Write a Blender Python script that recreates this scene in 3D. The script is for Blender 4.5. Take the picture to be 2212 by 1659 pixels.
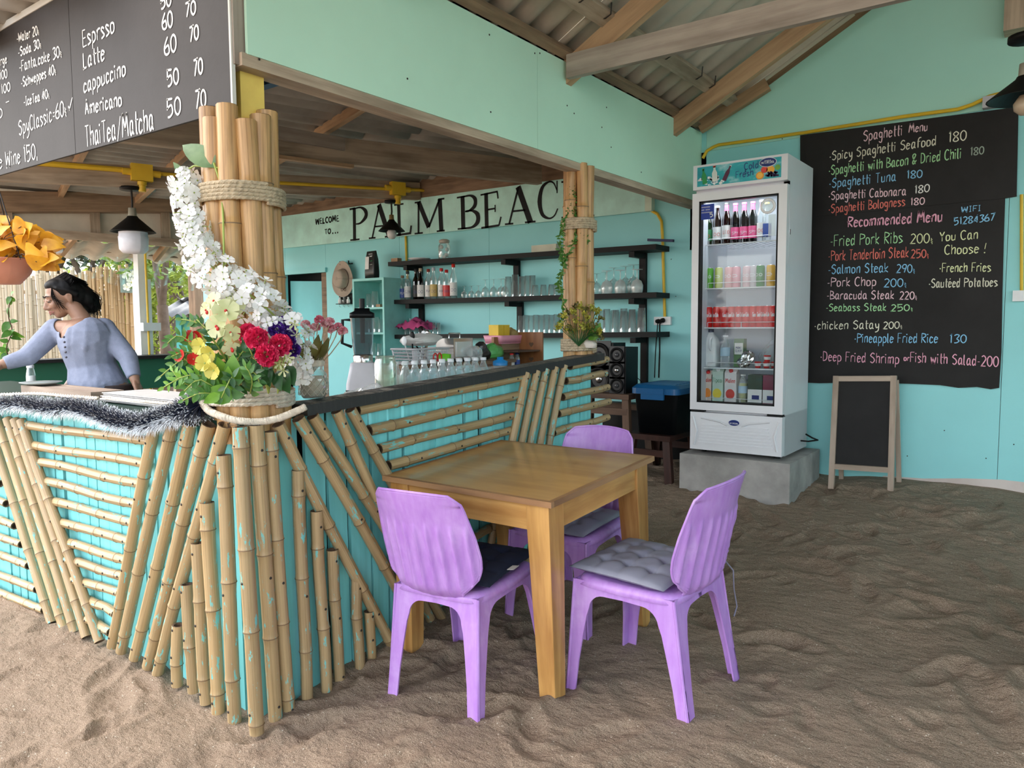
import bpy, math, random
import numpy as np
from mathutils import Vector, Matrix, Euler
random.seed(7); np.random.seed(7)
SC = bpy.context.scene
for o in list(bpy.data.objects): bpy.data.objects.remove(o)
PI = math.pi
# ---------------------------------------------------------------- camera, sky, sun, exposure
YAW, PITCH, ROLL, FPX = 0.63496015, -0.07680815, -0.00589816, 1623.8
_f = Vector((-math.sin(YAW)*math.cos(PITCH), math.cos(YAW)*math.cos(PITCH), math.sin(PITCH)))
_r0 = Vector((math.cos(YAW), math.sin(YAW), 0)); _u0 = _r0.cross(_f)
_r = _r0*math.cos(ROLL) + _u0*math.sin(ROLL); _u = _r.cross(_f)
CAMZ = 1.40
cd = bpy.data.cameras.new('camera'); cam = bpy.data.objects.new('camera', cd); SC.collection.objects.link(cam)
M4 = Matrix((_r, _u, -_f)).transposed().to_4x4(); M4.translation = Vector((0, 0, CAMZ)); cam.matrix_world = M4
cd.sensor_fit = 'HORIZONTAL'; cd.sensor_width = 36; cd.lens = 36*FPX/2212; cd.clip_start = .05; cd.clip_end = 300
SC.camera = cam
w = bpy.data.worlds.new('World'); SC.world = w; w.use_nodes = True
wn = w.node_tree.nodes; wl = w.node_tree.links; wn.clear()
sky = wn.new('ShaderNodeTexSky'); sky.sky_type = 'NISHITA'; sky.sun_disc = False
sky.sun_elevation = math.radians(52); sky.sun_rotation = math.radians(-120); sky.air_density = 1.2; sky.dust_density = 3.5; sky.ozone_density = 1
mixs = wn.new('ShaderNodeMix'); mixs.data_type = 'RGBA'; mixs.inputs[0].default_value = .55; mixs.inputs[7].default_value = (5.2, 5.3, 5.4, 1)
bg = wn.new('ShaderNodeBackground'); bg.inputs[1].default_value = .30
wo = wn.new('ShaderNodeOutputWorld')
wl.new(sky.outputs[0], mixs.inputs[6]); wl.new(mixs.outputs[2], bg.inputs[0]); wl.new(bg.outputs[0], wo.inputs[0])
sl = bpy.data.lights.new('sun', 'SUN'); sl.energy = 3.2; sl.angle = math.radians(3); sl.color = (1, .95, .86)
so = bpy.data.objects.new('sun', sl); SC.collection.objects.link(so)
so.rotation_euler = Vector((-.55, .62, 1.05)).to_track_quat('Z', 'Y').to_euler(); so.location = (-10, 10, 20)
SC.view_settings.view_transform = 'Standard'; SC.view_settings.look = 'None'; SC.view_settings.gamma = 1
SC.view_settings.use_curve_mapping = False; SC.view_settings.exposure = 1.55
# ---------------------------------------------------------------- a pixel of the photograph carried onto a plane of the place
def ray(px, py): return _f + _r*((px-1106)/FPX) - _u*((py-829.5)/FPX)
C0 = Vector((0, 0, CAMZ))
def aY(px, py, Y): d = ray(px, py); return C0 + d*(Y/d.y)
def aX(px, py, X): d = ray(px, py); return C0 + d*(X/d.x)
def aZ(px, py, Z): d = ray(px, py); return C0 + d*((Z-CAMZ)/d.z)
def aP(px, py, p, n): d = ray(px, py); n = Vector(n); return C0 + d*((Vector(p)-C0).dot(n)/d.dot(n))
def aD(px, py, D): d = ray(px, py); return C0 + d*D          # D: depth along the optical axis
# ---------------------------------------------------------------- mesh builder
class MB:
    def __init__(s): s.v = []; s.f = []; s.uv = []; s.m = []; s.sm = []
    def add(s, vs, fs, m=0, sm=False, uv=None):
        b = len(s.v); s.v += [tuple(p) for p in vs]; s.uv += (uv if uv else [(0, 0)]*len(vs))
        for f in fs: s.f.append(tuple(i+b for i in f)); s.m.append(m); s.sm.append(sm)
        return s
    def boxf(s, o, ax, ay, az, m=0):       # box from corner o with three edge vectors
        o, ax, ay, az = map(Vector, (o, ax, ay, az))
        if ax.cross(ay).dot(az) < 0: ax, ay = ay, ax
        A = [ax, ay, az]; L = [a.length for a in A]; k = L.index(max(L))
        for i in range(3):
            j, l = (i+1) % 3, (i+2) % 3
            for sgn in (0, 1):
                p = o + (A[i] if sgn else Vector())
                q = [p, p+A[j], p+A[j]+A[l], p+A[l]]
                if not sgn: q = q[::-1]
                if k == l: uv = [(a+i*.37, b) for a, b in ((0, 0), (L[j], 0), (L[j], L[l]), (0, L[l]))]
                else: uv = [(b+i*.37, a) for a, b in ((0, 0), (L[j], 0), (L[j], L[l]), (0, L[l]))]
                if not sgn: uv = uv[::-1]
                s.add(q, [(0, 1, 2, 3)], m, False, uv)
        return s
    def box(s, x0, x1, y0, y1, z0, z1, m=0): return s.boxf((x0, y0, z0), (x1-x0, 0, 0), (0, y1-y0, 0), (0, 0, z1-z0), m)
    def beam(s, a, b, w, h, up=(0, 0, 1), m=0):    # w sideways, h along up
        a, b = Vector(a), Vector(b); d = b-a; sd = d.cross(Vector(up)).normalized(); u2 = sd.cross(d).normalized()
        return s.boxf(a - sd*w/2 - u2*h/2, sd*w, u2*h, d, m)
    def tube(s, pts, r, n=8, m=0, cap=True, sm=True, sq=1):
        pts = [Vector(p) for p in pts]; N = len(pts)
        if not hasattr(r, '__len__'): r = [r]*N
        vs, uv, fs = [], [], []; T = []
        for i in range(N):
            t = (pts[min(i+1, N-1)]-pts[max(i-1, 0)])
            T.append(t.normalized() if t.length > 1e-9 else Vector((0, 0, 1)))
        ref = Vector((0, 0, 1)) if abs(T[0].z) < .9 else Vector((1, 0, 0))
        nx = T[0].cross(ref).normalized(); dist = 0
        for i in range(N):
            nx = (nx - T[i]*nx.dot(T[i])).normalized(); ny = T[i].cross(nx)
            if i: dist += (pts[i]-pts[i-1]).length
            for k in range(n+1):
                a = 2*PI*k/n; vs.append(pts[i]+nx*math.cos(a)*r[i]+ny*math.sin(a)*r[i]*sq); uv.append((k/n, dist))
        for i in range(N-1):
            for k in range(n): a = i*(n+1)+k; fs.append((a, a+1, a+n+2, a+n+1))
        s.add(vs, fs, m, sm, uv)
        if cap:
            s.add(vs[:n], [tuple(range(n))[::-1]], m, False, uv[:n]); s.add(vs[-n-1:-1], [tuple(range(n))], m, False, uv[-n-1:-1])
        return s
    def lathe(s, prof, n=20, c=(0, 0, 0), m=0, sm=True, ax=None):
        c = Vector(c); vs, fs, uv = [], [], []
        B = Matrix.Identity(3) if ax is None else Vector(ax).to_track_quat('Z', 'Y').to_matrix()
        L = 0
        for j, (r, z) in enumerate(prof):
            if j: L += math.hypot(r-prof[j-1][0], z-prof[j-1][1])
            for k in range(n+1):
                a = 2*PI*k/n; vs.append(c + B@Vector((r*math.cos(a), r*math.sin(a), z))); uv.append((k/n, L))
        for j in range(len(prof)-1):
            for k in range(n): a = j*(n+1)+k; fs.append((a, a+1, a+n+2, a+n+1))
        return s.add(vs, fs, m, sm, uv)
    def ball(s, c, r, nu=12, nv=8, m=0, rot=None, sm=True):
        if not hasattr(r, '__len__'): r = (r, r, r)
        c = Vector(c); vs, fs, uv = [], [], []
        for j in range(nv+1):
            t = PI*j/nv
            for k in range(nu+1):
                a = 2*PI*k/nu; p = Vector((r[0]*math.sin(t)*math.cos(a), r[1]*math.sin(t)*math.sin(a), -r[2]*math.cos(t)))
                vs.append(c + (rot@p if rot is not None else p)); uv.append((k/nu, j/nv))
        for j in range(nv):
            for k in range(nu): a = j*(nu+1)+k; fs.append((a, a+1, a+nu+2, a+nu+1))
        return s.add(vs, fs, m, sm, uv)
    def prism(s, poly, d, m=0):            # flat polygon (3D points) thickened by the vector d
        P = [Vector(p) for p in poly]; d = Vector(d); n = len(P)
        nn = Vector((0, 0, 0))
        for i in range(n): nn += P[i].cross(P[(i+1) % n])
        if nn.dot(d) < 0: P = P[::-1]
        s.add(P, [tuple(range(n))[::-1]], m); s.add([p+d for p in P], [tuple(range(n))], m)
        for i in range(n): j = (i+1) % n; s.add([P[i], P[j], P[j]+d, P[i]+d], [(0, 1, 2, 3)], m)
        return s
    def grid(s, fn, nu, nv, m=0, sm=True):
        vs, uv, fs = [], [], []
        for j in range(nv+1):
            for i in range(nu+1): vs.append(fn(i/nu, j/nv)); uv.append((i/nu, j/nv))
        for j in range(nv):
            for i in range(nu): a = j*(nu+1)+i; fs.append((a, a+1, a+nu+2, a+nu+1))
        return s.add(vs, fs, m, sm, uv)
    def mesh(s, name, mats):
        me = bpy.data.meshes.new(name); me.from_pydata(s.v, [], s.f); me.validate(verbose=False)
        if len(me.polygons) == len(s.f):
            me.polygons.foreach_set('material_index', s.m); me.polygons.foreach_set('use_smooth', s.sm)
        uvl = me.uv_layers.new(name='UVMap'); li = np.zeros(len(me.loops), dtype=np.int32); me.loops.foreach_get('vertex_index', li)
        U = np.array(s.uv, dtype=np.float32); uvl.data.foreach_set('uv', U[li].ravel())
        for x in (mats if isinstance(mats, (list, tuple)) else [mats]): me.materials.append(x)
        return me
    def obj(s, name, mats, parent=None, **kw): return link(name, s.mesh(name, mats), parent, **kw)
def link(name, me, parent=None, local=False, label=None, kind=None, bev=0, sub=0, solid=0, loc=None, rot=None, weld=False):
    o = bpy.data.objects.new(name, me); SC.collection.objects.link(o)
    if parent is not None:
        o.parent = parent
        if not local: o.matrix_parent_inverse = parent['_m'] if False else wm(parent).inverted()
    if loc is not None: o.location = loc
    if rot is not None: o.rotation_euler = rot
    if label: o['label'] = label
    if kind: o['kind'] = kind
    if weld: md = o.modifiers.new('weld', 'WELD'); md.merge_threshold = 1e-4
    if solid: md = o.modifiers.new('solid', 'SOLIDIFY'); md.thickness = solid; md.offset = 0
    if bev: md = o.modifiers.new('bevel', 'BEVEL'); md.width = bev; md.segments = 2; md.limit_method = 'ANGLE'
    if sub: md = o.modifiers.new('sub', 'SUBSURF'); md.levels = sub; md.render_levels = sub
    return o
def wm(o):
    m = Matrix.LocRotScale(o.location, o.rotation_euler, o.scale)
    return (wm(o.parent) @ o.matrix_parent_inverse @ m) if o.parent else m
def tag(o, label, cat, group=None, kind=None):
    o['label'] = label; o['category'] = cat
    if group: o['group'] = group
    if kind: o['kind'] = kind
    return o
def thing(name, label, cat, loc=(0, 0, 0), rz=0, group=None, rot=None):
    o = bpy.data.objects.new(name, None); SC.collection.objects.link(o); o.empty_display_size = .05
    o.location = loc; o.rotation_euler = rot if rot else (0, 0, rz)
    return tag(o, label, cat, group)
def dup(root, loc, rz=0, label=None, group=None, scale=None, rot=None):
    r = root.copy(); SC.collection.objects.link(r); r.location = loc; r.rotation_euler = rot if rot else (0, 0, rz)
    if label: r['label'] = label
    if group: r['group'] = group
    if scale: r.scale = (scale,)*3 if not hasattr(scale, '__len__') else scale
    for ch in [c for c in KIDS(root)]:
        c = ch.copy(); SC.collection.objects.link(c); c.parent = r
        for g in KIDS(ch):
            d = g.copy(); SC.collection.objects.link(d); d.parent = c
    return r
def KIDS(o): return [c for c in SC.collection.objects if c.parent == o] if False else list(o.children)
def struct(o, kind='structure'): o['kind'] = kind; return o
# ---------------------------------------------------------------- materials
def newmat(name):
    m = bpy.data.materials.new(name); m.use_nodes = True; nt = m.node_tree
    return m, nt, nt.nodes['Principled BSDF']
def N(nt, t, **kw):
    n = nt.nodes.new('ShaderNode'+t)
    for k, v in kw.items():
        if k.startswith('i_'): n.inputs[int(k[2:])].default_value = v
        else: setattr(n, k, v)
    return n
def ramp(nt, src, stops):
    r = N(nt, 'ValToRGB'); e = r.color_ramp.elements
    while len(e) < len(stops): e.new(.5)
    for el, (p, c) in zip(e, stops): el.position = p; el.color = (*c, 1) if len(c) == 3 else c
    nt.links.new(src, r.inputs[0]); return r.outputs[0]
def mix(nt, fac, a, b, mode='MIX'):
    x = N(nt, 'Mix', data_type='RGBA', blend_type=mode)
    for s_, v in ((0, fac), (6, a), (7, b)):
        if hasattr(v, 'links') or isinstance(v, bpy.types.NodeSocket): nt.links.new(v, x.inputs[s_])
        else: x.inputs[s_].default_value = v if s_ == 0 else (*v[:3], 1)
    return x.outputs[2]
def coords(nt, kind='Object', scale=(1, 1, 1)):
    tc = N(nt, 'TexCoord'); mp = N(nt, 'Mapping'); mp.inputs[3].default_value = scale
    nt.links.new(tc.outputs[kind], mp.inputs[0]); return mp.outputs[0]
def noise(nt, vec, scale, det=4, rough=.55, out=0):
    n = N(nt, 'TexNoise'); n.inputs['Scale'].default_value = scale; n.inputs['Detail'].default_value = det; n.inputs['Roughness'].default_value = rough
    nt.links.new(vec, n.inputs['Vector']); return n.outputs[out]
def bump(nt, bs, h, st=.3, dist=.01):
    b = N(nt, 'Bump'); b.inputs['Strength'].default_value = st; b.inputs['Distance'].default_value = dist
    nt.links.new(h, b.inputs['Height']); nt.links.new(b.outputs[0], bs.inputs['Normal'])
def plain(name, c, rough=.5, metal=0, var=.12, sc=6, bmp=0, spec=.5, coat=0, kind='Object'):
    m, nt, b = newmat(name); v = coords(nt, kind); n = noise(nt, v, sc)
    col = ramp(nt, n, [(.3, [x*(1-var) for x in c]), (.7, [min(1, x*(1+var)) for x in c])])
    nt.links.new(col, b.inputs['Base Color']); b.inputs['Roughness'].default_value = rough; b.inputs['Metallic'].default_value = metal
    b.inputs['Specular IOR Level'].default_value = spec; b.inputs['Coat Weight'].default_value = coat; b.inputs['Coat Roughness'].default_value = .12
    if bmp: bump(nt, b, noise(nt, v, sc*8), bmp, .004)
    return m
def orand(nt, vec, amt=7.3):
    oi = N(nt, 'ObjectInfo'); mu = N(nt, 'Math', operation='MULTIPLY', i_1=amt); nt.links.new(oi.outputs['Random'], mu.inputs[0])
    va = N(nt, 'VectorMath', operation='ADD'); nt.links.new(vec, va.inputs[0]); nt.links.new(mu.outputs[0], va.inputs[1]); return va.outputs[0], oi.outputs['Random']
def wood(name, dark, light, rough=.7, su=26, sv=1.6, coat=0, bmp=.25, knots=.25, rnd=.25):
    m, nt, b = newmat(name); v = coords(nt, 'UV', (su, sv, 1)); v, rn = orand(nt, v)
    g = noise(nt, v, 1.0, 6, .62); v2 = coords(nt, 'UV', (3, 1.1, 1)); v2, _ = orand(nt, v2); g2 = noise(nt, v2, 2.0, 3)
    col = ramp(nt, g, [(.38, dark), (.49, [(a+c)/2 for a, c in zip(dark, light)]), (.60, light)])
    col = mix(nt, .45, col, ramp(nt, g2, [(.35, [x*.62 for x in dark]), (.62, light)]))
    col = mix(nt, rnd, col, ramp(nt, rn, [(0, [x*.75 for x in dark]), (1, light)]))
    nt.links.new(col, b.inputs['Base Color']); b.inputs['Roughness'].default_value = rough; b.inputs['Coat Weight'].default_value = coat; b.inputs['Coat Roughness'].default_value = .15
    bump(nt, b, g, bmp, .004); return m
def paintwood(name, c, wearc=(.45, .38, .30), wear=.68, rough=.5):
    m, nt, b = newmat(name); v = coords(nt, 'UV', (22, 1.2, 1)); v, rn = orand(nt, v); g = noise(nt, v, 1.2, 6)
    ob = coords(nt, 'Object'); s = noise(nt, ob, 9, 6, .7)
    col = ramp(nt, g, [(.3, [x*.82 for x in c]), (.6, c), (.8, [min(1, x*1.12) for x in c])])
    col = mix(nt, ramp(nt, s, [(wear, (0, 0, 0)), (wear+.03, (1, 1, 1))]), col, wearc)
    col = mix(nt, .16, col, ramp(nt, rn, [(0, [x*.6 for x in c]), (1, [min(1, x*1.25) for x in c])]))
    nt.links.new(col, b.inputs['Base Color']); b.inputs['Roughness'].default_value = rough; b.inputs['Specular IOR Level'].default_value = .3; bump(nt, b, g, .35, .004); return m
def bamboo(name, base, dark, paint=0, rough=.38, node=None, d0=.38, d1=.53):
    m, nt, b = newmat(name); v = coords(nt, 'UV', (5, 2.2, 1)); v, rn = orand(nt, v); g = noise(nt, v, 1.5, 5, .6)
    vs = coords(nt, 'UV', (34, 1.1, 1)); vs, _ = orand(nt, vs); st = noise(nt, vs, 1, 5, .6)
    col = ramp(nt, g, [(d0, dark), (d1, base), (.75, [min(1, x*1.2) for x in base])])
    col = mix(nt, .55, col, ramp(nt, st, [(.38, [x*.6 for x in dark]), (.56, base)]))
    col = mix(nt, .35, col, ramp(nt, rn, [(0, [x*.72 for x in base]), (.5, base), (1, [min(1, base[0]*1.2), base[1]*1.1, base[2]*.95])]))
    if paint:
        ob = coords(nt, 'UV', (3.2, 5, 1)); ob, _ = orand(nt, ob, 31); s = noise(nt, ob, 2.1, 6, .68)
        col = mix(nt, ramp(nt, s, [(.60, (0, 0, 0)), (.615, (1, 1, 1))]), col, (.17, .50, .47))
    nt.links.new(col, b.inputs['Base Color']); b.inputs['Roughness'].default_value = rough; bump(nt, b, st, .2, .003); return m
def glass(name, tint=(1, 1, 1), gl=.35, milky=0):
    m, nt, b = newmat(name); nt.nodes.remove(b); out = nt.nodes['Material Output']
    tr = N(nt, 'BsdfTransparent'); tr.inputs[0].default_value = (*tint, 1); gs = N(nt, 'BsdfGlossy'); gs.inputs[0].default_value = (1, 1, 1, 1); gs.inputs['Roughness'].default_value = .04
    lw = N(nt, 'LayerWeight'); lw.inputs[0].default_value = gl; mx = N(nt, 'MixShader')
    nt.links.new(lw.outputs['Facing'], mx.inputs[0]); nt.links.new(tr.outputs[0], mx.inputs[1]); nt.links.new(gs.outputs[0], mx.inputs[2])
    last = mx.outputs[0]
    if milky:
        df = N(nt, 'BsdfDiffuse'); df.inputs[0].default_value = (.85, .9, .9, 1); m2 = N(nt, 'MixShader'); m2.inputs[0].default_value = milky
        nt.links.new(last, m2.inputs[1]); nt.links.new(df.outputs[0], m2.inputs[2]); last = m2.outputs[0]
    nt.links.new(last, out.inputs[0]); return m
def leafmat(name, c, c2=None, rough=.45, tr=.25):
    m, nt, b = newmat(name); v = coords(nt, 'Object'); v, rn = orand(nt, v); n = noise(nt, v, 14, 3)
    c2 = c2 or [x*.55 for x in c]
    col = ramp(nt, n, [(.3, c2), (.65, c)]); nt.links.new(col, b.inputs['Base Color']); b.inputs['Roughness'].default_value = rough
    b.inputs['Subsurface Weight'].default_value = 0
    if tr:
        t = N(nt, 'BsdfTranslucent'); nt.links.new(col, t.inputs[0]); mx = N(nt, 'MixShader'); mx.inputs[0].default_value = tr
        nt.links.new(b.outputs[0], mx.inputs[1]); nt.links.new(t.outputs[0], mx.inputs[2]); nt.links.new(mx.outputs[0], nt.nodes['Material Output'].inputs[0])
    return m
def boardmat(name, c, smudge=.025):
    m, nt, b = newmat(name); v = coords(nt, 'Object'); n = noise(nt, v, 2.2, 6, .65); n2 = noise(nt, v, 60, 2)
    col = ramp(nt, n, [(.3, [x*.85 for x in c]), (.75, [x+smudge*.35 for x in c])]); nt.links.new(col, b.inputs['Base Color']); b.inputs['Roughness'].default_value = .6; b.inputs['Specular IOR Level'].default_value = .25
    bump(nt, b, n2, .15, .002); return m
G = {}
ORD = 'first second third fourth fifth sixth seventh eighth ninth tenth'.split()
G['mint'] = plain('mint_bounce_tint', (.57, .86, .69), .55, var=.04, sc=2, bmp=.1)  # greener than the wall: warm bounce light put into the colour
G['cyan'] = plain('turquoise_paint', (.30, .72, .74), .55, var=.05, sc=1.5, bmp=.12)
G['cyan_d'] = plain('turquoise_cloth', (.20, .60, .64), .7, var=.08, sc=2)
G['teal'] = paintwood('turquoise_painted_plank', (.24, .72, .74), wear=.72)
G['gable'] = plain('gable_bounce_tint', (.42, .78, .68), .55, var=.04, sc=1.2, bmp=.1)  # upper wall tinted towards mint, bounce light painted into its colour
G['timber'] = wood('weathered_timber', (.22, .155, .105), (.57, .45, .335))
G['timber_d'] = wood('dark_timber', (.12, .07, .04), (.36, .24, .15))
G['timber_o'] = wood('orange_timber', (.30, .175, .09), (.58, .38, .22))
G['timber_g'] = wood('grey_timber', (.24, .19, .155), (.46, .40, .34))
G['pine'] = wood('varnished_rubberwood', (.36, .15, .035), (.72, .41, .135), rough=.36, su=16, sv=1.2, coat=.35, bmp=.06, rnd=.15)
G['pine_top'] = wood('glossy_rubberwood_top', (.47, .22, .055), (.68, .37, .11), rough=.30, su=12, sv=1.0, coat=.85, bmp=.04, rnd=.1)
G['pine_edge'] = wood('worn_table_edge', (.25, .12, .055), (.46, .26, .12), rough=.5, su=20, sv=2, bmp=.1)
G['bam'] = bamboo('bamboo_skin', (.47, .315, .155), (.27, .155, .065), 0)
G['bam_p'] = bamboo('paint_flecked_bamboo', (.44, .315, .165), (.29, .185, .085), 1)
G['bam_c'] = bamboo('golden_bamboo', (.58, .35, .15), (.20, .09, .03), 0, d0=.43, d1=.56)
G['bam_f'] = bamboo('pale_fence_bamboo', (.56, .48, .35), (.30, .22, .13), 0, .6)
G['node'] = plain('bamboo_node', (.20, .125, .065), .6)
G['hollow'] = plain('bamboo_inside', (.12, .07, .04), .9)
G['nail'] = plain('nail_head', (.02, .015, .012), .6)
G['black'] = plain('black_paint', (.006, .006, .0065), .5, bmp=.3, sc=12, var=.3, spec=.2)
G['blackmetal'] = plain('black_metal', (.005, .005, .005), .5, spec=.2)
G['yellow'] = plain('yellow_conduit', (.80, .52, .035), .4, var=.08)
G['ypost'] = plain('yellow_post_paint', (.95, .63, .14), .5, var=.18, sc=5, bmp=.2)
G['white'] = plain('white_plastic', (.78, .80, .82), .4, var=.03)
G['whitewall'] = plain('white_board', (.66, .65, .60), .8, var=.06, sc=3, bmp=.3)
G['cream'] = plain('cream_plaster', (.62, .57, .48), .8, var=.08)
G['rope'] = plain('jute_rope', (.50, .41, .28), .9, var=.25, sc=60, bmp=.6)
G['rope_w'] = plain('pale_cotton_rope', (.62, .56, .47), .9, var=.2, sc=50, bmp=.5)
G['purple'] = None
G['concrete'] = plain('concrete', (.33, .32, .305), .85, var=.28, sc=5, bmp=.6)
G['glass'] = glass('clear_glass', (.94, .97, .97), .5, .10)
G['pane'] = glass('door_pane', (.93, .96, .97), .18)
G['frost'] = glass('frosted_glass', (.9, .95, .95), .45, .35)
G['pet'] = glass('clear_bottle_plastic', (.93, .96, .98), .5, .16)
G['foil'] = glass('clear_plastic_wrap', (.92, .94, .95), .45, .25)
G['board'] = boardmat('chalkboard', (.012, .011, .011))
G['board2'] = boardmat('grey_chalkboard', (.040, .035, .033), .03)
G['chrome'] = plain('chrome', (.6, .6, .6), .2, 1)
G['darkred'] = wood('dark_red_wood', (.018, .006, .004), (.055, .02, .014), rough=.35)
G['dkbrown'] = wood('brown_plank', (.06, .03, .018), (.16, .09, .055))
G['blacksh'] = paintwood('black_painted_shelf', (.006, .006, .006), (.02, .10, .09), .74, .6)
G['navy'] = plain('navy_cotton', (.004, .008, .028), .9, var=.2, sc=9)
G['grey'] = plain('grey_satin', (.235, .245, .315), .5, var=.06, sc=5, bmp=.15)
G['green'] = paintwood('green_painted_wood', (.01, .10, .055), wear=.75)
G['blue'] = plain('blue_plastic', (.006, .09, .24), .32, var=.05)
G['dkblue'] = plain('deep_blue_paint', (.003, .04, .12), .5)
G['tub'] = plain('black_plastic_tub', (.002, .003, .004), .4, spec=.25)
G['skin'] = plain('skin', (.31, .17, .11), .5, var=.08, sc=20)
G['hair'] = plain('black_hair', (.003, .0025, .0025), .55, var=.3, sc=30, spec=.25)
G['shirt'] = plain('heather_blue_jersey', (.235, .265, .36), .85, var=.10, sc=30, bmp=.3)
G['pants'] = plain('dark_brown_trousers', (.030, .018, .016), .8)
G['card'] = plain('coloured_card', (.62, .60, .58), .6)
G['fridge'] = plain('white_enamel', (.74, .755, .79), .3, var=.02)
G['fridgein'] = plain('fridge_liner', (.62, .66, .71), .4, var=.03)
G['gray_l'] = plain('light_grey_plastic', (.52, .51, .54), .4)
G['terra'] = plain('terracotta_plastic', (.60, .25, .17), .5, var=.1)
G['asb'] = plain('cement_roof_sheet', (.50, .45, .37), .9, var=.2, sc=3, bmp=.3)
G['asb_d'] = plain('old_cement_roof_sheet', (.335, .31, .275), .9, var=.25, sc=3, bmp=.3)
def solidc(name, c, r=.5, **k):
    if name not in G: G[name] = plain(name, c, r, **k)
    return G[name]
# ================================================================ SETTING
def gz0(x, y):
    t = np.clip(y, 0.2, 5.9); return .023 + .085*(t-2.25)
_rs = np.random.RandomState(5)
_K = [(_rs.uniform(-1, 1)*k, _rs.uniform(-1, 1)*k, _rs.uniform(0, 6.28), a) for k, a, c in ((1.2, .007, 5), (3, .0028, 8), (7, .0010, 10), (16, .0004, 10)) for _ in range(c)]
_DENT = []
for i in range(800):
    x, y = _rs.uniform(-4.6, 2.2), _rs.uniform(.3, 5.7)
    s = _rs.uniform(.5, 1.2)
    _DENT.append((x, y, _rs.uniform(0, PI), .14*s, .055*s, _rs.uniform(.004, .017)))
for i in range(300):
    x, y = _rs.uniform(-4.6, 2.2), _rs.uniform(.3, 5.7)
    _DENT.append((x, y, _rs.uniform(0, PI), _rs.uniform(.03, .07), _rs.uniform(.02, .04), _rs.uniform(.004, .010)))
def gz(x, y):
    x = np.asarray(x, float); y = np.asarray(y, float); z = gz0(x, y)
    wx = x + .05*np.sin(7*y+1); wy = y + .05*np.sin(6*x)
    for a, b, p, am in _K: z = z + am*np.sin(a*wx*3+b*wy*3+p)
    for cx, cy, th, a, b, d in _DENT:
        u = (x-cx)*math.cos(th)+(y-cy)*math.sin(th); v = -(x-cx)*math.sin(th)+(y-cy)*math.cos(th)
        q = (u/a)**2+(v/b)**2
        z = z - d*np.exp(-q**2*.9) + d*.55*np.exp(-((np.sqrt(q)-1.35)/.35)**2)
    z = z + .05*np.exp(-(np.maximum(0, -2.32-x)/.4))*0
    return z
def gzf(x, y): return float(gz(x, y))
def sand():
    m, nt, b = newmat('beach_sand'); v = coords(nt, 'Object')
    n1 = noise(nt, v, 1.1, 5); n2 = noise(nt, v, 260, 3, .7); n3 = noise(nt, v, 22, 4)
    col = ramp(nt, n1, [(.3, (.25, .185, .132)), (.7, (.33, .25, .182))])
    col = mix(nt, .55, col, ramp(nt, n2, [(.32, (.10, .065, .042)), (.52, (.33, .245, .175)), (.70, (.66, .54, .42))]))
    vo = N(nt, 'TexVoronoi'); vo.inputs['Scale'].default_value = 95; nt.links.new(v, vo.inputs['Vector'])
    wn_ = N(nt, 'TexWhiteNoise'); nt.links.new(vo.outputs['Color'], wn_.inputs['Vector'])
    mm = N(nt, 'Math', operation='GREATER_THAN', i_1=.955); nt.links.new(wn_.outputs[0], mm.inputs[0])
    m2 = N(nt, 'Math', operation='LESS_THAN', i_1=.25); nt.links.new(vo.outputs['Distance'], m2.inputs[0])
    mu = N(nt, 'Math', operation='MULTIPLY'); nt.links.new(mm.outputs[0], mu.inputs[0]); nt.links.new(m2.outputs[0], mu.inputs[1])
    col = mix(nt, mu.outputs[0], col, (.62, .56, .46))
    nt.links.new(col, b.inputs['Base Color']); b.inputs['Roughness'].default_value = .95; b.inputs['Specular IOR Level'].default_value = .2
    n4 = noise(nt, coords(nt, 'Object', (1, 1.7, 1)), 9, 5, .6); a4 = N(nt, 'Math', operation='MULTIPLY_ADD', i_1=7.0); nt.links.new(n4, a4.inputs[0]); nt.links.new(n2, a4.inputs[2])
    ad = N(nt, 'Math', operation='MULTIPLY_ADD', i_1=3.0); nt.links.new(n3, ad.inputs[0]); nt.links.new(a4.outputs[0], ad.inputs[2])
    bump(nt, b, ad.outputs[0], .9, .008); return m
G['sand'] = sand()
xs = np.concatenate([[-60, -30, -16, -10, -7, -5.5], np.arange(-4.7, 2.3, .0125), [3, 4.5, 7, 12, 25, 50]])
ys = np.concatenate([[-50, -20, -8, -3, -1], np.arange(.2, 5.9, .0125), [7, 9, 13, 20, 35, 60, 90]])
XX, YY = np.meshgrid(xs, ys); ZZ = np.zeros_like(XX)
fx = (XX > -4.75) & (XX < 2.35) & (YY > .15) & (YY < 5.95)
ZZ = np.where(fx, 0, gz0(XX, YY)); ZZ[fx] = gz(XX[fx], YY[fx])
nx_, ny_ = len(xs), len(ys)
me = bpy.data.meshes.new('floor')
V = np.stack([XX.ravel(), YY.ravel(), ZZ.ravel()], 1)
ii = (np.arange(ny_-1)[:, None]*nx_+np.arange(nx_-1)[None, :]).ravel()
F = np.stack([ii, ii+1, ii+nx_+1, ii+nx_], 1)
me.vertices.add(len(V)); me.vertices.foreach_set('co', V.ravel().astype(np.float32))
me.loops.add(F.size); me.loops.foreach_set('vertex_index', F.ravel().astype(np.int32))
me.polygons.add(len(F)); me.polygons.foreach_set('loop_start', (np.arange(len(F))*4).astype(np.int32)); me.polygons.foreach_set('loop_total', np.full(len(F), 4, np.int32))
me.polygons.foreach_set('use_smooth', np.ones(len(F), bool)); me.update(calc_edges=True); me.materials.append(G['sand'])
struct(link('floor', me))
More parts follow.
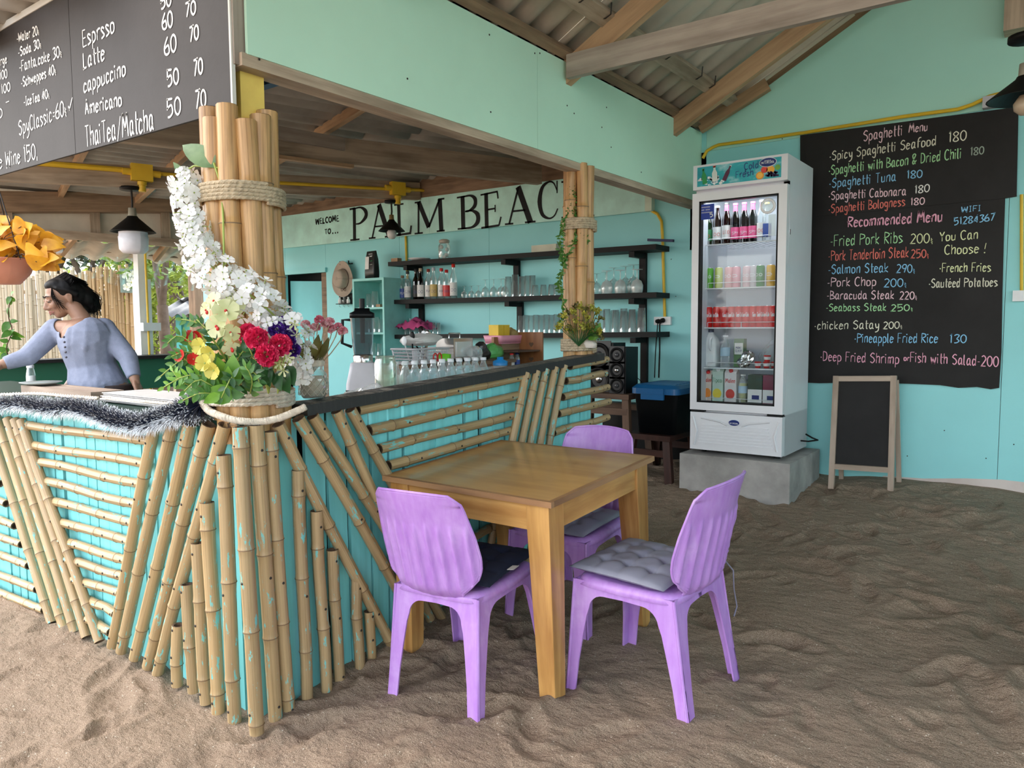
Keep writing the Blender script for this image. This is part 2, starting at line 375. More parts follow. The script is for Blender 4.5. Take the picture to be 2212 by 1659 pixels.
# ---- back wall with gable
WY = 5.75
wb = struct(bpy.data.objects.new('wall_back', None)); SC.collection.objects.link(wb); wb.location = (-1, WY, .3)
def panel(x0, x1, z0, z1, mat, y=WY, t=.02, par=wb, name='wall_panel'):
    return MB().box(x0+.0015, x1-.0015, y, y+t, z0, z1).obj(name, mat, par)
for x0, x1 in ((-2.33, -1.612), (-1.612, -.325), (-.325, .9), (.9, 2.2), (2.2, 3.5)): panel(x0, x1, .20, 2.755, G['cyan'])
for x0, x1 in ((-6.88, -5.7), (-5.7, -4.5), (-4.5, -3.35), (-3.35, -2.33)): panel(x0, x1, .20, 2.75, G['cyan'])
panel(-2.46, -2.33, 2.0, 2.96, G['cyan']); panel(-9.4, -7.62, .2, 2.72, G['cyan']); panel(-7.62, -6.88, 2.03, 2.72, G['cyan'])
rz = lambda x: 2.93 + .537*(x+2.33)
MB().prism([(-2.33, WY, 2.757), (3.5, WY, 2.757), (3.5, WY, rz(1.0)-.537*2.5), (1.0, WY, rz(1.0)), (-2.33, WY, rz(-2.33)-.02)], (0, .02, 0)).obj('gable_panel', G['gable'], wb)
MB().box(-2.36, 3.5, WY+.03, WY+.08, .2, 2.7).box(-7, -2.4, WY+.03, WY+.08, .2, 2.6).obj('stud_frame', G['timber_d'], wb)
m, nt, b = newmat('bare_undercoat'); v = coords(nt, 'Object'); nn = noise(nt, v, 3, 5)
nt.links.new(ramp(nt, nn, [(.4, (.55, .46, .42)), (.6, (.66, .58, .54))]), b.inputs['Base Color']); G['under'] = m
P_ = [(-1.0, .0), (-1.0, .335), (-.75, .345), (-.5, .375), (-.3, .39), (-.05, .385), (.3, .41), (.8, .38), (.8, .0)]
MB().prism([(x, WY-.0015, z) for x, z in P_], (0, .0014, 0)).obj('bare_strip', G['under'], wb)
for px, py in ((560, 75), (1058, 75), (1420, 205), (1565, 250), (1990, 345), (1690, 300), (2040, 930), (1960, 985), (1460, 640), (1330, 755), (1450, 560), (2190, 960), (2130, 990)):
    if px > 1440:
        p = aY(px, py, WY); MB().lathe([(.004, 0), (.004, .002), (0, .0025)], 6, p, ax=(0, -1, 0)).obj('nail_head', G['nail'], wb)
wr_ = struct(bpy.data.objects.new('light_block_right', None)); SC.collection.objects.link(wr_); wr_.location = (4.6, 3, 1)  # unseen wall added to hold back light from the right
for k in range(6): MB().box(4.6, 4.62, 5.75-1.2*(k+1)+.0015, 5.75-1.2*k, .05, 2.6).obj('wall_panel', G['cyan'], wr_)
# ---- doorway in the far left of the back wall
dr = struct(bpy.data.objects.new('door_1', None)); SC.collection.objects.link(dr); dr.location = (-7.25, WY, .3)
MB().box(-7.70, -7.62, WY-.03, WY+.03, .2, 2.06).obj('door_jamb', G['cyan'], dr); MB().box(-7.70, -6.86, WY-.03, WY+.03, 2.03, 2.08).obj('door_lintel', G['cyan'], dr)
MB().prism([(-7.60, WY+.05, .2), (-6.86, WY+.05, .2), (-6.90, WY+.05, 1.93), (-7.60, WY+.05, 1.96)], (0, .03, 0)).obj('door_leaf', G['cyan_d'], dr)
MB().box(-9.2, -6.4, WY+.22, WY+.25, .2, 2.7).obj('dark_lining', G['black'], dr)
# ---- roof over the seating
cl = struct(bpy.data.objects.new('ceiling', None)); SC.collection.objects.link(cl); cl.location = (-1, 3, 3)
def corr(o, du, dv, up, wid, length, pitch=.177, amp=.024, mat=None, par=None, name='roof_sheet', th=.006, ph=0, xmax=None):
    o, du, dv, up = map(Vector, (o, du, dv, up)); n = max(2, int(round(wid/pitch*8)))
    def fn(u, v): return o + du*(u*wid) + dv*(v*length) + up*(amp*math.cos(2*PI*(u*wid+ph)/pitch))
    g_ = fn if xmax is None else (lambda u, v: Vector((min(fn(u, v).x, xmax), *fn(u, v)[1:])))
    return MB().grid(g_, n, 1 if xmax is None else 6).obj(name, mat, par, solid=th)
sn = Vector((.537, 0, 0)); sd = Vector((1, 0, .537)).normalized(); su = Vector((-.537, 0, 1)).normalized()
SX0 = -2.62
for j in range(9):
    for k in range(3):
        st = k*1.42
        o = Vector((SX0, 6.86-1.06*(j+1), rz(SX0)+.10)) + sd*st + su*(.008*k+.006*(j % 2))
        corr(o, (0, 1, 0), sd, su, 1.10, 1.5 if k < 2 else 1.32, mat=G['asb'], par=cl, ph=-1.06*(j+1)+.05)
sd2 = Vector((-1, 0, .537)).normalized(); su2 = Vector((.537, 0, 1)).normalized(); xr = SX0+sd.x*4.16
for j in range(9):
    o = Vector((xr, 6.86-1.06*(j+1), rz(xr)+.10)); corr(o, (0, 1, 0), -sd2, su2, 1.10, 3.3, mat=G['asb'], par=cl, ph=-1.06*(j+1))
MB().beam((-2.6, WY+.10, rz(-2.6)-.0), (1.2, WY+.10, rz(1.2)-.0), .03, .20, up=su).obj('gap_shade_board', G['timber_d'], cl)  # board added behind the gable gap so that it reads as shade
def onroof(px, py, off=0): return aP(px, py, (-2.33, 0, rz(-2.33)+off), (-.537, 0, 1))
# purlins run into depth, directly under the sheets; rafters cross below them
pp = onroof(1420, 112, .035); pur = [pp.x, pp.x+1.15, pp.x+2.3]
for x in pur: MB().beam((x, -2.8, rz(x)+.035), (x, 6.8, rz(x)+.035), .09, .05, up=su).obj('purlin', G['timber'], cl)
MB().beam((-2.36, -2.8, rz(-2.36)+.035), (-2.36, WY, rz(-2.36)+.035), .05, .05, up=su).obj('purlin', G['timber_d'], cl)
fa = aX(1232, 150, -2.37); fb = aX(1455, 245, -2.37)
RY = [fa.y-.02, fb.y+.03]; gap = RY[1]-RY[0]; print('rafters', RY, 'purlin', pur)
for y in (RY[1], RY[0], RY[0]-gap*1.02, RY[0]-2.1*gap, RY[0]-3.2*gap):
    MB().beam((-2.42, y, rz(-2.42)-.055), (xr, y, rz(xr)-.055), .055, .125, up=su).obj('rafter', G['timber_o'], cl)
    MB().beam((xr, y, rz(xr)-.055), (xr+2.7, y, rz(xr)-.055-.537*2.7), .055, .125, up=su2).obj('rafter', G['timber_o'], cl)
MB().beam((-2.35, WY-.10, rz(-2.35)+.0), (-1.85, WY-.03, rz(-1.85)-.02), .05, .09, up=su).obj('rafter', G['timber_o'], cl)
zt = fa.z + .01
MB().beam((-2.345, RY[0]-.045, zt-.02), (4.2, RY[0]-.045, zt-.02), .04, .13).obj('tie_beam', G['timber_g'], cl)
MB().beam((-2.345, RY[0]-.045-2.1*gap, zt-.02), (4.2, RY[0]-.045-2.1*gap, zt-.02), .04, .13).obj('tie_beam', G['timber_g'], cl)
for i, py in enumerate((.0, .18, .55, .74, 1.15, 1.35, 2.0, 2.2)):   # bent roof hooks over the purlin
    y = 5.2-py*1.3; x = pur[0]+.05
    MB().tube([(x+.01, y, rz(x)+.06), (x+.005, y, rz(x)), (x-.03, y, rz(x)-.015), (x-.05, y, rz(x)-.01)], .004, 5).obj('roof_hook', G['nail'], cl)
# ---- fascia boards between seating and bar
tr = struct(bpy.data.objects.new('trim_1', None)); SC.collection.objects.link(tr); tr.location = (-2.38, 3.5, 2.35)
c1 = aX(535, 122, -2.37); zb, zt2 = 2.365, 2.905
seams = [c1.y, aX(1161, 250, -2.37).y, WY]
for a, b_ in zip(seams[:-1], seams[1:]):
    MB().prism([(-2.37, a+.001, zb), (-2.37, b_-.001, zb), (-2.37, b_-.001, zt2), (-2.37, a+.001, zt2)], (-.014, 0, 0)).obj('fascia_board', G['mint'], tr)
MB().beam((-2.42, c1.y-.02, zb-.02), (-2.42, WY, zb-.02), .09, .045).obj('bottom_batten', G['timber'], tr)
MB().beam((-2.42, c1.y-.02, zt2-.06), (-2.42, WY, zt2-.06), .06, .08).obj('top_batten', G['timber'], tr)
MB().beam((-2.415, c1.y-.01, zb-.04), (-2.415, c1.y-.01, zt2), .06, .05, up=(1, 0, 0)).obj('end_batten', G['timber_g'], tr)
for px, py in ((560, 128), (1057, 75), (1060, 242), (1166, 115), (1320, 318), (1155, 115), (1225, 228), (1310, 232), (1300, 275), (1460, 260), (1385, 372), (1240, 245), (880, 170)):
    p = aX(px, py, -2.37); MB().lathe([(.005, 0), (.004, .002), (0, .0025)], 6, p, ax=(1, 0, 0)).obj('nail_head', G['nail'], tr)
# ================================================================ BAR ROOF, LEFT SIDE, OUTDOORS
LB = Vector((math.sin(math.radians(18)), math.cos(math.radians(18)), 0)); LN = Vector((LB.y, -LB.x, 0))
S0 = Vector((-7.75, 5.75, 0))
def aL(px, py, off=0): return aP(px, py, S0+LN*off, LN)
T1 = aY(1165, 375, 5.62); T2 = aY(900, 414, 5.68)
cl2 = struct(bpy.data.objects.new('ceiling', None)); SC.collection.objects.link(cl2); cl2.location = (-5, 3.7, 2.8)
zr = lambda x: 2.93 + .022*(x+4.2)
LNs = Vector((LN.x, LN.y, .022*LN.x)).normalized()
for j in range(8):
    o = Vector((-8.75+LN.x*0, 1.55, 0)) + LN*(.98*j) + LB*(-.9 if j < 2 else 0) - LB*(LN.y*-.98*j*0)
    o = Vector((-9.4, 1.6, 0)) + Vector((1, 0, 0))*(.98*j/LN.x); o.z = zr(o.x)
    for k in range(4):
        oo = o + LB*(k*1.5-.05); oo.z += .006*k
        if oo.x > -2.2: continue
        corr(oo, LNs, LB, (0, 0, 1), 1.02, 1.56, mat=G['asb_d'], par=cl2, ph=.98*j, xmax=-2.45)
def lbeam(pa, pb, w_, h, mat, name='roof_beam', par=None, m=None): return MB().beam(pa, pb, w_, h).obj(name, mat, par or cl2)
T1a = aP(590, 311, T1, LN); T1b = aP(1165, 375, T1, LN)
d1 = (T1b-T1a).normalized()
lbeam(T1a-d1*1.9, T1b, .07, .19, G['timber'])
q0, q1 = aP(596, 290, T1, LN)+LN*.05, aP(738, 315, T1, LN)+LN*.05; lbeam(q0, q1, .03, .09, G['timber_g'], 'splice_board')
q0, q1 = aP(590, 341, T1, LN)+LN*.04, aP(757, 362, T1, LN)+LN*.04; lbeam(q0, q1, .05, .025, G['timber_o'], 'batten')
T2a = aP(0, 367, T2, LN); T2b = aP(905, 414, T2, LN); lbeam(T2a-(T2b-T2a)*.1, T2b, .06, .17, G['timber'])
q0, q1 = aP(235, 290, T1, LN), aP(450, 300, T1, LN); lbeam(q0-LB*.3, q1, .05, .12, G['timber_d'])
for t in (.5, 1.25, 2.0, 2.75, 3.5):     # cross purlins above the beams
    a = Vector((-8.9, 1.75+t, 0)); b_ = a + LN*6.9; b_.x = min(b_.x, -2.5); a.z = zr(a.x)-.06; b_.z = zr(b_.x)-.06
    MB().beam(a, b_, .045, .07).obj('purlin', G['timber_o'], cl2)
MB().beam((-2.47, 1.75, 2.62), (-2.47, 5.7, 2.62), .05, .35).obj('roof_beam', G['timber_d'], cl2)
MB().box(-9.4, -2.45, WY-.04, WY-.005, 2.69, 3.10).obj('wall_plate', G['timber_d'], cl2)
for px in (672, 745, 905, 1168): p = aY(px, 430, WY-.08); MB().box(p.x-.04, p.x+.04, WY-.03, WY-.003, 2.70, 2.84).obj('hanger_stud', G['timber'], cl2)
# upper strip of the left side
wlf = struct(bpy.data.objects.new('wall_left', None)); SC.collection.objects.link(wlf); wlf.location = S0-LB*2
a, b_ = aL(0, 437), aL(400, 440); d = b_-a; MB().beam(a-d*.35, a+d*1.75, .16, .20).obj('log_beam', G['timber_d'], wlf)
a, b_ = aL(0, 497), aL(400, 527); d = b_-a; MB().beam(a-d*.35, a+d*1.7, .07, .085).obj('bottom_rail', G['timber'], wlf)
for x0, x1 in ((-60, 22), (22, 205), (205, 357), (357, 560)):
    pts = [aL(x0+1, 445, -.08), aL(x1-1, 445, -.08), aL(x1-1, 497+x1*.075, -.08), aL(x0+1, 497+x0*.075, -.08)]
    MB().prism(pts, -LN*.015).obj('white_board', G['cream'], wlf)
for px in (14, 204, 356, 470): a, b_ = aL(px, 452, -.03), aL(px+3, 505+px*.07, -.03); MB().beam(a, b_, .09, .05, up=LN).obj('stud', G['timber'], wlf)
# low lean-to roof outside, its props and post
an = thing('lean_to_awning', 'low corrugated grey lean-to roof on a timber edge, outside behind the hanging lamp', 'awning', aL(250, 545, -.6))
for x0, x1 in ((-80, 140), (140, 300), (300, 470)):
    a, b_ = aL(x0, 505+x0*.07, -.15), aL(x1, 505+x1*.07, -.15); wd = (b_-a).length; dn = (-LN*1.1+Vector((0, 0, -.13))).normalized()
    corr(a, (b_-a).normalized(), dn, dn.cross((b_-a).normalized())*-1, wd+.03, .95, .25, .03, mat=G['asb'], par=an)
a, b_ = aL(150, 531, -.85), aL(420, 553, -.85); d = b_-a; MB().beam(a-d*.8, b_+d*.3, .06, .09).obj('edge_beam', G['timber'], an)
for (x0, y0), (x1, y1) in (((365, 522), (335, 560)), ((162, 510), (132, 548))): MB().beam(aL(x0, y0, -.1), aL(x1, y1, -.45), .05, .07).obj('brace', G['timber_o'], an)
p = aL(306, 620, -.25); po = thing('white_concrete_post', 'white post carrying a thin yellow conduit at the open left side', 'post', (p.x, p.y, .1))
MB().boxf((p.x-.07, p.y-.07, .1), (.14, 0, 0), (0, .14, 0), (0, 0, 1.85)).boxf((p.x-.055, p.y-.055, 1.95), (.10, 0, 0), (0, .10, 0), (0, 0, .45)).obj('shaft', G['white'], po, bev=.008)
MB().tube([p+LN*.12+LB*.03+Vector((0, 0, z)) for z in (-1.4, -.4, .55)], .014, 6).obj('conduit', G['yellow'], po)
q = aL(322, 705, -.1); MB().box(q.x-.07, q.x+.07, q.y-.1, q.y+.1, q.z-.05, q.z+.04).obj('junction_box', G['white'], po)
# green far counter of the bar
gc = thing('green_counter', 'dark green painted bar counter on the open left side behind the woman', 'counter', aL(230, 850))
a, b_ = aL(60, 779), aL(385, 766); d = b_-a
MB().beam(a-d*.7+Vector((0, 0, -.01)), a+d*1.5+Vector((0, 0, -.01)), .34, .035).obj('counter_top', G['black'], gc)
for k in range(-2, 5):
    u0, u1 = a+d*(k*.3), a+d*(k*.3+.298); MB().prism([u0+Vector((0, 0, -.03)), u1+Vector((0, 0, -.03)), u1+Vector((0, 0, -.36)), u0+Vector((0, 0, -.36))], LN*.03).obj('green_board', G['green'], gc)
for k in range(-3, 9):
    u0 = a+d*(k*.17); MB().beam(u0-Vector((0, 0, .36)), u0-Vector((0, 0, .95)), .13, .03, up=LN).obj('leg_board', G['timber_d'], gc)
# ---- pole helper
def pole(a, b, r, nodes=.26, bend=.006, taper=.06, seg=10, nails=(), nd=None, holl=True, ph=None):
    a, b = Vector(a), Vector(b); d = b-a; L = d.length; t = d.normalized(); ref = Vector((0, 0, 1)) if abs(t.z) < .8 else Vector((1, 0, 0))
    s1 = t.cross(ref).normalized(); s2 = s1.cross(t); m = MB(); ph = random.uniform(.2, .8) if ph is None else ph
    st = [0]; k = ph*nodes
    cuts = []
    while k < L-.03:
        if k > .03: cuts.append(k)
        k += nodes*random.uniform(.86, 1.14)
    P, Rr = [], []; b1, b2 = random.uniform(-bend, bend), random.uniform(-bend, bend)
    def pt(x): q = x/L; return a+t*x+s1*(b1*math.sin(PI*q))+s2*(b2*math.sin(2*PI*q)) , r*(1-taper*q)
    S = [(0, 1)]
    for c in cuts: S += [(c-.022, 1.0), (c-.006, 1.05), (c-.002, 1.10), (c+.002, 1.10), (c+.006, 1.02), (c+.03, .97), (c+min(.09, nodes*.4), .985)]
    S.append((L, 1)); S = [q for q in sorted(S) if 0 <= q[0] <= L]
    for x, k in S: q, rr = pt(x); P.append(q); Rr.append(rr*k)
    m.tube(P, Rr, seg, 0, cap=False)
    if holl:
        for e, sg in ((P[0], 1), (P[-1], -1)):
            rr = Rr[0] if sg > 0 else Rr[-1]; tt = t*sg
            m.tube([e-tt*.0005, e, e+tt*.03], [rr, rr*.72, rr*.66], seg, 1, cap=False, sm=False)
            m.tube([e+tt*.029, e+tt*.03], [rr*.68, .0005], seg, 1, cap=False)
    for c in cuts: q, rr = pt(c); m.tube([q-t*.0022, q+t*.0022], rr*1.115, seg, 2, cap=False)
    for u, nrm in nails:
        q, rr = pt(u*L); nv = Vector(nrm); nv = (nv-t*nv.dot(t)).normalized(); m.lathe([(.0055, 0), (.005, .002), (0, .0025)], 6, q+nv*(rr-.001), 3, ax=nv)
    return m
BM = lambda k: [G[k], G['hollow'], G['node'], G['nail']]
# ---- bamboo fence outside
fr = thing('bamboo_fence', 'tall screen of thin pale bamboo poles standing outside behind the woman', 'fence', aL(150, 780, -3))
fa_, fb_ = aL(-40, 595, -3), aL(312, 577, -3); d = fb_-fa_; nf = 62
for i in range(nf):
    u = i/(nf-1); q = fa_+d*u; top = q.z + random.uniform(-.07, .07) + (.10 if u > .93 else 0)
    mt = BM('bam_f') if u < .55 or random.random() < .1 else BM('bam')
    pole((q.x, q.y, .2), (q.x+random.uniform(-.03, .03), q.y, top), .0235 if u < .9 else .032, .34, .01, seg=6, holl=False).obj('bamboo_pole', mt, fr)
for z in (.75, 1.9): MB().beam(fa_*1+Vector((0, 0, z-fa_.z))-LN*.05, fb_+Vector((0, 0, z-fb_.z))-LN*.05, .03, .05).obj('rail', G['timber'], fr)
p = aL(277, 607, -2.9); pl = thing('frangipani_plaque', 'small carved plaque with pale frangipani flowers hung on the bamboo fence', 'plaque', p)
X_, Z_ = LB, Vector((0, 0, 1)); MB().boxf(p-X_*.11-Z_*.17+LN*.02, X_*.22, Z_*.34, LN*.03).obj('backing', solidc('plaque_grey', (.22, .28, .24)), pl)
def petalflower(c, nrm, r, n, m_, lift=.2, w_=.42, mb=None, ci=1, rot=0):
    mb = mb or MB(); q = Vector(nrm).to_track_quat('Z', 'Y').to_matrix(); c = Vector(c)
    for i in range(n):
        a = 2*PI*i/n+rot; u = q@Vector((math.cos(a), math.sin(a), lift)); s_ = q@Vector((-math.sin(a), math.cos(a), 0)); up = q@Vector((0, 0, 1))
        P = [c, c+u*r*.45+s_*r*w_*.7, c+u*r*.8+s_*r*w_+up*r*.05, c+u*r-up*r*.04, c+u*r*.8-s_*r*w_+up*r*.05, c+u*r*.45-s_*r*w_*.7]
        mb.add(P, [(0, 1, 2, 3), (0, 3, 4, 5)], m_, True)
    mb.ball(c+q@Vector((0, 0, r*.05)), r*.12, 6, 4, ci); return mb
for dx, dz, r in ((-.03, .08, .07), (.03, -.02, .075), (-.03, -.09, .06), (.05, .10, .05)):
    petalflower(p+X_*dx+Z_*dz+LN*.06, LN, r, 5, 0).obj('frangipani', [solidc('frangi', (.72, .74, .62)), solidc('frangi_c', (.75, .6, .2))], pl)
# ---- trees
G['leaf_a'] = leafmat('tree_leaf', (.16, .27, .05), (.05, .11, .02), tr=.4); G['leaf_b'] = leafmat('yellow_green_leaf', (.34, .42, .06), (.12, .20, .03), tr=.5)
G['leaf_d'] = leafmat('dark_needle', (.10, .15, .09), (.035, .06, .03), tr=.3)
def crown(n, R, seed, sz, blobs=14, squash=.75):
    r = random.Random(seed); m = MB(); B = [(Vector((r.gauss(0, .45), r.gauss(0, .45), r.gauss(0, .35)*squash))*R, R*r.uniform(.25, .5)) for _ in range(blobs)]
    vs, fs = [], []
    for i in range(n):
        c, br = B[i % blobs]; d = Vector((r.gauss(0, 1), r.gauss(0, 1), r.gauss(0, 1))).normalized(); p = c+d*br*r.uniform(.55, 1)
        a = Vector((r.gauss(0, 1), r.gauss(0, 1), r.gauss(0, .6))).normalized(); b2 = a.cross(Vector((r.gauss(0, 1), r.gauss(0, 1), r.gauss(0, 1)))).normalized(); s = sz*r.uniform(.6, 1.3)
        k = len(vs); vs += [p-a*s, p+b2*s*.42, p+a*s, p-b2*s*.42]; fs.append((k, k+1, k+2, k+3))
    return m.add(vs, fs, 0, False)
CR = {}
def tree(name, label, base, H, R, mat, n=2600, sz=.13, seed=1, trunk=.13, grp='trees beyond the open side', lean=(0, 0), forks=3):
    base = Vector(base); t = thing(name, label, 'tree', base, group=grp); top = base+Vector((lean[0], lean[1], H))
    key = (mat, n, sz, round(R, 1)); 
    if key not in CR: CR[key] = crown(n, R, seed, sz).mesh('foliage', G[mat])
    f = link('foliage', CR[key], t, local=True, loc=(lean[0], lean[1], H), rot=(0, 0, seed)); f['kind'] = 'stuff'
    m = MB(); r = random.Random(seed); fk = base+Vector((lean[0]*.2, lean[1]*.2, H*.5)); m.tube([base-Vector((0, 0, .1)), base.lerp(fk, .5)+Vector((.03, .02, 0)), fk], [trunk, trunk*.8, trunk*.75], 8)
    for i in range(forks):
        a = 2*PI*i/forks+seed; e = top+Vector((math.cos(a), math.sin(a), .1))*R*.5; m.tube([fk, fk.lerp(e, .4)+Vector((0, 0, H*.04)), e], [trunk*.6, trunk*.4, trunk*.12], 6)
    m.obj('trunk', G['bark'], t); return t
G['bark'] = plain('tree_bark', (.11, .085, .065), .9, var=.3, sc=8, bmp=.6)
def gp(px, D, z=.25): p = aD(px, 700, D); return Vector((p.x, p.y, z))
tree('leafy_tree', 'forked leafy tree just right of the white post outside', gp(352, 11.5), 3.0, 1.25, 'leaf_a', 1700, .075, 3, .11, forks=2)
tree('leafy_tree', 'bright yellow-green tree in the sun to the right of the forked tree', gp(405, 17), 2.6, 1.8, 'leaf_b', 2600, .1, 5)
tree('leafy_tree', 'yellow-green sunlit bush low behind the white post', gp(335, 19), 1.6, 1.6, 'leaf_b', 2600, .1, 9, .06)
for i, (px, D, H, R) in enumerate(((20, 19, 3.9, 2.2), (110, 18, 4.0, 2.1), (200, 17.5, 3.8, 2.1), (290, 19, 3.9, 2.1), (375, 24, 4.4, 2.6), (470, 25, 4.4, 2.6), (-70, 22, 4.5, 2.6))):
    tree('shade_tree', 'dull green feathery tree behind the bamboo fence, '+('second from the left edge', 'third from the left edge', 'fourth, above the plaque', 'fifth, behind the white post', 'above the forked tree', 'right of the forked tree', 'at the far left edge')[i], gp(px, D), H, R, 'leaf_d', 3000, .12, 11+i)
for i, (px, D) in enumerate(((380, 30), (430, 28), (330, 32), (520, 30))): tree('leafy_tree', 'distant pale green tree beyond the beach hut, '+('directly above its roof', 'right of its roof', 'left of the forked tree', 'hidden behind the thick column')[i], gp(px, D, 0), 2.2, 2.6, 'leaf_b', 2600, .14, 31+i)
p = gp(428, 10.5); pt = thing('timber_post', 'bare dark timber post outside, half hidden by the white blossom garland', 'post', p); MB().beam(p, p+Vector((0, 0, 2.9)), .16, .16, up=(0, 1, 0)).obj('shaft', G['timber_d'], pt)
# far hut with green netting
h0 = gp(388, 14); hut = thing('beach_hut', 'small hut with green shade netting and grey roof beyond the forked tree', 'hut', h0)
hx = _r0; hy = Vector((_f.x, _f.y, 0)).normalized()
for dx, dy in ((0, 0), (1.9, 0), (0, 1.5), (1.9, 1.5)): q = h0+hx*dx+hy*dy; MB().beam(q-Vector((0, 0, .2)), q+Vector((0, 0, 1.42)), .1, .1, up=hx).obj('post', solidc('hut_teal', (.04, .27, .25)), hut)
MB().grid(lambda u, v: h0+hx*(1.9*u)+Vector((0, 0, .15+1.2*v))+hy*(.03*math.sin(u*17)*v), 20, 3).obj('netting', solidc('green_net', (.10, .40, .30), .8), hut, solid=.01)
for sg in (0, 1): corr(h0+hx*-.3+hy*(-.3 if not sg else 1.8)+Vector((0, 0, 1.38)), hx, (hy*(1 if not sg else -1)*1.05+Vector((0, 0, .30))).normalized(), (0, 0, 1), 2.5, 1.25, .2, .03, mat=solidc('hut_roof', (.13, .135, .14), .8), par=hut)
# ================================================================ BAR COUNTER
XC, YF = -2.32, 1.565
front = thing('bar_counter', 'front bar counter clad in bamboo poles over turquoise planks, under the tinsel garland', 'counter', (-3.6, YF, 0))
side = thing('bar_counter', 'right-hand bar counter clad in bamboo with a black top rail, behind the wooden table', 'counter', (XC, 2.9, 0))
def RAILZ(y): return 1.095 + (y-1.73)*(.135/2.2)
rv = random.Random(4)
x = -5.6
while x < XC-.06:            # turquoise planks behind the bamboo, ragged gaps between them
    w_ = rv.uniform(.085, .115); x1 = min(x+w_, XC-.03)
    MB().boxf((x, YF+.028+rv.uniform(0, .010), -.1), (x1-x-rv.uniform(.001, .014), 0, 0), (0, .018, 0), (rv.uniform(-.012, .012), 0, 1.13+rv.uniform(-.02, .03))).obj('plank', G['teal'], front)
    x += w_ + (.02 if rv.random() < .16 else 0)
y = YF+.03
while y < 4.0:
    w_ = rv.uniform(.085, .12); y1 = min(y+w_, 4.02)
    MB().boxf((XC-.028-rv.uniform(0, .01), y, -.1), (0, y1-y-rv.uniform(.001, .013), 0), (-.018, 0, 0), (0, rv.uniform(-.012, .012), RAILZ(y)+.06)).obj('plank', G['teal'], side)
    y += w_ + (.018 if rv.random() < .16 else 0)
MB().box(-5.6, -2.42, YF+.07, YF+.10, .0, .98).obj('dark_backing', G['black'], front); MB().box(-2.43, -2.40, 1.7, 3.98, .0, 1.0).obj('dark_backing', G['black'], side)
MB().box(-5.6, -2.36, YF-.0, 2.02, 1.03, 1.06).obj('counter_top', solidc('bottle_green', (.004, .035, .022), .5), front, bev=.004)
MB().box(-3.25, -2.43, 2.15, 3.98, .99, 1.015).obj('inner_shelf', G['timber_d'], side)
NY, NX = (0, -1, 0), (1, 0, 0)
def fpole(a, b, r, mt='bam_p', dpt=0., nl=(.03, .97), zadd=0, name='bamboo_pole', **k):
    A, B = aY(*a, YF-dpt), aY(*b, YF-dpt); return pole(A, B, r, nails=[(u, NY) for u in nl], **k).obj(name, BM(mt), front)
def spole(a, b, r, mt='bam_p', dpt=0., nl=(.03, .97), z0=None, z1=None, **k):
    A, B = aX(*a, XC+dpt), aX(*b, XC+dpt)
    if z1 is not None: B = B+(B-A)*((B.z-z1)/(A.z-B.z))
    return pole(A, B, r, nails=[(u, NX) for u in nl], **k).obj('bamboo_pole', BM(mt), side)
Z0 = -.10
def down(A, B, ext=.06): d = (B-A).normalized(); return B+d*ext
for (a, b) in (((52, 917), (325, 953)), ((65, 960), (317, 1002)), ((78, 997), (308, 1045)), ((89, 1038), (300, 1089)), ((103, 1080), (291, 1130)), ((111, 1122), (282, 1170)), ((130, 1168), (275, 1210)), ((142, 1209), (268, 1244)), ((159, 1252), (260, 1281)), ((181, 1291), (250, 1326)), ((190, 1337), (239, 1366)),
        ((-150, 1020), (14, 1088)), ((-150, 1062), (32, 1136)), ((-150, 1105), (47, 1176)), ((-150, 1148), (62, 1222)), ((-150, 1192), (80, 1273)), ((-150, 1215), (96, 1318)), ((-150, 978), (0, 1045)), ((-150, 935), (-12, 985)), ((-150, 905), (-25, 940))):
    fpole(a, b, .0215, dpt=.0, nodes=.2, nl=(.05, .30, .72, .96))
for (a, b) in (((-33, 895), (112, 1346)), ((-8, 900), (138, 1357)), ((16, 904), (162, 1366)), ((32, 906), (187, 1376)), ((46, 908), (215, 1386)), ((-190, 905), (-60, 1290)), ((-165, 905), (-30, 1300))): fpole(a, b, .0235, dpt=.018, nl=(.04,), nodes=.3)
for (a, b, r) in (((333, 925), (242, 1396), .024), ((374, 917), (262, 1407), .025), ((411, 914), (291, 1422), .0255), ((452, 916), (320, 1440), .0265), ((486, 918), (341, 1456), .025)): fpole(a, b, r, dpt=.02, nl=(.06, .3, .62, .95), nodes=.31)
for (a, b, r) in (((385, 1350), (383, 1480), .024), ((404, 1262), (419, 1494), .025), ((427, 1173), (446, 1519), .025), ((447, 1085), (472, 1546), .0265), ((483, 983), (508, 1573), .0265), ((519, 922), (555, 1584), .0275)):
    fpole(a, b, r, dpt=.026, nl=(.06, .5, .93), nodes=.33)
def s2(a, b, r, ext=0, **k): return spole(a, b, r, dpt=.02, z1=None if not ext else ext, **k)
for (a, b, r) in (((553, 918), (596, 1560), .027), ((583, 932), (626, 1566), .026), ((644, 1015), (664, 1549), .0245), ((684, 1103), (707, 1517), .0245), ((718, 1187), (734, 1476), .024), ((770, 1252), (779, 1463), .0235), ((797, 1320), (804, 1438), .022)):
    s2(a, b, r, nl=(.08, .5, .94), nodes=.32)
for (a, b, r, z1) in (((601, 916), (854, 1408), .0245, None), ((644, 904), (925, 1388), .0245, None), ((675, 898), (967, 1354), .024, None), ((727, 888), (820, 1094), .0235, .06), ((757, 884), (838, 1026), .0235, .07)):
    s2(a, b, r, ext=z1, nl=(.05, .4, .8), nodes=.3)
for (a, b, r) in (((772, 886), (1140, 812), .0225), ((797, 930), (1127, 852), .024), ((819, 970), (1120, 894), .0225), ((839, 1006), (1113, 927), .0225)): spole(a, b, r, dpt=0, nodes=.3, nl=(.2, .5, .9))
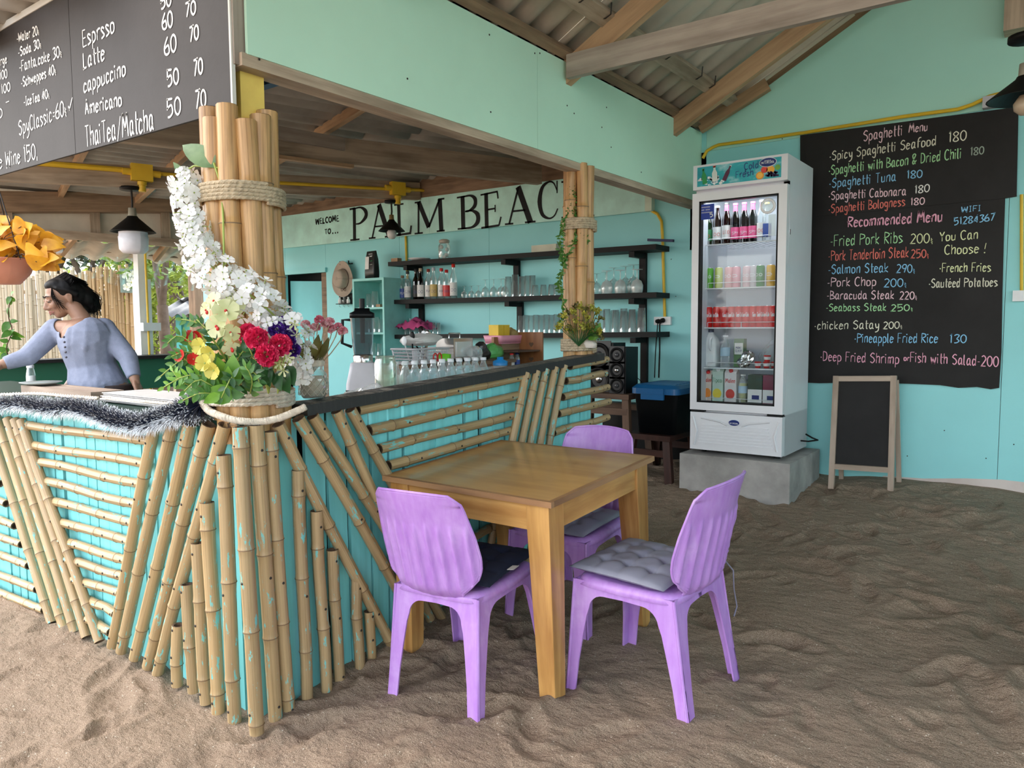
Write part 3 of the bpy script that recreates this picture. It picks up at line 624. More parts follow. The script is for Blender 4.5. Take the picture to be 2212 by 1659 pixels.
for k in range(1, 7): A, B = aX(839, 1006, XC), aX(1113, 927, XC); dz = Vector((0, .07*k, -.118*k)); dz2 = Vector((0, -.03*k, -.118*k)); pole(A+dz, B+dz2, .0225, nails=[(.3, NX)]).obj('bamboo_pole', BM('bam_p'), side)
for (a, b) in (((1136, 805), (1108, 946)), ((1159, 801), (1128, 948)), ((1179, 797), (1146, 950)), ((1199, 793), (1167, 951)), ((1219, 789), (1189, 952))): s2(a, b, .0225, ext=.12, nodes=.33)
for (a, b) in (((1231, 791), (1311, 776)), ((1222, 823), (1308, 807)), ((1215, 858), (1313, 836)), ((1206, 894), (1316, 867)), ((1195, 935), (1313, 901))): spole(a, b, .0225, dpt=.0, nodes=.3, nl=(.6, .92))
for k in range(1, 6): A, B = aX(1195, 935, XC), aX(1313, 901, XC); dz = Vector((0, -.03*k, -.118*k)); pole(A+dz, B+Vector((0, 0, -.118*k)), .0225, nails=[(.6, NX)]).obj('bamboo_pole', BM('bam_p'), side)
# black rail with scuffed top
m, nt, b = newmat('scuffed_black_rail'); v = coords(nt, 'UV', (9, 95, 1)); n = noise(nt, v, 1, 3, .7); v2 = coords(nt, 'Object'); n2 = noise(nt, v2, 7, 4)
gm = N(nt, 'NewGeometry'); sx = N(nt, 'SeparateXYZ'); nt.links.new(gm.outputs['Normal'], sx.inputs[0]); top = ramp(nt, sx.outputs[2], [(.5, (.02, .02, .02)), (.7, (1, 1, 1))])
wr = ramp(nt, n, [(.53, (0, 0, 0)), (.57, (1, 1, 1))]); wr = mix(nt, 1, wr, top, 'MULTIPLY')
wr = mix(nt, 1, wr, ramp(nt, n2, [(.38, (0, 0, 0)), (.48, (1, 1, 1))]), 'MULTIPLY')
nt.links.new(mix(nt, wr, (.020, .019, .019), (.42, .38, .33)), b.inputs['Base Color']); b.inputs['Roughness'].default_value = .55; bump(nt, b, n, .3, .003); G['rail'] = m
A, B = aX(652, 886, XC), aX(1296, 770, XC); A.x -= .03; B.x -= .03
MB().beam(A, B, .125, .042).obj('top_rail', G['rail'], side, bev=.006)
# ---- corner column
def column(name, label, ctr, top, rad, n, r, zb, zt, lean, ropes, mat='bam_c', a0=0, jig=.01, tops=None):
    t = thing(name, label, 'column', ctr)
    for i in range(n):
        a = a0+2*PI*i/n; q = Vector((math.cos(a), math.sin(a), 0))*rad; b_ = Vector(ctr)+q; b_.z = zb
        e = Vector(ctr)+q*1.0+Vector(lean); e.z = zt+(tops[i % len(tops)] if tops else 0)
        pole(b_, e, r*random.uniform(.93, 1.06), .36, .008, nails=[]).obj('bamboo_pole', BM(mat), t)
    return t
def rope_wrap(ctr, rad, z, turns, r, par, mat='rope', tilt=0, sq=0, name='rope_binding', lean=(0, 0), n=12):
    m = MB(); P, c = [], Vector(ctr)
    for i in range(int(turns*40)+1):
        a = 2*PI*i/40; ww = 1+.02*math.sin(a*n/2); P.append(c+Vector((math.cos(a)*rad*ww, math.sin(a)*rad*ww, z-c.z+a/(2*PI)*r*1.75+tilt*math.sin(a))))
    m.tube(P, r, 6)
    tw = []                                 # a second strand twisted round it
    for sgn in (0, PI):
        Q = []
        for i in range(len(P)*4-3):
            k = i/4; j = min(int(k), len(P)-2); p = P[j].lerp(P[j+1], k-j); a = i*.9+sgn; rd = Vector((p.x-c.x, p.y-c.y, 0)).normalized()
            Q.append(p+(rd*math.cos(a)+Vector((0, 0, 1))*math.sin(a))*r*.55)
        m.tube(Q, r*.62, 5)
    return m.obj(name, G[mat], par)
CC = Vector((-2.45, 1.685, 1.05))
col = column('bamboo_column', 'thick corner column of golden bamboo poles with flowers tied to its base', CC, 0, .098, 10, .042, .98, 2.165, (-.03, .0, 0), 0, tops=[0, .03, -.02, .02, -.03], a0=.25)
rope_wrap(CC+Vector((-.005, 0, 0)), .150, 1.115, 4, .0085, col, mat='rope_w'); zt3 = 1.865; rope_wrap(CC+Vector((-.022, 0, 0)), .148, 1.845, 5, .0075, col)
pst = thing('yellow_post', 'square yellow painted post rising out of the corner bamboo column', 'post', CC+Vector((-.03, 0, 1.0)))
MB().box(CC.x-.085, CC.x+.015, 1.665, 1.765, 1.6, 3.3).obj('shaft', G['ypost'], pst, bev=.006)
C2 = aX(1250, 700, -2.43); C2.z = 1.18; 
col2 = column('bamboo_column', 'slim bamboo column at the far end of the counter hung with trailing vine', C2, 0, .062, 6, .036, 1.20, 2.36, (0, .0, 0), 0, tops=[0, .01], a0=.3)
z = aY(1250, 487, C2.y).z; rope_wrap(C2, .104, z-.035, 5, .0075, col2); z = aY(1250, 745, C2.y).z; rope_wrap(C2, .104, z-.04, 5, .0085, col2)
# ================================================================ HAND LETTERING (single-stroke alphabet)
GL = {'A':(5,'0d2l2l4d 1g3g'),'B':(5,'0d0l 0l0l3k3i0h 0h4g4e0d'),'C':(5,'4k2l0j0f2d4e'),'D':(5,'0d0l 0l3k4h3e0d'),'E':(4.4,'0d0l 0l3l 0h3h 0d4d'),'F':(4.4,'0d0l 0l4l 0h3h'),
'H':(5,'0d0l 4d4l 0h4h'),'I':(3,'0l2l 1l1d 0d2d'),'L':(4,'0l0d0d3d'),'M':(7,'0d1l1l3g3g5l5l6d'),'O':(5,'2l0j0f2d4f4j2l'),'P':(5,'0d0l 0l4k4i0h'),'R':(5,'0d0l 0l4k3i0h0h4d'),'S':(5,'4k2l0j1i3h4f2d0e'),
'T':(5,'2d2l 0l4l'),'W':(7,'0l1d1d3j3j5d5d6l'),'Y':(5,'0l2h2h4l 2h2d'),'a':(4.6,'3i1i0f1d3f 3i3e4d'),'b':(4,'0l0d 0f1i3h3e1d0e'),'c':(3.8,'3h1i0g0e1d3e'),'d':(4.2,'3h1i0g0e1d3f 3l3d'),
'e':(4,'0g3g3g3h1i0g0e1d3e'),'f':(3.6,'4l2l1j1d 0i3i'),'g':(4.3,'3h1i0g1e3f 3i3c2a0b'),'h':(4.2,'0l0d 0g1i3i3d'),'i':(1.7,'0i0d 0k0k'),'k':(4,'0l0d 3i0f0f3d'),'l':(1.9,'0l0e1d'),'m':(6.4,'0i0d 0g1i2h2d 2g3i5i5d'),
'n':(4.3,'0i0d 0g1i3i3d'),'o':(4.2,'1i0h0e1d3e3h1i'),'p':(4.2,'0i0a 0h1i3h3e1d0e'),'r':(3.3,'0i0d 0g1i3i'),'s':(3.8,'3h1i0h2f3e1d0d'),'t':(3,'1l1e2d 0i3i'),'u':(4.2,'0i0e1d3e 3i3d'),'w':(6,'0i1d1d2h2h4d4d5i'),
'y':(4.2,'0i1e3f 3i3c1a0a'),'0':(5,'2l0j0f2d4f4j2l'),'1':(2.6,'0k1l1l1d'),'2':(4.8,'0k2l4j3h0d0d4d'),'3':(4.8,'0k2l4k2h 2h4f2d0d'),'4':(4.8,'3d3l3l0f0f4f'),'5':(5,'4l0l0l0h0h3i4f2d0d'),
'6':(4.8,'3l0h0e2d4e3h0g'),'7':(4.8,'0l4l4l1d'),'8':(5,'2l0j3g4e2d0e1g4j2l'),'9':(4.8,'3h1h0j2l4k3g2d'),'.':(1.4,'0d0d'),',':(1.8,'0e0c'),'-':(2.8,'0g2g'),'/':(4.6,'0c4l'),'!':(2,'1l0g 0d0d'),'&':(5,'3d0j1l3k0f1d4g'),
'=':(3,'0h2h 0f2f'),'~':(4.5,'0g1d1d4l'),'*':(1.6,'0g0g'),'$':(2,'1g0f1e0d 0h1c'),'`':(4,'0g3g3g3h1i0g0e1d3e 1k2l'),' ':(2.6,''),'x':(4,'0i3d 3i0d'),'N':(5,'0d0l0l4d4d4l'),'v':(4,'0i1d1d3i'),'G':(5,'4k2l0j0f2d4e4g2g'),'_':(3,'0d2d'),'K':(5,'0d0l 4l0h0h4d'),'U':(5,'0l0f2d4f4l')}
def crs(P):
    out = []
    for i in range(len(P)-1):
        p0, p1, p2, p3 = P[max(i-1, 0)], P[i], P[i+1], P[min(i+2, len(P)-1)]
        if (p1-p2).length < 1e-6: continue
        if i > 0 and (p0-p1).length < 1e-6: p0 = p1
        n = 5
        for k in range(n):
            t = k/n; out.append(.5*((2*p1)+(p2-p0)*t+(2*p0-5*p1+4*p2-p3)*t*t+(3*p1-p0-3*p2+p3)*t**3))
    out.append(P[-1]); return out
def strokes(text, rnd=None):
    x, out = 0, []
    for ch in text:
        w_, st = GL.get(ch, GL['o'])
        for s in st.split():
            P = [Vector((x+int(s[i], 16), ord(s[i+1])-100)) for i in range(0, len(s), 2)]
            if rnd: P = [p+Vector((rnd.uniform(-.13, .13), rnd.uniform(-.13, .13))) if True else p for p in P] if len(P) < 3 or (P[0]-P[-1]).length > .01 else P
            out.append(P)
        x += w_+.9
    return out, x-.9
def ribbon(m, pts, hw, fn, mi=0):
    if len(pts) == 1 or (pts[0]-pts[-1]).length < .3 and len(pts) <= 2:
        c = pts[0]; vs = [fn(c.x+hw[0]*1.3*math.cos(a*PI/4), c.y+hw[1]*1.3*math.sin(a*PI/4)) for a in range(8)]; m.add(vs, [tuple(range(8))], mi); return
    L = []; R_ = []
    for i, p in enumerate(pts):
        a, b = pts[max(i-1, 0)], pts[min(i+1, len(pts)-1)]; t = Vector(((b.x-a.x)/hw[0], (b.y-a.y)/hw[1]))
        if t.length < 1e-9: t = Vector((1, 0))
        t.normalize(); k = 1.0 if 0 < i < len(pts)-1 else .6
        L.append(fn(p.x-t.y*hw[0]*k, p.y+t.x*hw[1]*k)); R_.append(fn(p.x+t.y*hw[0]*k, p.y-t.x*hw[1]*k))
    vs = L+R_; n = len(L); m.add(vs, [(i, n+i, n+i+1, i+1) for i in range(n-1)], mi)
def write(text, p0, p1, cap, nrm, mat, par, hw=.0028, name='lettering', seed=0, off=.0015, fn=None, mb=None, up=None):
    """the line TEXT with its baseline from p0 to p1 and capitals CAP metres high, on a surface of normal NRM"""
    p0, p1, nrm = Vector(p0), Vector(p1), Vector(nrm).normalized(); u = p1-p0; L = u.length; u = u.normalized(); v = nrm.cross(u).normalized()
    if up: v = Vector(up)
    S, W_ = strokes(text, random.Random(sum(map(ord, text)) % 999+seed) if seed >= 0 else None); sx, sy = L/max(W_-1, 1), cap/8
    f = fn or (lambda x, y: p0+u*(x*sx)+v*(y*sy)+nrm*off); m = mb or MB()
    for P in S: ribbon(m, crs(P) if len(P) > 2 else P, (hw/sx, hw/sy), f)
    return m if mb else m.obj(name, mat, par)
def chalk(name, c): return solidc(name, c, .9)
CH = {'w': chalk('chalk_white', (.85, .84, .80)), 'p': chalk('chalk_pink', (.85, .42, .55)), 'P': chalk('chalk_pale_pink', (.88, .62, .68)), 'g': chalk('chalk_green', (.42, .75, .40)), 'b': chalk('chalk_blue', (.28, .60, .88)),
      'r': chalk('chalk_red', (.78, .20, .16)), 'y': chalk('chalk_yellow', (.80, .84, .50)), 'd': chalk('chalk_faded', (.35, .42, .36)), 'c': chalk('chalk_cream', (.78, .76, .62)), 'k': G['black']}
# ---- big menu board on the wall
BY = WY-.022
mb_ = thing('menu_board', 'large black menu board with coloured chalk writing on the turquoise wall', 'menu board', (-.95, WY, 1.0))
def bp(px, py, y=BY): return aY(px, py, y)
e = [(1728, 292), (2200, 230), (2196, 424), (2171, 428), (2168, 520), (2165, 640), (2163, 760), (2158, 838), (2140, 841), (2110, 836), (2070, 838), (2030, 832), (1960, 829), (1850, 826), (1770, 828), (1728, 826)]
lo = [bp(*q) for q in e]; up_ = [bp(1740, 291), bp(2199, 231), bp(2196, 424), bp(2172, 428), bp(1740, 470)]
MB().prism([Vector((p.x, BY+.006, p.z)) for p in lo], (0, .012, 0)).obj('lower_panel', G['board'], mb_)
MB().prism([Vector((p.x, BY, p.z)) for p in up_], (0, .006, 0)).obj('upper_panel', G['board'], mb_)
def wr(board, text, x0, y0, x1, y1, cap, col, hw=.0032, ox=1720, oy=200, s=.3917, Y=BY, nm='chalk_lettering'):
    p0, p1 = aY(ox+x0*s, oy+y0*s, Y), aY(ox+x1*s, oy+y1*s, Y); q = aY(ox+x0*s, oy+(y0-cap)*s, Y)
    return write(text, p0, p1, (q-p0).length, (0, -1, 0), CH[col], board, hw, nm, off=.002, up=(0, 0, 1))
for a in (("Spaghetti", 372, 268, 583, 235, 56, 'P'), ("Menu", 622, 222, 722, 210, 46, 'P'), ("*Spicy Spaghetti Seafood", 187, 375, 768, 290, 50, 'c'), ("180", 842, 275, 935, 262, 55, 'c'),
          ("*Spaghetti with Bacon & Dried Chili", 183, 455, 908, 362, 52, 'g'), ("180", 962, 348, 1032, 338, 42, 'd'), ("*Spaghetti Tuna", 187, 525, 547, 487, 50, 'b'), ("180", 612, 475, 692, 468, 42, 'b'),
          ("*Spaghetti Cabonara", 183, 592, 603, 566, 46, 'P'), ("180", 655, 558, 732, 546, 42, 'w'), ("*Spaghetti Bologness", 183, 665, 598, 624, 48, 'r'), ("180", 632, 622, 705, 616, 38, 'P'),
          ("WIFI", 912, 660, 1015, 652, 30, 'b'), ("51284367", 872, 730, 1092, 705, 38, 'b'), ("-Fried Pork Ribs", 190, 848, 583, 828, 60, 'g'), ("200$", 632, 832, 750, 828, 52, 'y'), ("You Can", 792, 820, 1000, 806, 50, 'y'),
          ("Choose !", 820, 893, 1045, 883, 52, 'y'), ("-Pork Tenderloin Steak", 178, 928, 618, 908, 55, 'r'), ("250$", 635, 912, 728, 910, 45, 'r'), ("-Salmon Steak", 178, 1000, 505, 990, 50, 'b'), ("290$", 555, 993, 652, 993, 45, 'b'),
          ("*French Fries", 793, 990, 1070, 986, 48, 'y'), ("*Saut`ed Potatoes", 735, 1076, 1107, 1068, 48, 'c'), ("-Pork Chop", 173, 1070, 438, 1065, 48, 'P'), ("200$", 487, 1072, 605, 1070, 45, 'b'), ("-Baracuda Steak", 170, 1140, 538, 1138, 45, 'P'),
          ("220$", 572, 1140, 663, 1140, 42, 'P'), ("-Seabass Steak", 165, 1205, 495, 1203, 40, 'g'), ("250$", 525, 1205, 640, 1203, 35, 'g'), ("*chicken Satay", 105, 1306, 455, 1302, 45, 'c'), ("200$", 482, 1303, 582, 1300, 38, 'c'),
          ("*Pineapple Fried Rice", 325, 1378, 778, 1380, 50, 'b'), ("130", 848, 1380, 935, 1380, 45, 'b'), ("*Deep Fried Shrimp", 137, 1478, 565, 1496, 52, 'p'), ("or", 595, 1478, 622, 1480, 30, 'p'), ("Fish with Salad-200", 630, 1485, 1112, 1512, 54, 'p')):
    wr(mb_, *a)
wr(mb_, "Recommended Menu", 287, 742, 803, 710, 56, 'p', .0046)
# ---- two grey boards hung over the front counter
BF = 1.61
gb = thing('drinks_board', 'grey-black drinks menu boards with white lettering hung above the front counter', 'menu board', (-3.3, BF, 2.18))
zb1, zb2 = aY(497, 237, BF), aY(0, 378, BF); ztl = 2.88
xsm, xr0 = aY(155, 160, BF).x, aY(497, 120, BF).x
for x0, x1 in ((-4.75, xsm-.002), (xsm+.002, xr0)): 
    za = zb1.z+(zb2.z-zb1.z)*(x0-zb1.x)/(zb2.x-zb1.x); zc = zb1.z+(zb2.z-zb1.z)*(x1-zb1.x)/(zb2.x-zb1.x)
    MB().prism([(x0, BF, za), (x1, BF, zc), (x1, BF, ztl), (x0, BF, ztl)], (0, .012, 0)).obj('chalk_panel', G['board2'], gb)
MB().box(-4.75, xr0+.012, BF-.004, BF+.05, ztl, ztl+.03).obj('top_batten', G['whitewall'], gb); MB().box(xr0+.001, xr0+.011, BF-.003, BF+.012, 2.175, ztl).obj('side_trim', G['whitewall'], gb)
MB().box(-4.75, -2.43, 1.83, 1.87, 2.33, 2.86).obj('blue_back_panel', G['dkblue'], gb)
def wl2(t, x0, y0, x1, y1, c, hw=.0042): wr(gb, t, x0, y0, x1, y1, c, 'w', hw, 0, 0, .3164, BF)
for a in (("Esprsso", 570, 322, 783, 220, 112), ("Latte", 575, 468, 716, 408, 105), ("cappuccino", 578, 634, 860, 514, 100), ("Americano", 587, 783, 833, 722, 90), ("ThaiTea/Matcha", 590, 1003, 1050, 885, 140), ("50", 1105, 62, 1170, 38, 90), ("60", 1115, 205, 1180, 182, 112),
          ("60", 1130, 380, 1205, 348, 120), ("50", 1150, 590, 1222, 570, 108), ("50", 1150, 802, 1235, 778, 120), ("70", 1272, 120, 1338, 95, 95), ("70", 1300, 290, 1358, 265, 100), ("70", 1328, 522, 1386, 500, 108), ("70", 1340, 745, 1408, 730, 122)): wl2(*a)
for a in (("-Water 20$", 120, 292, 268, 235, 62), ("-Soda 30$", 130, 388, 283, 325, 62), ("-Fanta,coke 30$", 138, 492, 422, 385, 72), ("-Schweppes 40$", 150, 597, 383, 505, 65), ("-IceTea 40$", 168, 724, 338, 668, 60), ("SpyClassic=60$", 135, 924, 455, 785, 98), ("~", 470, 750, 497, 732, 66),
          ("ite Wine 150,", -30, 1160, 260, 1082, 100), ("Large", -25, 462, 50, 430, 58), ("100", 5, 545, 52, 530, 60), ("100", 15, 642, 72, 620, 60), ("10", -30, 815, 18, 800, 62), ("-", 45, 722, 65, 714, 60)): wl2(*a, .0034)
# ---- welcome sign along the back wall
SY = WY-.05
sg = thing('welcome_sign', 'long pale mint welcome sign with big black painted letters along the back wall', 'sign', (-5.2, SY, 2.4))
a, b_, c, d = aY(603, 469, SY), aY(605, 537, SY), aY(1394, 457, SY), aY(1394, 363, SY)
a = aY(603, 468, SY); xm = aY(927, 440, SY).x
def sz_(x, top): p, q = ((a, d) if top else (b_, c)); return p.z+(q.z-p.z)*(x-p.x)/(q.x-p.x)

for x0, x1 in ((a.x, xm-.001), (xm+.001, c.x)): MB().prism([(x0, SY, sz_(x0, 0)), (x1, SY, sz_(x1, 0)), (x1, SY, sz_(x1, 1)), (x0, SY, sz_(x0, 1))], (0, .012, 0)).obj('sign_board', G['signm'] if 'signm' in G else solidc('signm', (.52, .88, .80), .5), sg)
MB().box(c.x, c.x+.06, SY-.01, WY, sz_(c.x, 0), sz_(c.x, 1)).obj('end_block', solidc('signend', (.62, .76, .62), .5), sg)
wr(sg, "WELCOME", 340, 412, 505, 390, 38, 'k', .008, 580, 360, .3014, SY); wr(sg, "TO", 405, 485, 445, 478, 34, 'k', .008, 580, 360, .3014, SY); wr(sg, "...", 462, 477, 500, 472, 30, 'k', .008, 580, 360, .3014, SY)
BL = {'P': [((.24, 0), (.26, 1), .16), ((0, .03), (.52, .03), .05), ((0, .97), (.3, .98), .06), ([(.26, .97), (.62, .98), (.88, .85), (.88, .68), (.6, .52), (.34, .5)], None, [.05, .07, .17, .17, .08, .05])],
 'A': [((.14, .02), (.46, 1), .06), ((.44, 1), (.84, .02), .17), ((.24, .36), (.68, .36), .05), ((0, .03), (.28, .03), .05), ((.66, .03), (1, .03), .05)],
 'L': [((.30, 0), (.28, 1), .17), ((.02, .97), (.56, .97), .05), ((.05, .03), (.9, .05), .07), ((.9, .02), (.97, .28), .09)],
 'M': [((.13, .02), (.15, .98), .06), ((.15, .98), (.48, .18), .13), ((.48, .18), (.85, .98), .06), ((.85, .98), (.89, .02), .13), ((0, .03), (.28, .03), .05), ((.74, .03), (1, .03), .05), ((.02, .97), (.2, .97), .05), ((.8, .97), (1, .97), .05)],
 'B': [((.27, 0), (.25, 1), .17), ((.02, .03), (.4, .03), .05), ((0, .97), (.36, .98), .05), ([(.26, .97), (.6, .98), (.8, .86), (.78, .66), (.55, .54), (.36, .53)], None, [.05, .07, .15, .15, .07, .05]), ([(.36, .53), (.66, .53), (.9, .4), (.9, .18), (.66, .04), (.26, .03)], None, [.05, .07, .17, .17, .08, .05])],
 'E': [((.28, 0), (.26, 1), .17), ((.02, .03), (.85, .03), .06), ((0, .97), (.8, .98), .05), ((.3, .52), (.68, .52), .05), ((.85, .02), (.95, .26), .07), ((.78, .98), (.82, .78), .06), ((.68, .62), (.68, .42), .05)],
 'C': [([(.93, .72), (.78, .93), (.55, .98), (.25, .85), (.13, .5), (.25, .16), (.55, .03), (.8, .08), (.96, .26)], None, [.04, .06, .07, .15, .2, .15, .07, .06, .05]), ((.93, .98), (.93, .66), .05)],
 'H': [((.2, 0), (.2, 1), .15), ((.8, 0), (.8, 1), .15), ((.2, .5), (.8, .5), .05), ((0, .03), (.4, .03), .05), ((.6, .03), (1, .03), .05), ((0, .97), (.4, .97), .05), ((.6, .97), (1, .97), .05)]}
for ch, x0, x1, y0, y1, hh in (('P', 757, 796, 521, 517, 71), ('A', 797, 850, 517, 512, 72), ('L', 852, 890, 511, 507, 70), ('M', 896, 961, 507, 500, 71), ('B', 988, 1037, 497, 492, 72), ('E', 1039, 1085, 495, 488, 76), ('A', 1091, 1157, 487, 481, 80), ('C', 1160, 1207, 477, 472, 82), ('H', 1213, 1284, 473, 468, 82)):
    p0, p1 = aY(x0, y0, SY), aY(x1, y1, SY); hgt = (aY(x0, y0-hh, SY)-p0).length; W_ = (p1-p0).length; u = (p1-p0).normalized(); m = MB()
    f = lambda x, y: p0+u*(x*W_)+Vector((0, -.0025, y*hgt))
    for st in BL[ch]:
        if st[1] is None:
            P = [Vector(q) for q in st[0]]; C_ = crs(P); Wd = [st[2][min(int(i/5), len(st[2])-1)]*(1-(i % 5)/5)+st[2][min(int(i/5)+1, len(st[2])-1)]*(i % 5)/5 for i in range(len(C_))]
        else: C_ = [Vector(st[0]), Vector(st[1])]; Wd = [st[2]]*2
        Lp, Rp = [], []
        for i, p in enumerate(C_):
            t = C_[min(i+1, len(C_)-1)]-C_[max(i-1, 0)]; t = Vector((t.x*W_, t.y*hgt)).normalized(); hw_ = Wd[i]*W_*.5 if st[1] is None or abs(t.y) > .5 else Wd[i]*hgt*.5
            Lp.append(f(p.x-t.y*hw_/W_, p.y+t.x*hw_/hgt)); Rp.append(f(p.x+t.y*hw_/W_, p.y-t.x*hw_/hgt))
        n = len(Lp); m.add(Lp+Rp, [(i, n+i, n+i+1, i+1) for i in range(n-1)])
    m.obj('painted_letter', G['black'], sg)
# ---- A-frame chalkboard
ez = thing('standing_chalkboard', 'small blank A-frame chalkboard in a pale wooden frame standing on the sand', 'chalkboard', (-1.10, 5.52, .28))
A, B, C_, D_ = aY(1800, 812, 5.56), aY(1938, 812, 5.56), aY(1931, 1068, 5.44), aY(1789, 1055, 5.44)
def fr_(P, Q, w_, t_=.03, nm='frame_post', par=ez, mat='easel', up=(0, 1, 0)): return MB().beam(P, Q, w_, t_, up=up).obj(nm, G[mat], par, bev=.002)
G['easel'] = wood('easel_pine', (.34, .25, .185), (.56, .44, .35), su=18)
ix = Vector((.02, 0, 0)); fr_(A+ix, D_+ix, .036); fr_(B-ix, C_-ix, .036)
fr_(A+Vector((.035, 0, -.018)), B+Vector((-.035, 0, -.018)), .036, nm='top_bar'); k = .80
l1, r1 = A.lerp(D_, k)+ix, B.lerp(C_, k)-ix; fr_(l1+ix*.9, r1-ix*.9, .036, nm='lower_bar')
MB().prism([A+ix+Vector((0, .004, -.02)), B-ix+Vector((0, .004, -.02)), r1+Vector((0, .004, 0)), l1+Vector((0, .004, 0))], (0, .008, 0)).obj('slate', G['board'], ez)
for P, Q in ((A+ix, D_+ix), (B-ix, C_-ix)): fr_(P+Vector((.01, .035, -.03)), Vector((Q.x+.012, 5.68, Q.z+.01)), .03, .02, 'rear_leg')
# ================================================================ TABLE
TT = Vector((-1.868, 2.645, .045)); tb = thing('wooden_table', 'glossy varnished square wooden table beside the bamboo counter', 'table', TT, rot=(math.radians(3.3), 0, 0))
hx_, hy_ = .425, .415
lk = dict(local=True)
MB().box(-hx_+.02, hx_-.02, -hy_+.02, hy_-.02, .735, .757).obj('tabletop', G['pine_top'], tb, local=True, bev=.004)
for x0, x1, y0, y1 in ((-hx_, hx_, -hy_, -hy_+.0195), (-hx_, hx_, hy_-.0195, hy_), (-hx_, -hx_+.0195, -hy_+.02, hy_-.02), (hx_-.0195, hx_, -hy_+.02, hy_-.02)):
    MB().box(x0, x1, y0, y1, .735, .757).obj('edge_strip', G['pine_edge'], tb, local=True, bev=.006)
for sx_ in (-1, 1):
    for sy_ in (-1, 1):
        cx, cy = sx_*(hx_-.075), sy_*(hy_-.07); m = MB(); w0, w1 = .05, .034
        sh = lambda w_, z: [(cx+sx_*(.05-w_)+q[0]*w_, cy+sy_*(.05-w_)+q[1]*w_, z) for q in ((-1, -1), (1, -1), (1, 1), (-1, 1))]
        top, bot = sh(w0, .734), sh(w1, -.10); mid = sh(w0, .63)
        for lo_, hi_ in ((bot, mid), (mid, top)):
            for i in range(4): j = (i+1) % 4; m.add([lo_[i], lo_[j], hi_[j], hi_[i]], [(0, 1, 2, 3)], 0, False, [(0+i*.3, lo_[i][2]), (.1+i*.3, lo_[i][2]), (.1+i*.3, hi_[i][2]), (i*.3, hi_[i][2])])
        m.add(bot, [(3, 2, 1, 0)]); m.add(top, [(0, 1, 2, 3)]); m.obj('leg', G['pine'], tb, local=True, bev=.003, weld=True)
for s_ in (-1, 1):
    MB().boxf((-hx_+.12, s_*(hy_-.04)-.01, .63), (2*hx_-.24, 0, 0), (0, .02, 0), (0, 0, .104)).obj('apron', G['pine'], tb, local=True, bev=.002)
    MB().boxf((s_*(hx_-.045)-.01, -hy_+.11, .63), (0, 2*hy_-.22, 0), (.02, 0, 0), (0, 0, .104)).obj('apron', G['pine'], tb, local=True, bev=.002)
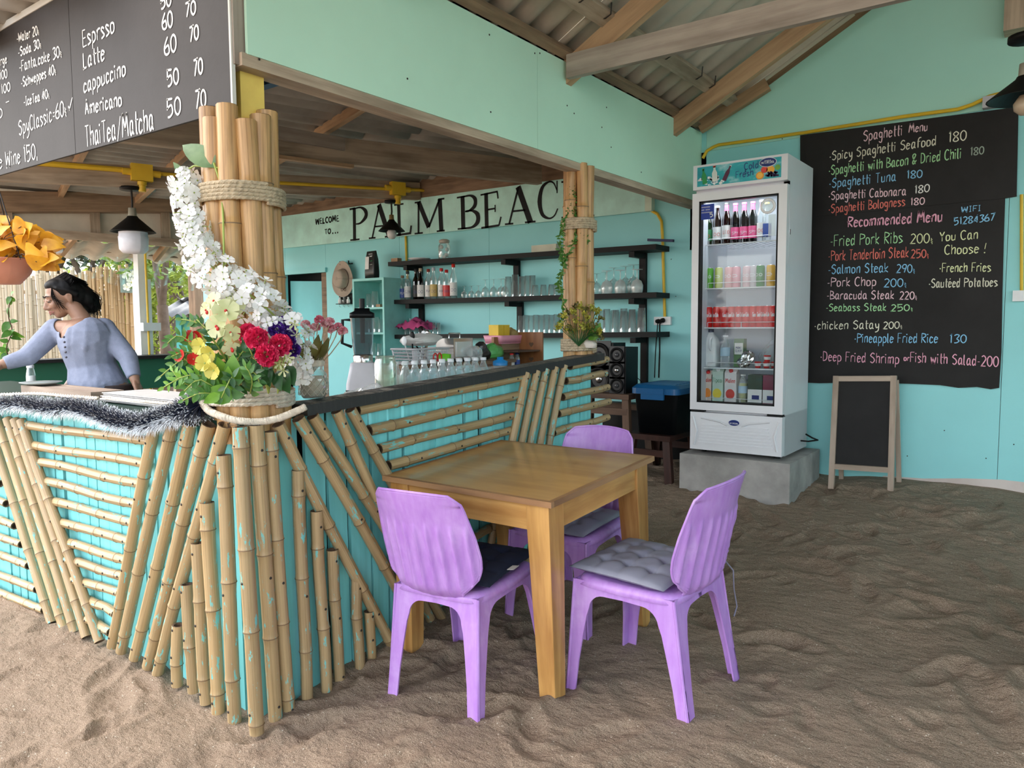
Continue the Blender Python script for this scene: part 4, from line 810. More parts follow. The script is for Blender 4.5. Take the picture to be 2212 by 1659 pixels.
# ================================================================ CHAIRS
m, nt, b = newmat('lilac_plastic'); v = coords(nt, 'Object'); v, _ = orand(nt, v, 11); n = noise(nt, v, 5, 6, .65); vs = coords(nt, 'Object', (40, 40, 5)); n2 = noise(nt, vs, 1, 4)
col = ramp(nt, n, [(.3, (.37, .17, .55)), (.55, (.45, .225, .64)), (.75, (.58, .37, .74))]); col = mix(nt, .3, col, ramp(nt, n2, [(.35, (.42, .21, .60)), (.65, (.62, .43, .78))]))
n3 = noise(nt, v, 2.3, 5, .7); col = mix(nt, ramp(nt, n3, [(.60, (0, 0, 0)), (.78, (.5, .5, .5))]), col, (.26, .15, .38))
nt.links.new(col, b.inputs['Base Color']); b.inputs['Roughness'].default_value = .36; bump(nt, b, noise(nt, v, 90, 2), .06, .002); G['purple'] = m
def chair():
    t = thing('plastic_chair', 'x', 'chair'); SH = .425
    def hwid(v):   # half width of the shell against height
        return np.interp(v, [0, .05, .10, .16, .23, .32, .42, .6, .85, .94, 1], [.118, .122, .138, .168, .196, .210, .214, .208, .190, .180, .150])
    def shell(u, v):
        s = (u-.5)*2; hw = float(hwid(v)); x = s*hw
        z = SH-.035+(.435)*v + (-.010*s*s if v > .9 else 0)
        y = -.185-.02-.10*v**1.15 - .035*(1-v)**0 + .0
        y += .055*(s*hw/.2)**2 + (.05*(1-min(v/.16, 1))**2)
        if .03 < v < .72: # vertical ribs
            f = 1-abs((v-.03)/.69*2-1)**6; k = s*hw/.19*4.05; amp = .013*f if abs(k) < 4.2 else 0
            ph = k-math.floor(k); y -= amp*(1-min(ph, 1-ph)*2)**3.5*1.0
        return Vector((x, y, z))
    MB().grid(shell, 92, 44).obj('backrest', G['purple'], t, local=True, solid=.006)
    def rim(sg):
        P = [shell(.5+.5*sg, v/30) for v in range(31)]; return [p+Vector((0, .002, 0)) for p in P]
    m = MB(); Lr = rim(-1); Rr = rim(1); tp = [shell(i/20, 1) for i in range(1, 20)]; m.tube(Lr+tp+Rr[::-1], .0055, 6); m.obj('rim', G['purple'], t, local=True)
    def seat(u, v):
        s, q = (u-.5)*2, (v-.5)*2; ex = 7.; r_ = (abs(s)**ex+abs(q)**ex)**(1/ex) if (s or q) else 0
        mx = max(abs(s), abs(q)); k = (mx/r_ if r_ > 1e-6 else 1); hw = .2135-.018*(q < 0)*abs(q)
        x, y = s*k*hw, q*k*.2135; z = SH + (-.012*(1-s*s)*(1-q*q)) - (.030*max(0, mx-.93)/.07)**1.0*(1 if mx > .93 else 0)
        return Vector((x, y+.0, z))
    MB().grid(seat, 36, 36).obj('seat', G['purple'], t, local=True, solid=.006)
    F = {}
    zf, zr_ = SH-.012, SH-.012
    CN = {(1, 1): (.205, .205), (-1, 1): (-.205, .205), (1, -1): (.188, -.2), (-1, -1): (-.188, -.2)}
    FT = {(1, 1): (.225, .245), (-1, 1): (-.225, .245), (1, -1): (.205, -.262), (-1, -1): (-.205, -.262)}
    def legplate(key, axis):   # one flat tapering plate of an L-section leg, flaring into the apron
        sx_, sy_ = key; c, f_ = Vector((*CN[key], 0)), Vector((*FT[key], 0)); oth = Vector((*CN[(-sx_, sy_) if axis == 0 else (sx_, -sy_)], 0)); mid = (c+oth)/2
        dirn = (mid-c).normalized(); half = (mid-c).length; P = []
        def out(z): return c+(f_-c)*max(0, (zf-z))/zf
        w_bot, w_top = .042, .085
        pts = [(0, zf), (0, -.08), (w_bot, -.08)]
        for z in (.1, .2, .28): pts.append((w_bot+(w_top-.018-w_bot)*(z/.3)**1.3, z))
        for a in range(0, 91, 15): r_ = .055; pts.append((w_top-.012+r_*(1-math.cos(math.radians(a))), zf-.045-r_+r_*math.sin(math.radians(a))))
        pts += [(half+.012, zf-.042), (half+.012, zf)]
        return [out(z)+dirn*s+Vector((0, 0, z)) for s, z in pts]
    for key in CN:
        m = MB(); sx_, sy_ = key
        for axis in (0, 1):
            P = legplate(key, axis); nrm = Vector((0, -sy_, 0)) if axis == 0 else Vector((-sx_, 0, 0)); m.prism(P, nrm*.007)
        P = [Vector((*CN[key], zf)), Vector((*FT[key], -.07))]; m.tube([P[0], P[1]], .006, 8)
        m.obj('leg', G['purple'], t, local=True)
    return t
ch0 = chair()
def gzm(x, y): return float(gz0(x, y))
def put(o, x, y, rz, lab, dz=0):
    o.location = (x, y, gzm(x, y)+dz); o.rotation_euler = (math.radians(3.0)*math.cos(rz), -math.radians(3.0)*math.sin(rz)*1, rz); o['label'] = lab; o['group'] = 'lilac plastic chairs round the table'; return o
K1 = put(ch0, -1.862, 2.235, math.radians(6), 'lilac plastic chair with a navy cushion, its ribbed back towards the counter corner', -.0)
K2 = put(dup(ch0, (0, 0, 0)), -1.235, 2.575, math.radians(86), 'lilac plastic chair with a grey cushion on the open sand side of the table')
K3 = put(dup(ch0, (0, 0, 0)), -1.845, 2.985, math.radians(180), 'lilac plastic chair with a grey cushion tucked behind the table by the counter', -.03)
# ================================================================ SEAT CUSHIONS
def cushion(w_, th, tuft=3, seed=1):
    r = random.Random(seed); T = [((i+.5)/tuft*2-1, (j+.5)/tuft*2-1) for i in range(tuft) for j in range(tuft)]; T = [((i-1)*.5, (j-1)*.5) for i in range(3) for j in range(3)]
    m = MB()
    for sg in (1, -1):
        def fn(u, v, sg=sg):
            s, q = (u-.5)*2, (v-.5)*2; e_ = max(0, (1-abs(s)**2.6)*(1-abs(q)**2.6))**.42; z = th*.5*e_
            for a, b2 in T: d2 = (s-a)**2+(q-b2)**2; z -= th*.34*math.exp(-d2/.010)*e_ + 0
            for a in (-.5, 0, .5): z -= th*.10*math.exp(-((s-a)/.045)**2)*e_ + th*.10*math.exp(-((q-a)/.045)**2)*e_
            z += th*.05*math.sin(9*s+4*q)*math.sin(7*q)*e_
            pin = 1-.055*(1-q*q)*abs(s)**3-.0; pin2 = 1-.055*(1-s*s)*abs(q)**3
            return Vector((s*w_/2*pin, q*w_/2*pin2, th*.5+z*sg*(1 if sg > 0 else .75)))
        m.grid(fn, 44, 44, 0)
        if sg < 0: n_ = 44*44; m.f[-n_:] = [f[::-1] for f in m.f[-n_:]]
    return m
def seatpad(mat, lab, K, rz, dx, dy, grp, sq=1.0, ties=True):
    t = thing('seat_cushion', lab, 'cushion', (0, 0, 0), group=grp); 
    c = cushion(.41, .062).obj('cover', G[mat], t, local=True)
    M_ = wm(K) @ Matrix.Translation((dx, dy, .420)) @ Matrix.Rotation(rz, 4, 'Z'); t.location = M_.to_translation(); t.rotation_euler = M_.to_euler(); t.scale = (1, sq, 1)
    if ties:
        for sg in (1,):
            MB().tube([(sg*.15, -.19, .03), (sg*.19, -.21, .03), (sg*.225, -.20, .035), (sg*.24, -.245, -.02), (sg*.235, -.25, -.09), (sg*.24, -.26, -.16), (sg*.235, -.25, -.2)], [.003, .005, .006, .004, .0035, .0035, .004], 6, sq=.5).obj('tie', G[mat], t, local=True)
    return t
cs1 = seatpad('navy', 'dark navy seat cushion on the chair nearest the counter corner', K1, .05, .0, .03, 'seat cushions', ties=False)
MB().boxf((.20, -.06, .045), (.028, 0, .004), (0, .045, 0), (0, 0, .002)).obj('care_tag', G['card'], cs1, local=True)
seatpad('grey', 'tufted grey seat cushion on the chair on the open sand side', K2, -.03, 0, .025, 'seat cushions')
seatpad('grey', 'tufted grey seat cushion on the chair behind the table', K3, .02, 0, .03, 'seat cushions', ties=False)
# ================================================================ DRINKS FRIDGE
bk = thing('concrete_block', 'grey concrete plinth under the drinks fridge', 'plinth', (-1.78, 5.3, .3))
MB().box(-2.165, -1.405, 4.93, 5.66, .1, .50).obj('block', G['concrete'], bk, bev=.012)
FX0, FX1, FY0, FY1, FZ0, FZ1 = -2.115, -1.478, 5.02, 5.58, .525, 2.50
fg = thing('drinks_fridge', 'tall white glass-door drinks fridge with a turquoise header on the concrete plinth', 'fridge', (-1.8, 5.3, .50))
MB().box(FX0+.01, FX0+.04, FY0+.03, FY1, .80, 2.30).box(FX1-.04, FX1, FY0+.03, FY1, FZ0, FZ1-.01).box(FX0, FX1-.04, FY1-.04, FY1, FZ0, FZ1-.02).box(FX0, FX1, FY0+.03, FY1, FZ0, .80).box(FX0, FX1, FY0+.03, FY1, 2.30, FZ1-.01).obj('cabinet_shell', G['fridge'], fg, bev=.008)
MB().box(FX0+.04, FX1-.04, FY1-.06, FY1-.05, .80, 2.30).box(FX0+.045, FX0+.05, FY0+.04, FY1-.06, .8, 2.3).box(FX1-.05, FX1-.045, FY0+.04, FY1-.06, .8, 2.3).obj('inner_lining', G['fridgein'], fg)
for x in (FX0+.06, FX1-.06):
    for y in (FY0+.08, FY1-.08): MB().lathe([(.02, 0), (.02, .025), (.012, .03)], 10, (x, y, .499)).obj('foot', G['black'], fg)
# header
MB().boxf((FX0, FY0-.03, 2.325), (FX1-FX0, 0, 0), (0, .06, 0), (0, 0, .165)).obj('header', G['fridge'], fg, bev=.012)
HY = FY0-.032; hb = MB(); x0, x1, z0, z1 = FX0+.03, FX1-.04, 2.345, 2.475
MB().prism([(x0, HY, z0), (x1, HY, z0), (x1, HY, z1), (x0, HY, z1)], (0, .004, 0)).obj('header_print', None or (lambda: (lambda m, nt, b: (nt.links.new(ramp(nt, noise(nt, coords(nt, 'Object', (5, 1, 9)), 1, 5), [(.3, (.01, .26, .33)), (.55, (.03, .40, .45)), (.72, (.5, .75, .78))]), b.inputs['Base Color']), m)[1])(*newmat('header_blue')))(), fg)
X = lambda u: x0+(x1-x0)*u
Z = lambda v: z0+(z1-z0)*v
write('Cold', (X(.58), HY, Z(.58)), (X(.74), HY, Z(.60)), .042, (0, -1, 0), solidc('dk_letters', (.02, .08, .22)), fg, .0032, 'header_lettering')
write('Fresh', (X(.48), HY, Z(.22)), (X(.68), HY, Z(.25)), .042, (0, -1, 0), solidc('dk_letters', (.02, .08, .22)), fg, .0032, 'header_lettering')
write('&', (X(.585), HY, Z(.46)), (X(.60), HY, Z(.46)), .018, (0, -1, 0), solidc('dk_letters', (.02, .08, .22)), fg, .002, 'header_lettering')
def disc(c, rx, rz_, y, mat, nm, par, n=24, d=.002): return MB().prism([(c[0]+rx*math.cos(2*PI*i/n), y, c[1]+rz_*math.sin(2*PI*i/n)) for i in range(n)], (0, d, 0)).obj(nm, mat, par)
navy = solidc('emblem_navy', (.015, .03, .16), .3); wht = solidc('print_white', (.8, .82, .85), .4)
for (u, v), k in (((.85, .80), 1.0),):
    disc((X(u), Z(v)), .056, .030, HY-.004, wht, 'emblem_rim', fg); disc((X(u), Z(v)), .053, .027, HY-.006, navy, 'emblem', fg)
    write('INTERCOOL', (X(u)-.043, HY-.007, Z(v)-.008), (X(u)+.043, HY-.007, Z(v)-.008), .013, (0, -1, 0), wht, fg, .0011, 'emblem_lettering', seed=-1); write('SANDEN', (X(u)-.02, HY-.007, Z(v)+.007), (X(u)+.02, HY-.007, Z(v)+.007), .006, (0, -1, 0), wht, fg, .0006, 'emblem_lettering', seed=-1)
for u, v, r, c in ((.76, .2, .026, (.85, .32, .02)), (.81, .46, .022, (.7, .06, .04)), (.88, .42, .026, (.85, .42, .05)), (.96, .5, .018, (.15, .4, .06))): disc((X(u), Z(v)), r, r*.95, HY-.002, solidc('fruit%d' % int(u*100), c), 'printed_fruit', fg)
for i in range(26): disc((X(.83+.14*random.random()), Z(.08+.22*random.random())), .007, .007, HY-.003, solidc('berry', (.03, .01, .07)), 'printed_berry', fg, 8)
disc((X(.76), Z(.2)), .019, .018, HY-.0035, solidc('orange_flesh', (.95, .5, .08)), 'printed_fruit', fg)
for i in range(34):
    u, v = .02+.36*random.random(), .02+.42*random.random(); r = random.uniform(.006, .015)
    MB().prism([(X(u)+r*math.cos(a+i), HY-.0025, Z(v)+r*math.sin(a+i)*.8) for a in (0, 1.7, 3.1, 4.6)], (0, .001, 0)).obj('printed_ice', solidc('ice%d' % (i % 3), [(.75, .86, .92), (.4, .65, .78), (.88, .94, .96)][i % 3], .3), fg)
for u, v, an_, c, hw_ in ((.09, .45, -.15, (.03, .28, .08), .016), (.22, .52, -.05, (.72, .78, .74), .018), (.37, .48, .45, (.10, .02, .06), .014)):
    cx, cz = X(u), Z(v); R2 = lambda x, z: (cx+x*math.cos(an_)+z*math.sin(an_), HY-.004, cz-x*math.sin(an_)+z*math.cos(an_))
    MB().prism([R2(*q) for q in ((-hw_, -.045), (hw_, -.045), (hw_, .012), (hw_*.4, .035), (hw_*.4, .055), (-hw_*.4, .055), (-hw_*.4, .035), (-hw_, .012))], (0, .001, 0)).obj('printed_bottle', solidc('pb%d' % int(u*100), c, .3), fg)
    MB().prism([R2(*q) for q in ((-hw_*.5, .048), (hw_*.5, .048), (hw_*.5, .060), (-hw_*.5, .060))], (0, .0005, 0)).obj('printed_cap', solidc('pc%d' % int(u*100), (.7, .08, .05) if u == .22 else (.1, .35, .12) if u < .2 else (.8, .8, .85)), fg)
# door
DX0, DX1, DZ0, DZ1 = FX0-.002, FX1+.002, .81, 2.30; gx0, gx1, gz0_, gz1_ = aY(1511, 600, FY0-.01).x, aY(1681, 600, FY0-.01).x, .862, 2.245
m = MB(); y0, y1 = FY0-.035, FY0+.015
for a in ((DX0, gx0, DZ0, DZ1), (gx1, DX1, DZ0, DZ1), (gx0, gx1, DZ0, gz0_), (gx0, gx1, gz1_, DZ1)): m.box(a[0], a[1], y0, y1, a[2], a[3])
dr_ = m.obj('door', G['fridge'], fg, bev=.006)
m = MB()
for a in ((gx0, gx0+.012, gz0_, gz1_), (gx1-.012, gx1, gz0_, gz1_), (gx0, gx1, gz0_, gz0_+.01), (gx0, gx1, gz1_-.01, gz1_)): m.box(a[0], a[1], y0+.006, y1, a[2], a[3])
m.obj('gasket', G['black'], dr_)
MB().box(gx0+.005, gx1-.005, y0+.016, y0+.020, gz0_+.004, gz1_-.004).obj('glass_pane', G['pane'], dr_)
st = MB().box(gx0+.012, gx0+.105, y0+.008, y0+.0095, gz1_-.125, gz1_-.022).obj('blue_sticker', solidc('sticker_blue', (.01, .04, .30)), dr_)
for i, t_ in enumerate(('------', '-- ---', '-----')): write(t_.replace('-', 'o'), (gx0+.018, y0+.007, gz1_-.045-.018*i), (gx0+.075, y0+.007, gz1_-.045-.018*i), .010, (0, -1, 0), wht, dr_, .0008, 'sticker_lettering')
write('5', (gx0+.078, y0+.007, gz1_-.11), (gx0+.095, y0+.007, gz1_-.11), .03, (0, -1, 0), wht, dr_, .003, 'sticker_lettering')
disc((gx1-.07, gz1_-.075), .052, .052, y0+.008, G['frost'], 'round_decal', dr_, 20); MB().box(gx1-.065, gx1-.018, y0+.008, y0+.009, gz1_-.27, gz1_-.13).obj('oblong_decal', G['frost'], dr_)
MB().lathe([(.05, 0), (.05, .002), (.034, .002), (.034, 0)], 20, (gx1-.07, y0+.007, gz1_-.075), ax=(0, -1, 0)).obj('decal_ring', wht, dr_)
MB().box(FX0+.005, FX0+.10, FY0-.028, FY0+.01, .795, .808).box(FX1-.10, FX1, FY0-.03, FY0+.01, .795, .808).obj('hinge', G['black'], fg)
# lower grille with its relief
gp_ = MB().boxf((FX0, FY0-.03, FZ0+.005), (FX1-FX0, 0, 0), (0, .06, 0), (0, 0, .262)).obj('kick_panel', G['fridge'], fg, bev=.012)
for i in range(7):
    z = .575+i*.021; k = .06+.005*i; MB().boxf((FX0+k, FY0-.037, z), (FX1-FX0-2*k, 0, 0), (0, .01, 0), (0, 0, .010)).obj('grille_slat', G['fridge'], gp_, bev=.002)
for sg, xx in ((1, FX0), (-1, FX1)):
    MB().tube([(xx+sg*.03, FY0-.03, .56), (xx+sg*.05, FY0-.034, .66), (xx+sg*.02, FY0-.03, .76)], .008, 6).obj('side_moulding', G['fridge'], gp_)
    MB().tube([(xx+sg*.08, FY0-.032, .755), (xx+sg*.22, FY0-.034, .735), ((FX0+FX1)/2-sg*.05, FY0-.033, .712)], .007, 6).obj('sweep_moulding', G['fridge'], gp_)
cx = (FX0+FX1)/2-.0; disc((cx, .735), .040, .023, FY0-.040, wht, 'emblem_rim', gp_); disc((cx, .735), .037, .020, FY0-.042, navy, 'emblem', gp_); write('INTERCOOL', (cx-.03, FY0-.0435, .727), (cx+.03, FY0-.0435, .727), .009, (0, -1, 0), wht, gp_, .0008, 'emblem_lettering', seed=-1)
MB().box(FX1-.001, FX1+.002, 5.06, 5.075, 1.985, 2.02).obj('lock', G['chrome'], fg)
MB().tube([(FX1+.01, 5.52, .62), (FX1+.06, 5.5, .60), (FX1+.11, 5.45, .595), (FX1+.06, 5.4, .588), (FX1+.005, 5.42, .585)], .006, 6).obj('power_cord', G['black'], fg)
SHZ = [aY(1600, y, 5.12).z for y in (524, 620.6, 707, 795, 872)]
for z in SHZ:
    m = MB().box(gx0-.01, gx1+.02, 5.10, 5.106, z-.008, z)
    for i in range(16): x = gx0-.008+i*(gx1-gx0+.02)/15; m.tube([(x, 5.1, z-.003), (x, 5.5, z-.003)], .0018, 4)
    for x in np.linspace(gx0+.03, gx1-.03, 3): m.tube([(x, 5.095, z), (x, 5.095, z+.035)], .0022, 5)
    m.tube([(gx0+.03, 5.095, z+.035), (gx1-.03, 5.095, z+.035)], .0022, 5); m.obj('wire_shelf', G['white'], fg)
fl = bpy.data.lights.new('fridge_tube', 'AREA'); fl.shape = 'RECTANGLE'; fl.size = .5; fl.size_y = .05; fl.energy = .9; fl.color = (.93, .97, 1)
flo = bpy.data.objects.new('fridge_tube', fl); SC.collection.objects.link(flo); flo.location = (-1.8, 5.12, 2.27); flo.rotation_euler = (math.radians(25), 0, 0)
# ---- bottle and can builders (parts: body, label, cap)
def bprof(R, H, neck=.013, sh=.6, nb=.8): return [(0, 0), (R*.9, 0), (R, .006), (R, H*sh), (R*.92, H*(sh+.06)), (neck*1.2, H*nb), (neck, H*.86), (neck, H*.955), (neck*1.15, H*.96), (neck*1.15, H*.975)]
def bottle(name, label, cat, R, H, gcol, lab=None, cap=None, grp=None, neck=.013, sh=.6, nb=.8, lz=(.12, .45), neckfoil=None, liquid=None, text=None, capr=1.25, caph=.05, tcol=None):
    t = thing(name, label, cat, (0, 0, 0), group=grp)
    MB().lathe(bprof(R, H, neck, sh, nb), 16).obj('body', G[gcol] if isinstance(gcol, str) else gcol, t, local=True)
    if liquid: MB().lathe([(0, .004), (R*.93, .004), (R*.93, H*sh*liquid[1]), (0, H*sh*liquid[1])], 14).obj('drink', liquid[0], t, local=True)
    if lab: MB().lathe([(R+.0008, H*lz[0]), (R+.0008, H*lz[1])], 18).obj('label', lab, t, local=True)
    if lab and text:
        mm = MB(); W_ = R*1.5; S, L = strokes(text); cap_ = min(H*(lz[1]-lz[0])*.4, W_/L*8); z0_ = H*(lz[0]+lz[1])/2-cap_/2
        for P in S: ribbon(mm, crs(P) if len(P) > 2 else P, (.0012*L/W_, .0012*8/cap_), lambda x, y: Vector(((R+.0016)*math.sin((x/L-.5)*W_/R), -(R+.0016)*math.cos((x/L-.5)*W_/R), z0_+y/8*cap_)))
        mm.obj('label_lettering', tcol or wht, t, local=True)
    if neckfoil: MB().lathe([(neck*1.28, H*.80), (neck*1.08, H*.87), (neck*1.08, H*.95)], 14).obj('neck_foil', neckfoil, t, local=True)
    if cap: MB().lathe([(neck*capr, H*(1-caph)), (neck*capr, H), (0, H)], 14).obj('cap', cap, t, local=True)
    return t
brown = glass('brown_bottle', (.16, .06, .02), .3); greenb = glass('green_bottle', (.05, .22, .06), .3); dark = glass('dark_bottle', (.06, .02, .02), .3)
pinkl = solidc('label_pink', (.80, .12, .30), .4); wl_ = solidc('label_white', (.75, .75, .73), .5); gl_ = solidc('label_green', (.03, .22, .08), .4); bl_ = solidc('label_blue', (.03, .08, .35), .4); rd_ = solidc('label_red', (.62, .02, .02), .35); gold = solidc('label_gold', (.55, .40, .12), .4)
fy = 5.17; grp = 'bottles on the top fridge shelf'
def fx(zx): return aY(1440+zx*.458, 700, fy).x
bl = [(190, 'dark green beer bottle at the left end of the top fridge shelf', .24, greenb, gl_, None, None, 'o'), (232, 'pale amber bottle with white and blue label, second on the top fridge shelf', .27, brown, wl_, None, wl_, 'oo'),
      (275, 'brown beer bottle with white oval label, third on the top fridge shelf', .285, brown, wl_, pinkl, None, 'LEO'), (438, 'clear bottle with blue and white label right of the pink-labelled three', .28, 'glass', wl_, None, wl_, 'oo'), (463, 'yellowish clear bottle at the right end of the top fridge shelf', .26, 'glass', bl_, None, gold, None)]
for zx, lab, H, g, l, nf, cp, tx in bl: t = bottle('beer_bottle', lab, 'bottle', .030, H, g, l, cp or solidc('cap_dk', (.05, .05, .05)), grp, neckfoil=nf, text=tx, tcol=rd_); t.location = (fx(zx), fy, SHZ[0]+.001); t.rotation_euler = (0, 0, .34)
pk = bottle('cooler_bottle', 'dark wine cooler bottle with a pink foil neck and pink label', 'bottle', .029, .275, dark, pinkl, pinkl, 'pink-necked bottles on the top fridge shelf', neckfoil=pinkl, lz=(.10, .40), text='SPY'); pk.location = (fx(316), fy, SHZ[0]+.001); pk.rotation_euler = (0, 0, .34)
pk['label'] = 'dark bottle with pink neck, left one of the three pink-necked bottles'
for zx, lb in ((357, 'dark bottle with pink neck, middle one of the three pink-necked bottles'), (397, 'dark bottle with pink neck, right one of the three pink-necked bottles')): dup(pk, (fx(zx), fy, SHZ[0]+.001), .34, label=lb)
def can(label, col, text=None, grp=None, R=.028, H=.145, tcol=None):
    t = thing('drink_can', label, 'can', group=grp); MB().lathe([(R*.85, 0), (R, .008), (R, H-.012), (R*.86, H-.002)], 18).obj('body', col, t, local=True)
    MB().lathe([(R*.86, H-.002), (R*.86, H), (R*.8, H-.003), (0, H-.003)], 16).obj('lid', G['chrome'], t, local=True)
    if text:
        mm = MB(); S, L = strokes(text); W_ = R*1.7; cap_ = .028
        for P in S: ribbon(mm, crs(P) if len(P) > 2 else P, (.0013*L/W_, .0013*8/cap_), lambda x, y: Vector(((R+.0006)*math.sin((x/L-.5)*W_/R), -(R+.0006)*math.cos((x/L-.5)*W_/R), H*.5+y/8*cap_)))
        mm.obj('lettering', tcol or wht, t, local=True)
    return t
cg = [(200, 'green and yellow drink can at the left end of the second fridge shelf', (.12, .42, .05)), (243, 'yellow-green drink can, second on the second fridge shelf', (.45, .55, .08)), (290, 'pale pink drink can, third on the second fridge shelf', (.80, .42, .45)), (325, 'rose pink drink can in the middle of the second fridge shelf', (.78, .35, .42)),
      (375, 'whitish pink drink can right of the rose pink one', (.78, .55, .60)), (408, 'silver-pink drink can beside the dark green one', (.60, .55, .60)), (438, 'dark green drink can on the second fridge shelf', (.02, .22, .05)), (487, 'orange-yellow drink can at the right end of the second fridge shelf', (.75, .42, .04))]
for i, (zx, lb, c) in enumerate(cg): can(lb, solidc('can%d' % i, c, .25), 'o' if i % 2 else 'oo', 'cans on the second fridge shelf', R=.029 if i not in (0, 1) else .027).location = (fx(zx), fy, SHZ[1]+.001)
c0 = can('first red cola can from the left on the third fridge shelf', solidc('cola_red', (.66, .01, .012), .25), 'Coca-Cola', 'red cola cans on the third fridge shelf'); 
for i, zx in enumerate((197, 236, 270, 305, 340, 375, 408, 440, 474, 502)):
    o = c0 if i == 0 else dup(c0, (0, 0, 0), label=ORD[i]+' red cola can from the left on the third fridge shelf'); o.location = (fx(zx), fy+.0*(i % 2), SHZ[2]+.001); o.rotation_euler = (0, 0, [.4, -.1, .9, .3, .5, .1, 1.0, .4, 0, .6][i])
# shelf four: milk jug, water bottle, carton, foil bag, pots
z = SHZ[3]+.001; t = thing('milk_jug', 'large white plastic milk jug in the fridge', 'jug', (fx(205), fy+.02, z)); 
def rrect(w_, d_, z, r_=.02, n=5): 
    P = []
    for cx_, cy_, a0 in ((w_-r_, d_-r_, 0), (-w_+r_, d_-r_, 90), (-w_+r_, -d_+r_, 180), (w_-r_, -d_+r_, 270)):
        for k in range(n+1): a = math.radians(a0+90*k/n); P.append(Vector((cx_+r_*math.cos(a), cy_+r_*math.sin(a), z)))
    return P
def loft(secs, m=None, mi=0, cap=True, sm=True):
    m = m or MB(); n = len(secs[0]); vs = [p for s in secs for p in s]; fs = []
    for j in range(len(secs)-1):
        for k in range(n): a, b_ = j*n+k, j*n+(k+1) % n; fs.append((a, b_, b_+n, a+n))
    if cap: fs.append(tuple(range(n))[::-1]); fs.append(tuple((len(secs)-1)*n+k for k in range(n)))
    return m.add(vs, fs, mi, sm, [(0, 0)]*len(vs))
loft([rrect(.052, .05, 0), rrect(.055, .052, .02), rrect(.055, .052, .16), rrect(.045, .042, .20), rrect(.02, .02, .235, .015), rrect(.018, .018, .25, .014)]).obj('body', solidc('milk_white', (.78, .80, .80), .4), t, local=True)
MB().lathe([(.021, .245), (.021, .268), (0, .268)], 14).obj('cap', solidc('milkcap', (.05, .06, .12)), t, local=True); MB().tube([(.02, -.045, .205), (.02, -.07, .19), (.02, -.068, .13), (.02, -.05, .12)], .009, 8).obj('handle', G['white'], t, local=True)
t = bottle('water_bottle', 'clear water bottle with pale blue label next to the milk jug in the fridge', 'bottle', .033, .225, 'pet', solidc('pale_blue', (.45, .62, .75)), G['white'], neck=.014, lz=(.35, .62)); t.location = (fx(279), fy, z)
t = thing('drink_carton', 'small green and white carton behind the foil bag in the fridge', 'carton', (fx(335), fy+.06, z)); MB().box(-.035, .035, -.03, .03, 0, .20).obj('box', solidc('carton_g', (.10, .20, .08)), t, local=True, bev=.002); MB().box(-.03, .03, -.0315, -.0305, .09, .17).obj('label', wl_, t, local=True)
write('MONT', (-.02, -.032, .13), (.02, -.032, .13), .014, (0, -1, 0), navy, t, .001, 'lettering', seed=-1).matrix_parent_inverse = Matrix(); write('CLAIR', (-.022, -.032, .108), (.022, -.032, .108), .014, (0, -1, 0), navy, t, .001, 'lettering', seed=-1).matrix_parent_inverse = Matrix()
def crumple(name, label, cat, c, r, mat, seed=1, amp=.35, n=26, grp=None):
    rr = random.Random(seed); D = [Vector((rr.gauss(0, 1), rr.gauss(0, 1), rr.gauss(0, 1))).normalized() for _ in range(26)]; H = [rr.uniform(-1, 1) for _ in D]
    def fn(u, v):
        a, t_ = 2*PI*u, PI*v; d = Vector((math.sin(t_)*math.cos(a), math.sin(t_)*math.sin(a), -math.cos(t_))); k = 1
        for q, h in zip(D, H): k += amp*.5*h*max(0, d.dot(q)-.55)/.45
        p = Vector((d.x*r[0], d.y*r[1], d.z*r[2]))*k; p.z = max(p.z, -r[2]*.75); return p+Vector((0, 0, r[2]*.75))
    o = MB().grid(fn, n, n//2, sm=False).obj(name, mat); o.location = c; return tag(o, label, cat, grp)
crumple('foil_bag', 'crumpled silver foil bag on the fourth fridge shelf', 'bag', (fx(378), fy, z), (.055, .04, .05), G['chrome'], 5, .8)
crumple('plastic_bag', 'clear grey plastic bag behind the pots in the fridge', 'bag', (fx(455), fy+.12, z), (.06, .05, .10), G['foil'], 6, .5)
for i, (zx, dz) in enumerate(((434, 0), (475, 0), (492, .0), (478, .045))):
    t = thing('yogurt_pot', ['small red and white pot left of the stacked ones in the fridge', 'small red and white pot, bottom of its stack in the fridge', 'small red and white pot at the far right of its fridge shelf', 'small red and white pot on top of the stack in the fridge'][i], 'pot', (fx(zx)+(.01 if i == 2 else 0), fy+(.05 if i == 2 else 0), z+dz), group='red and white pots in the fridge')
    MB().lathe([(0, 0), (.018, 0), (.024, .043), (.025, .044), (0, .044)], 14).obj('cup', rd_, t, local=True); MB().lathe([(.0215, .014), (.0235, .034)], 14).obj('label', wl_, t, local=True)
z = SHZ[4]+.001
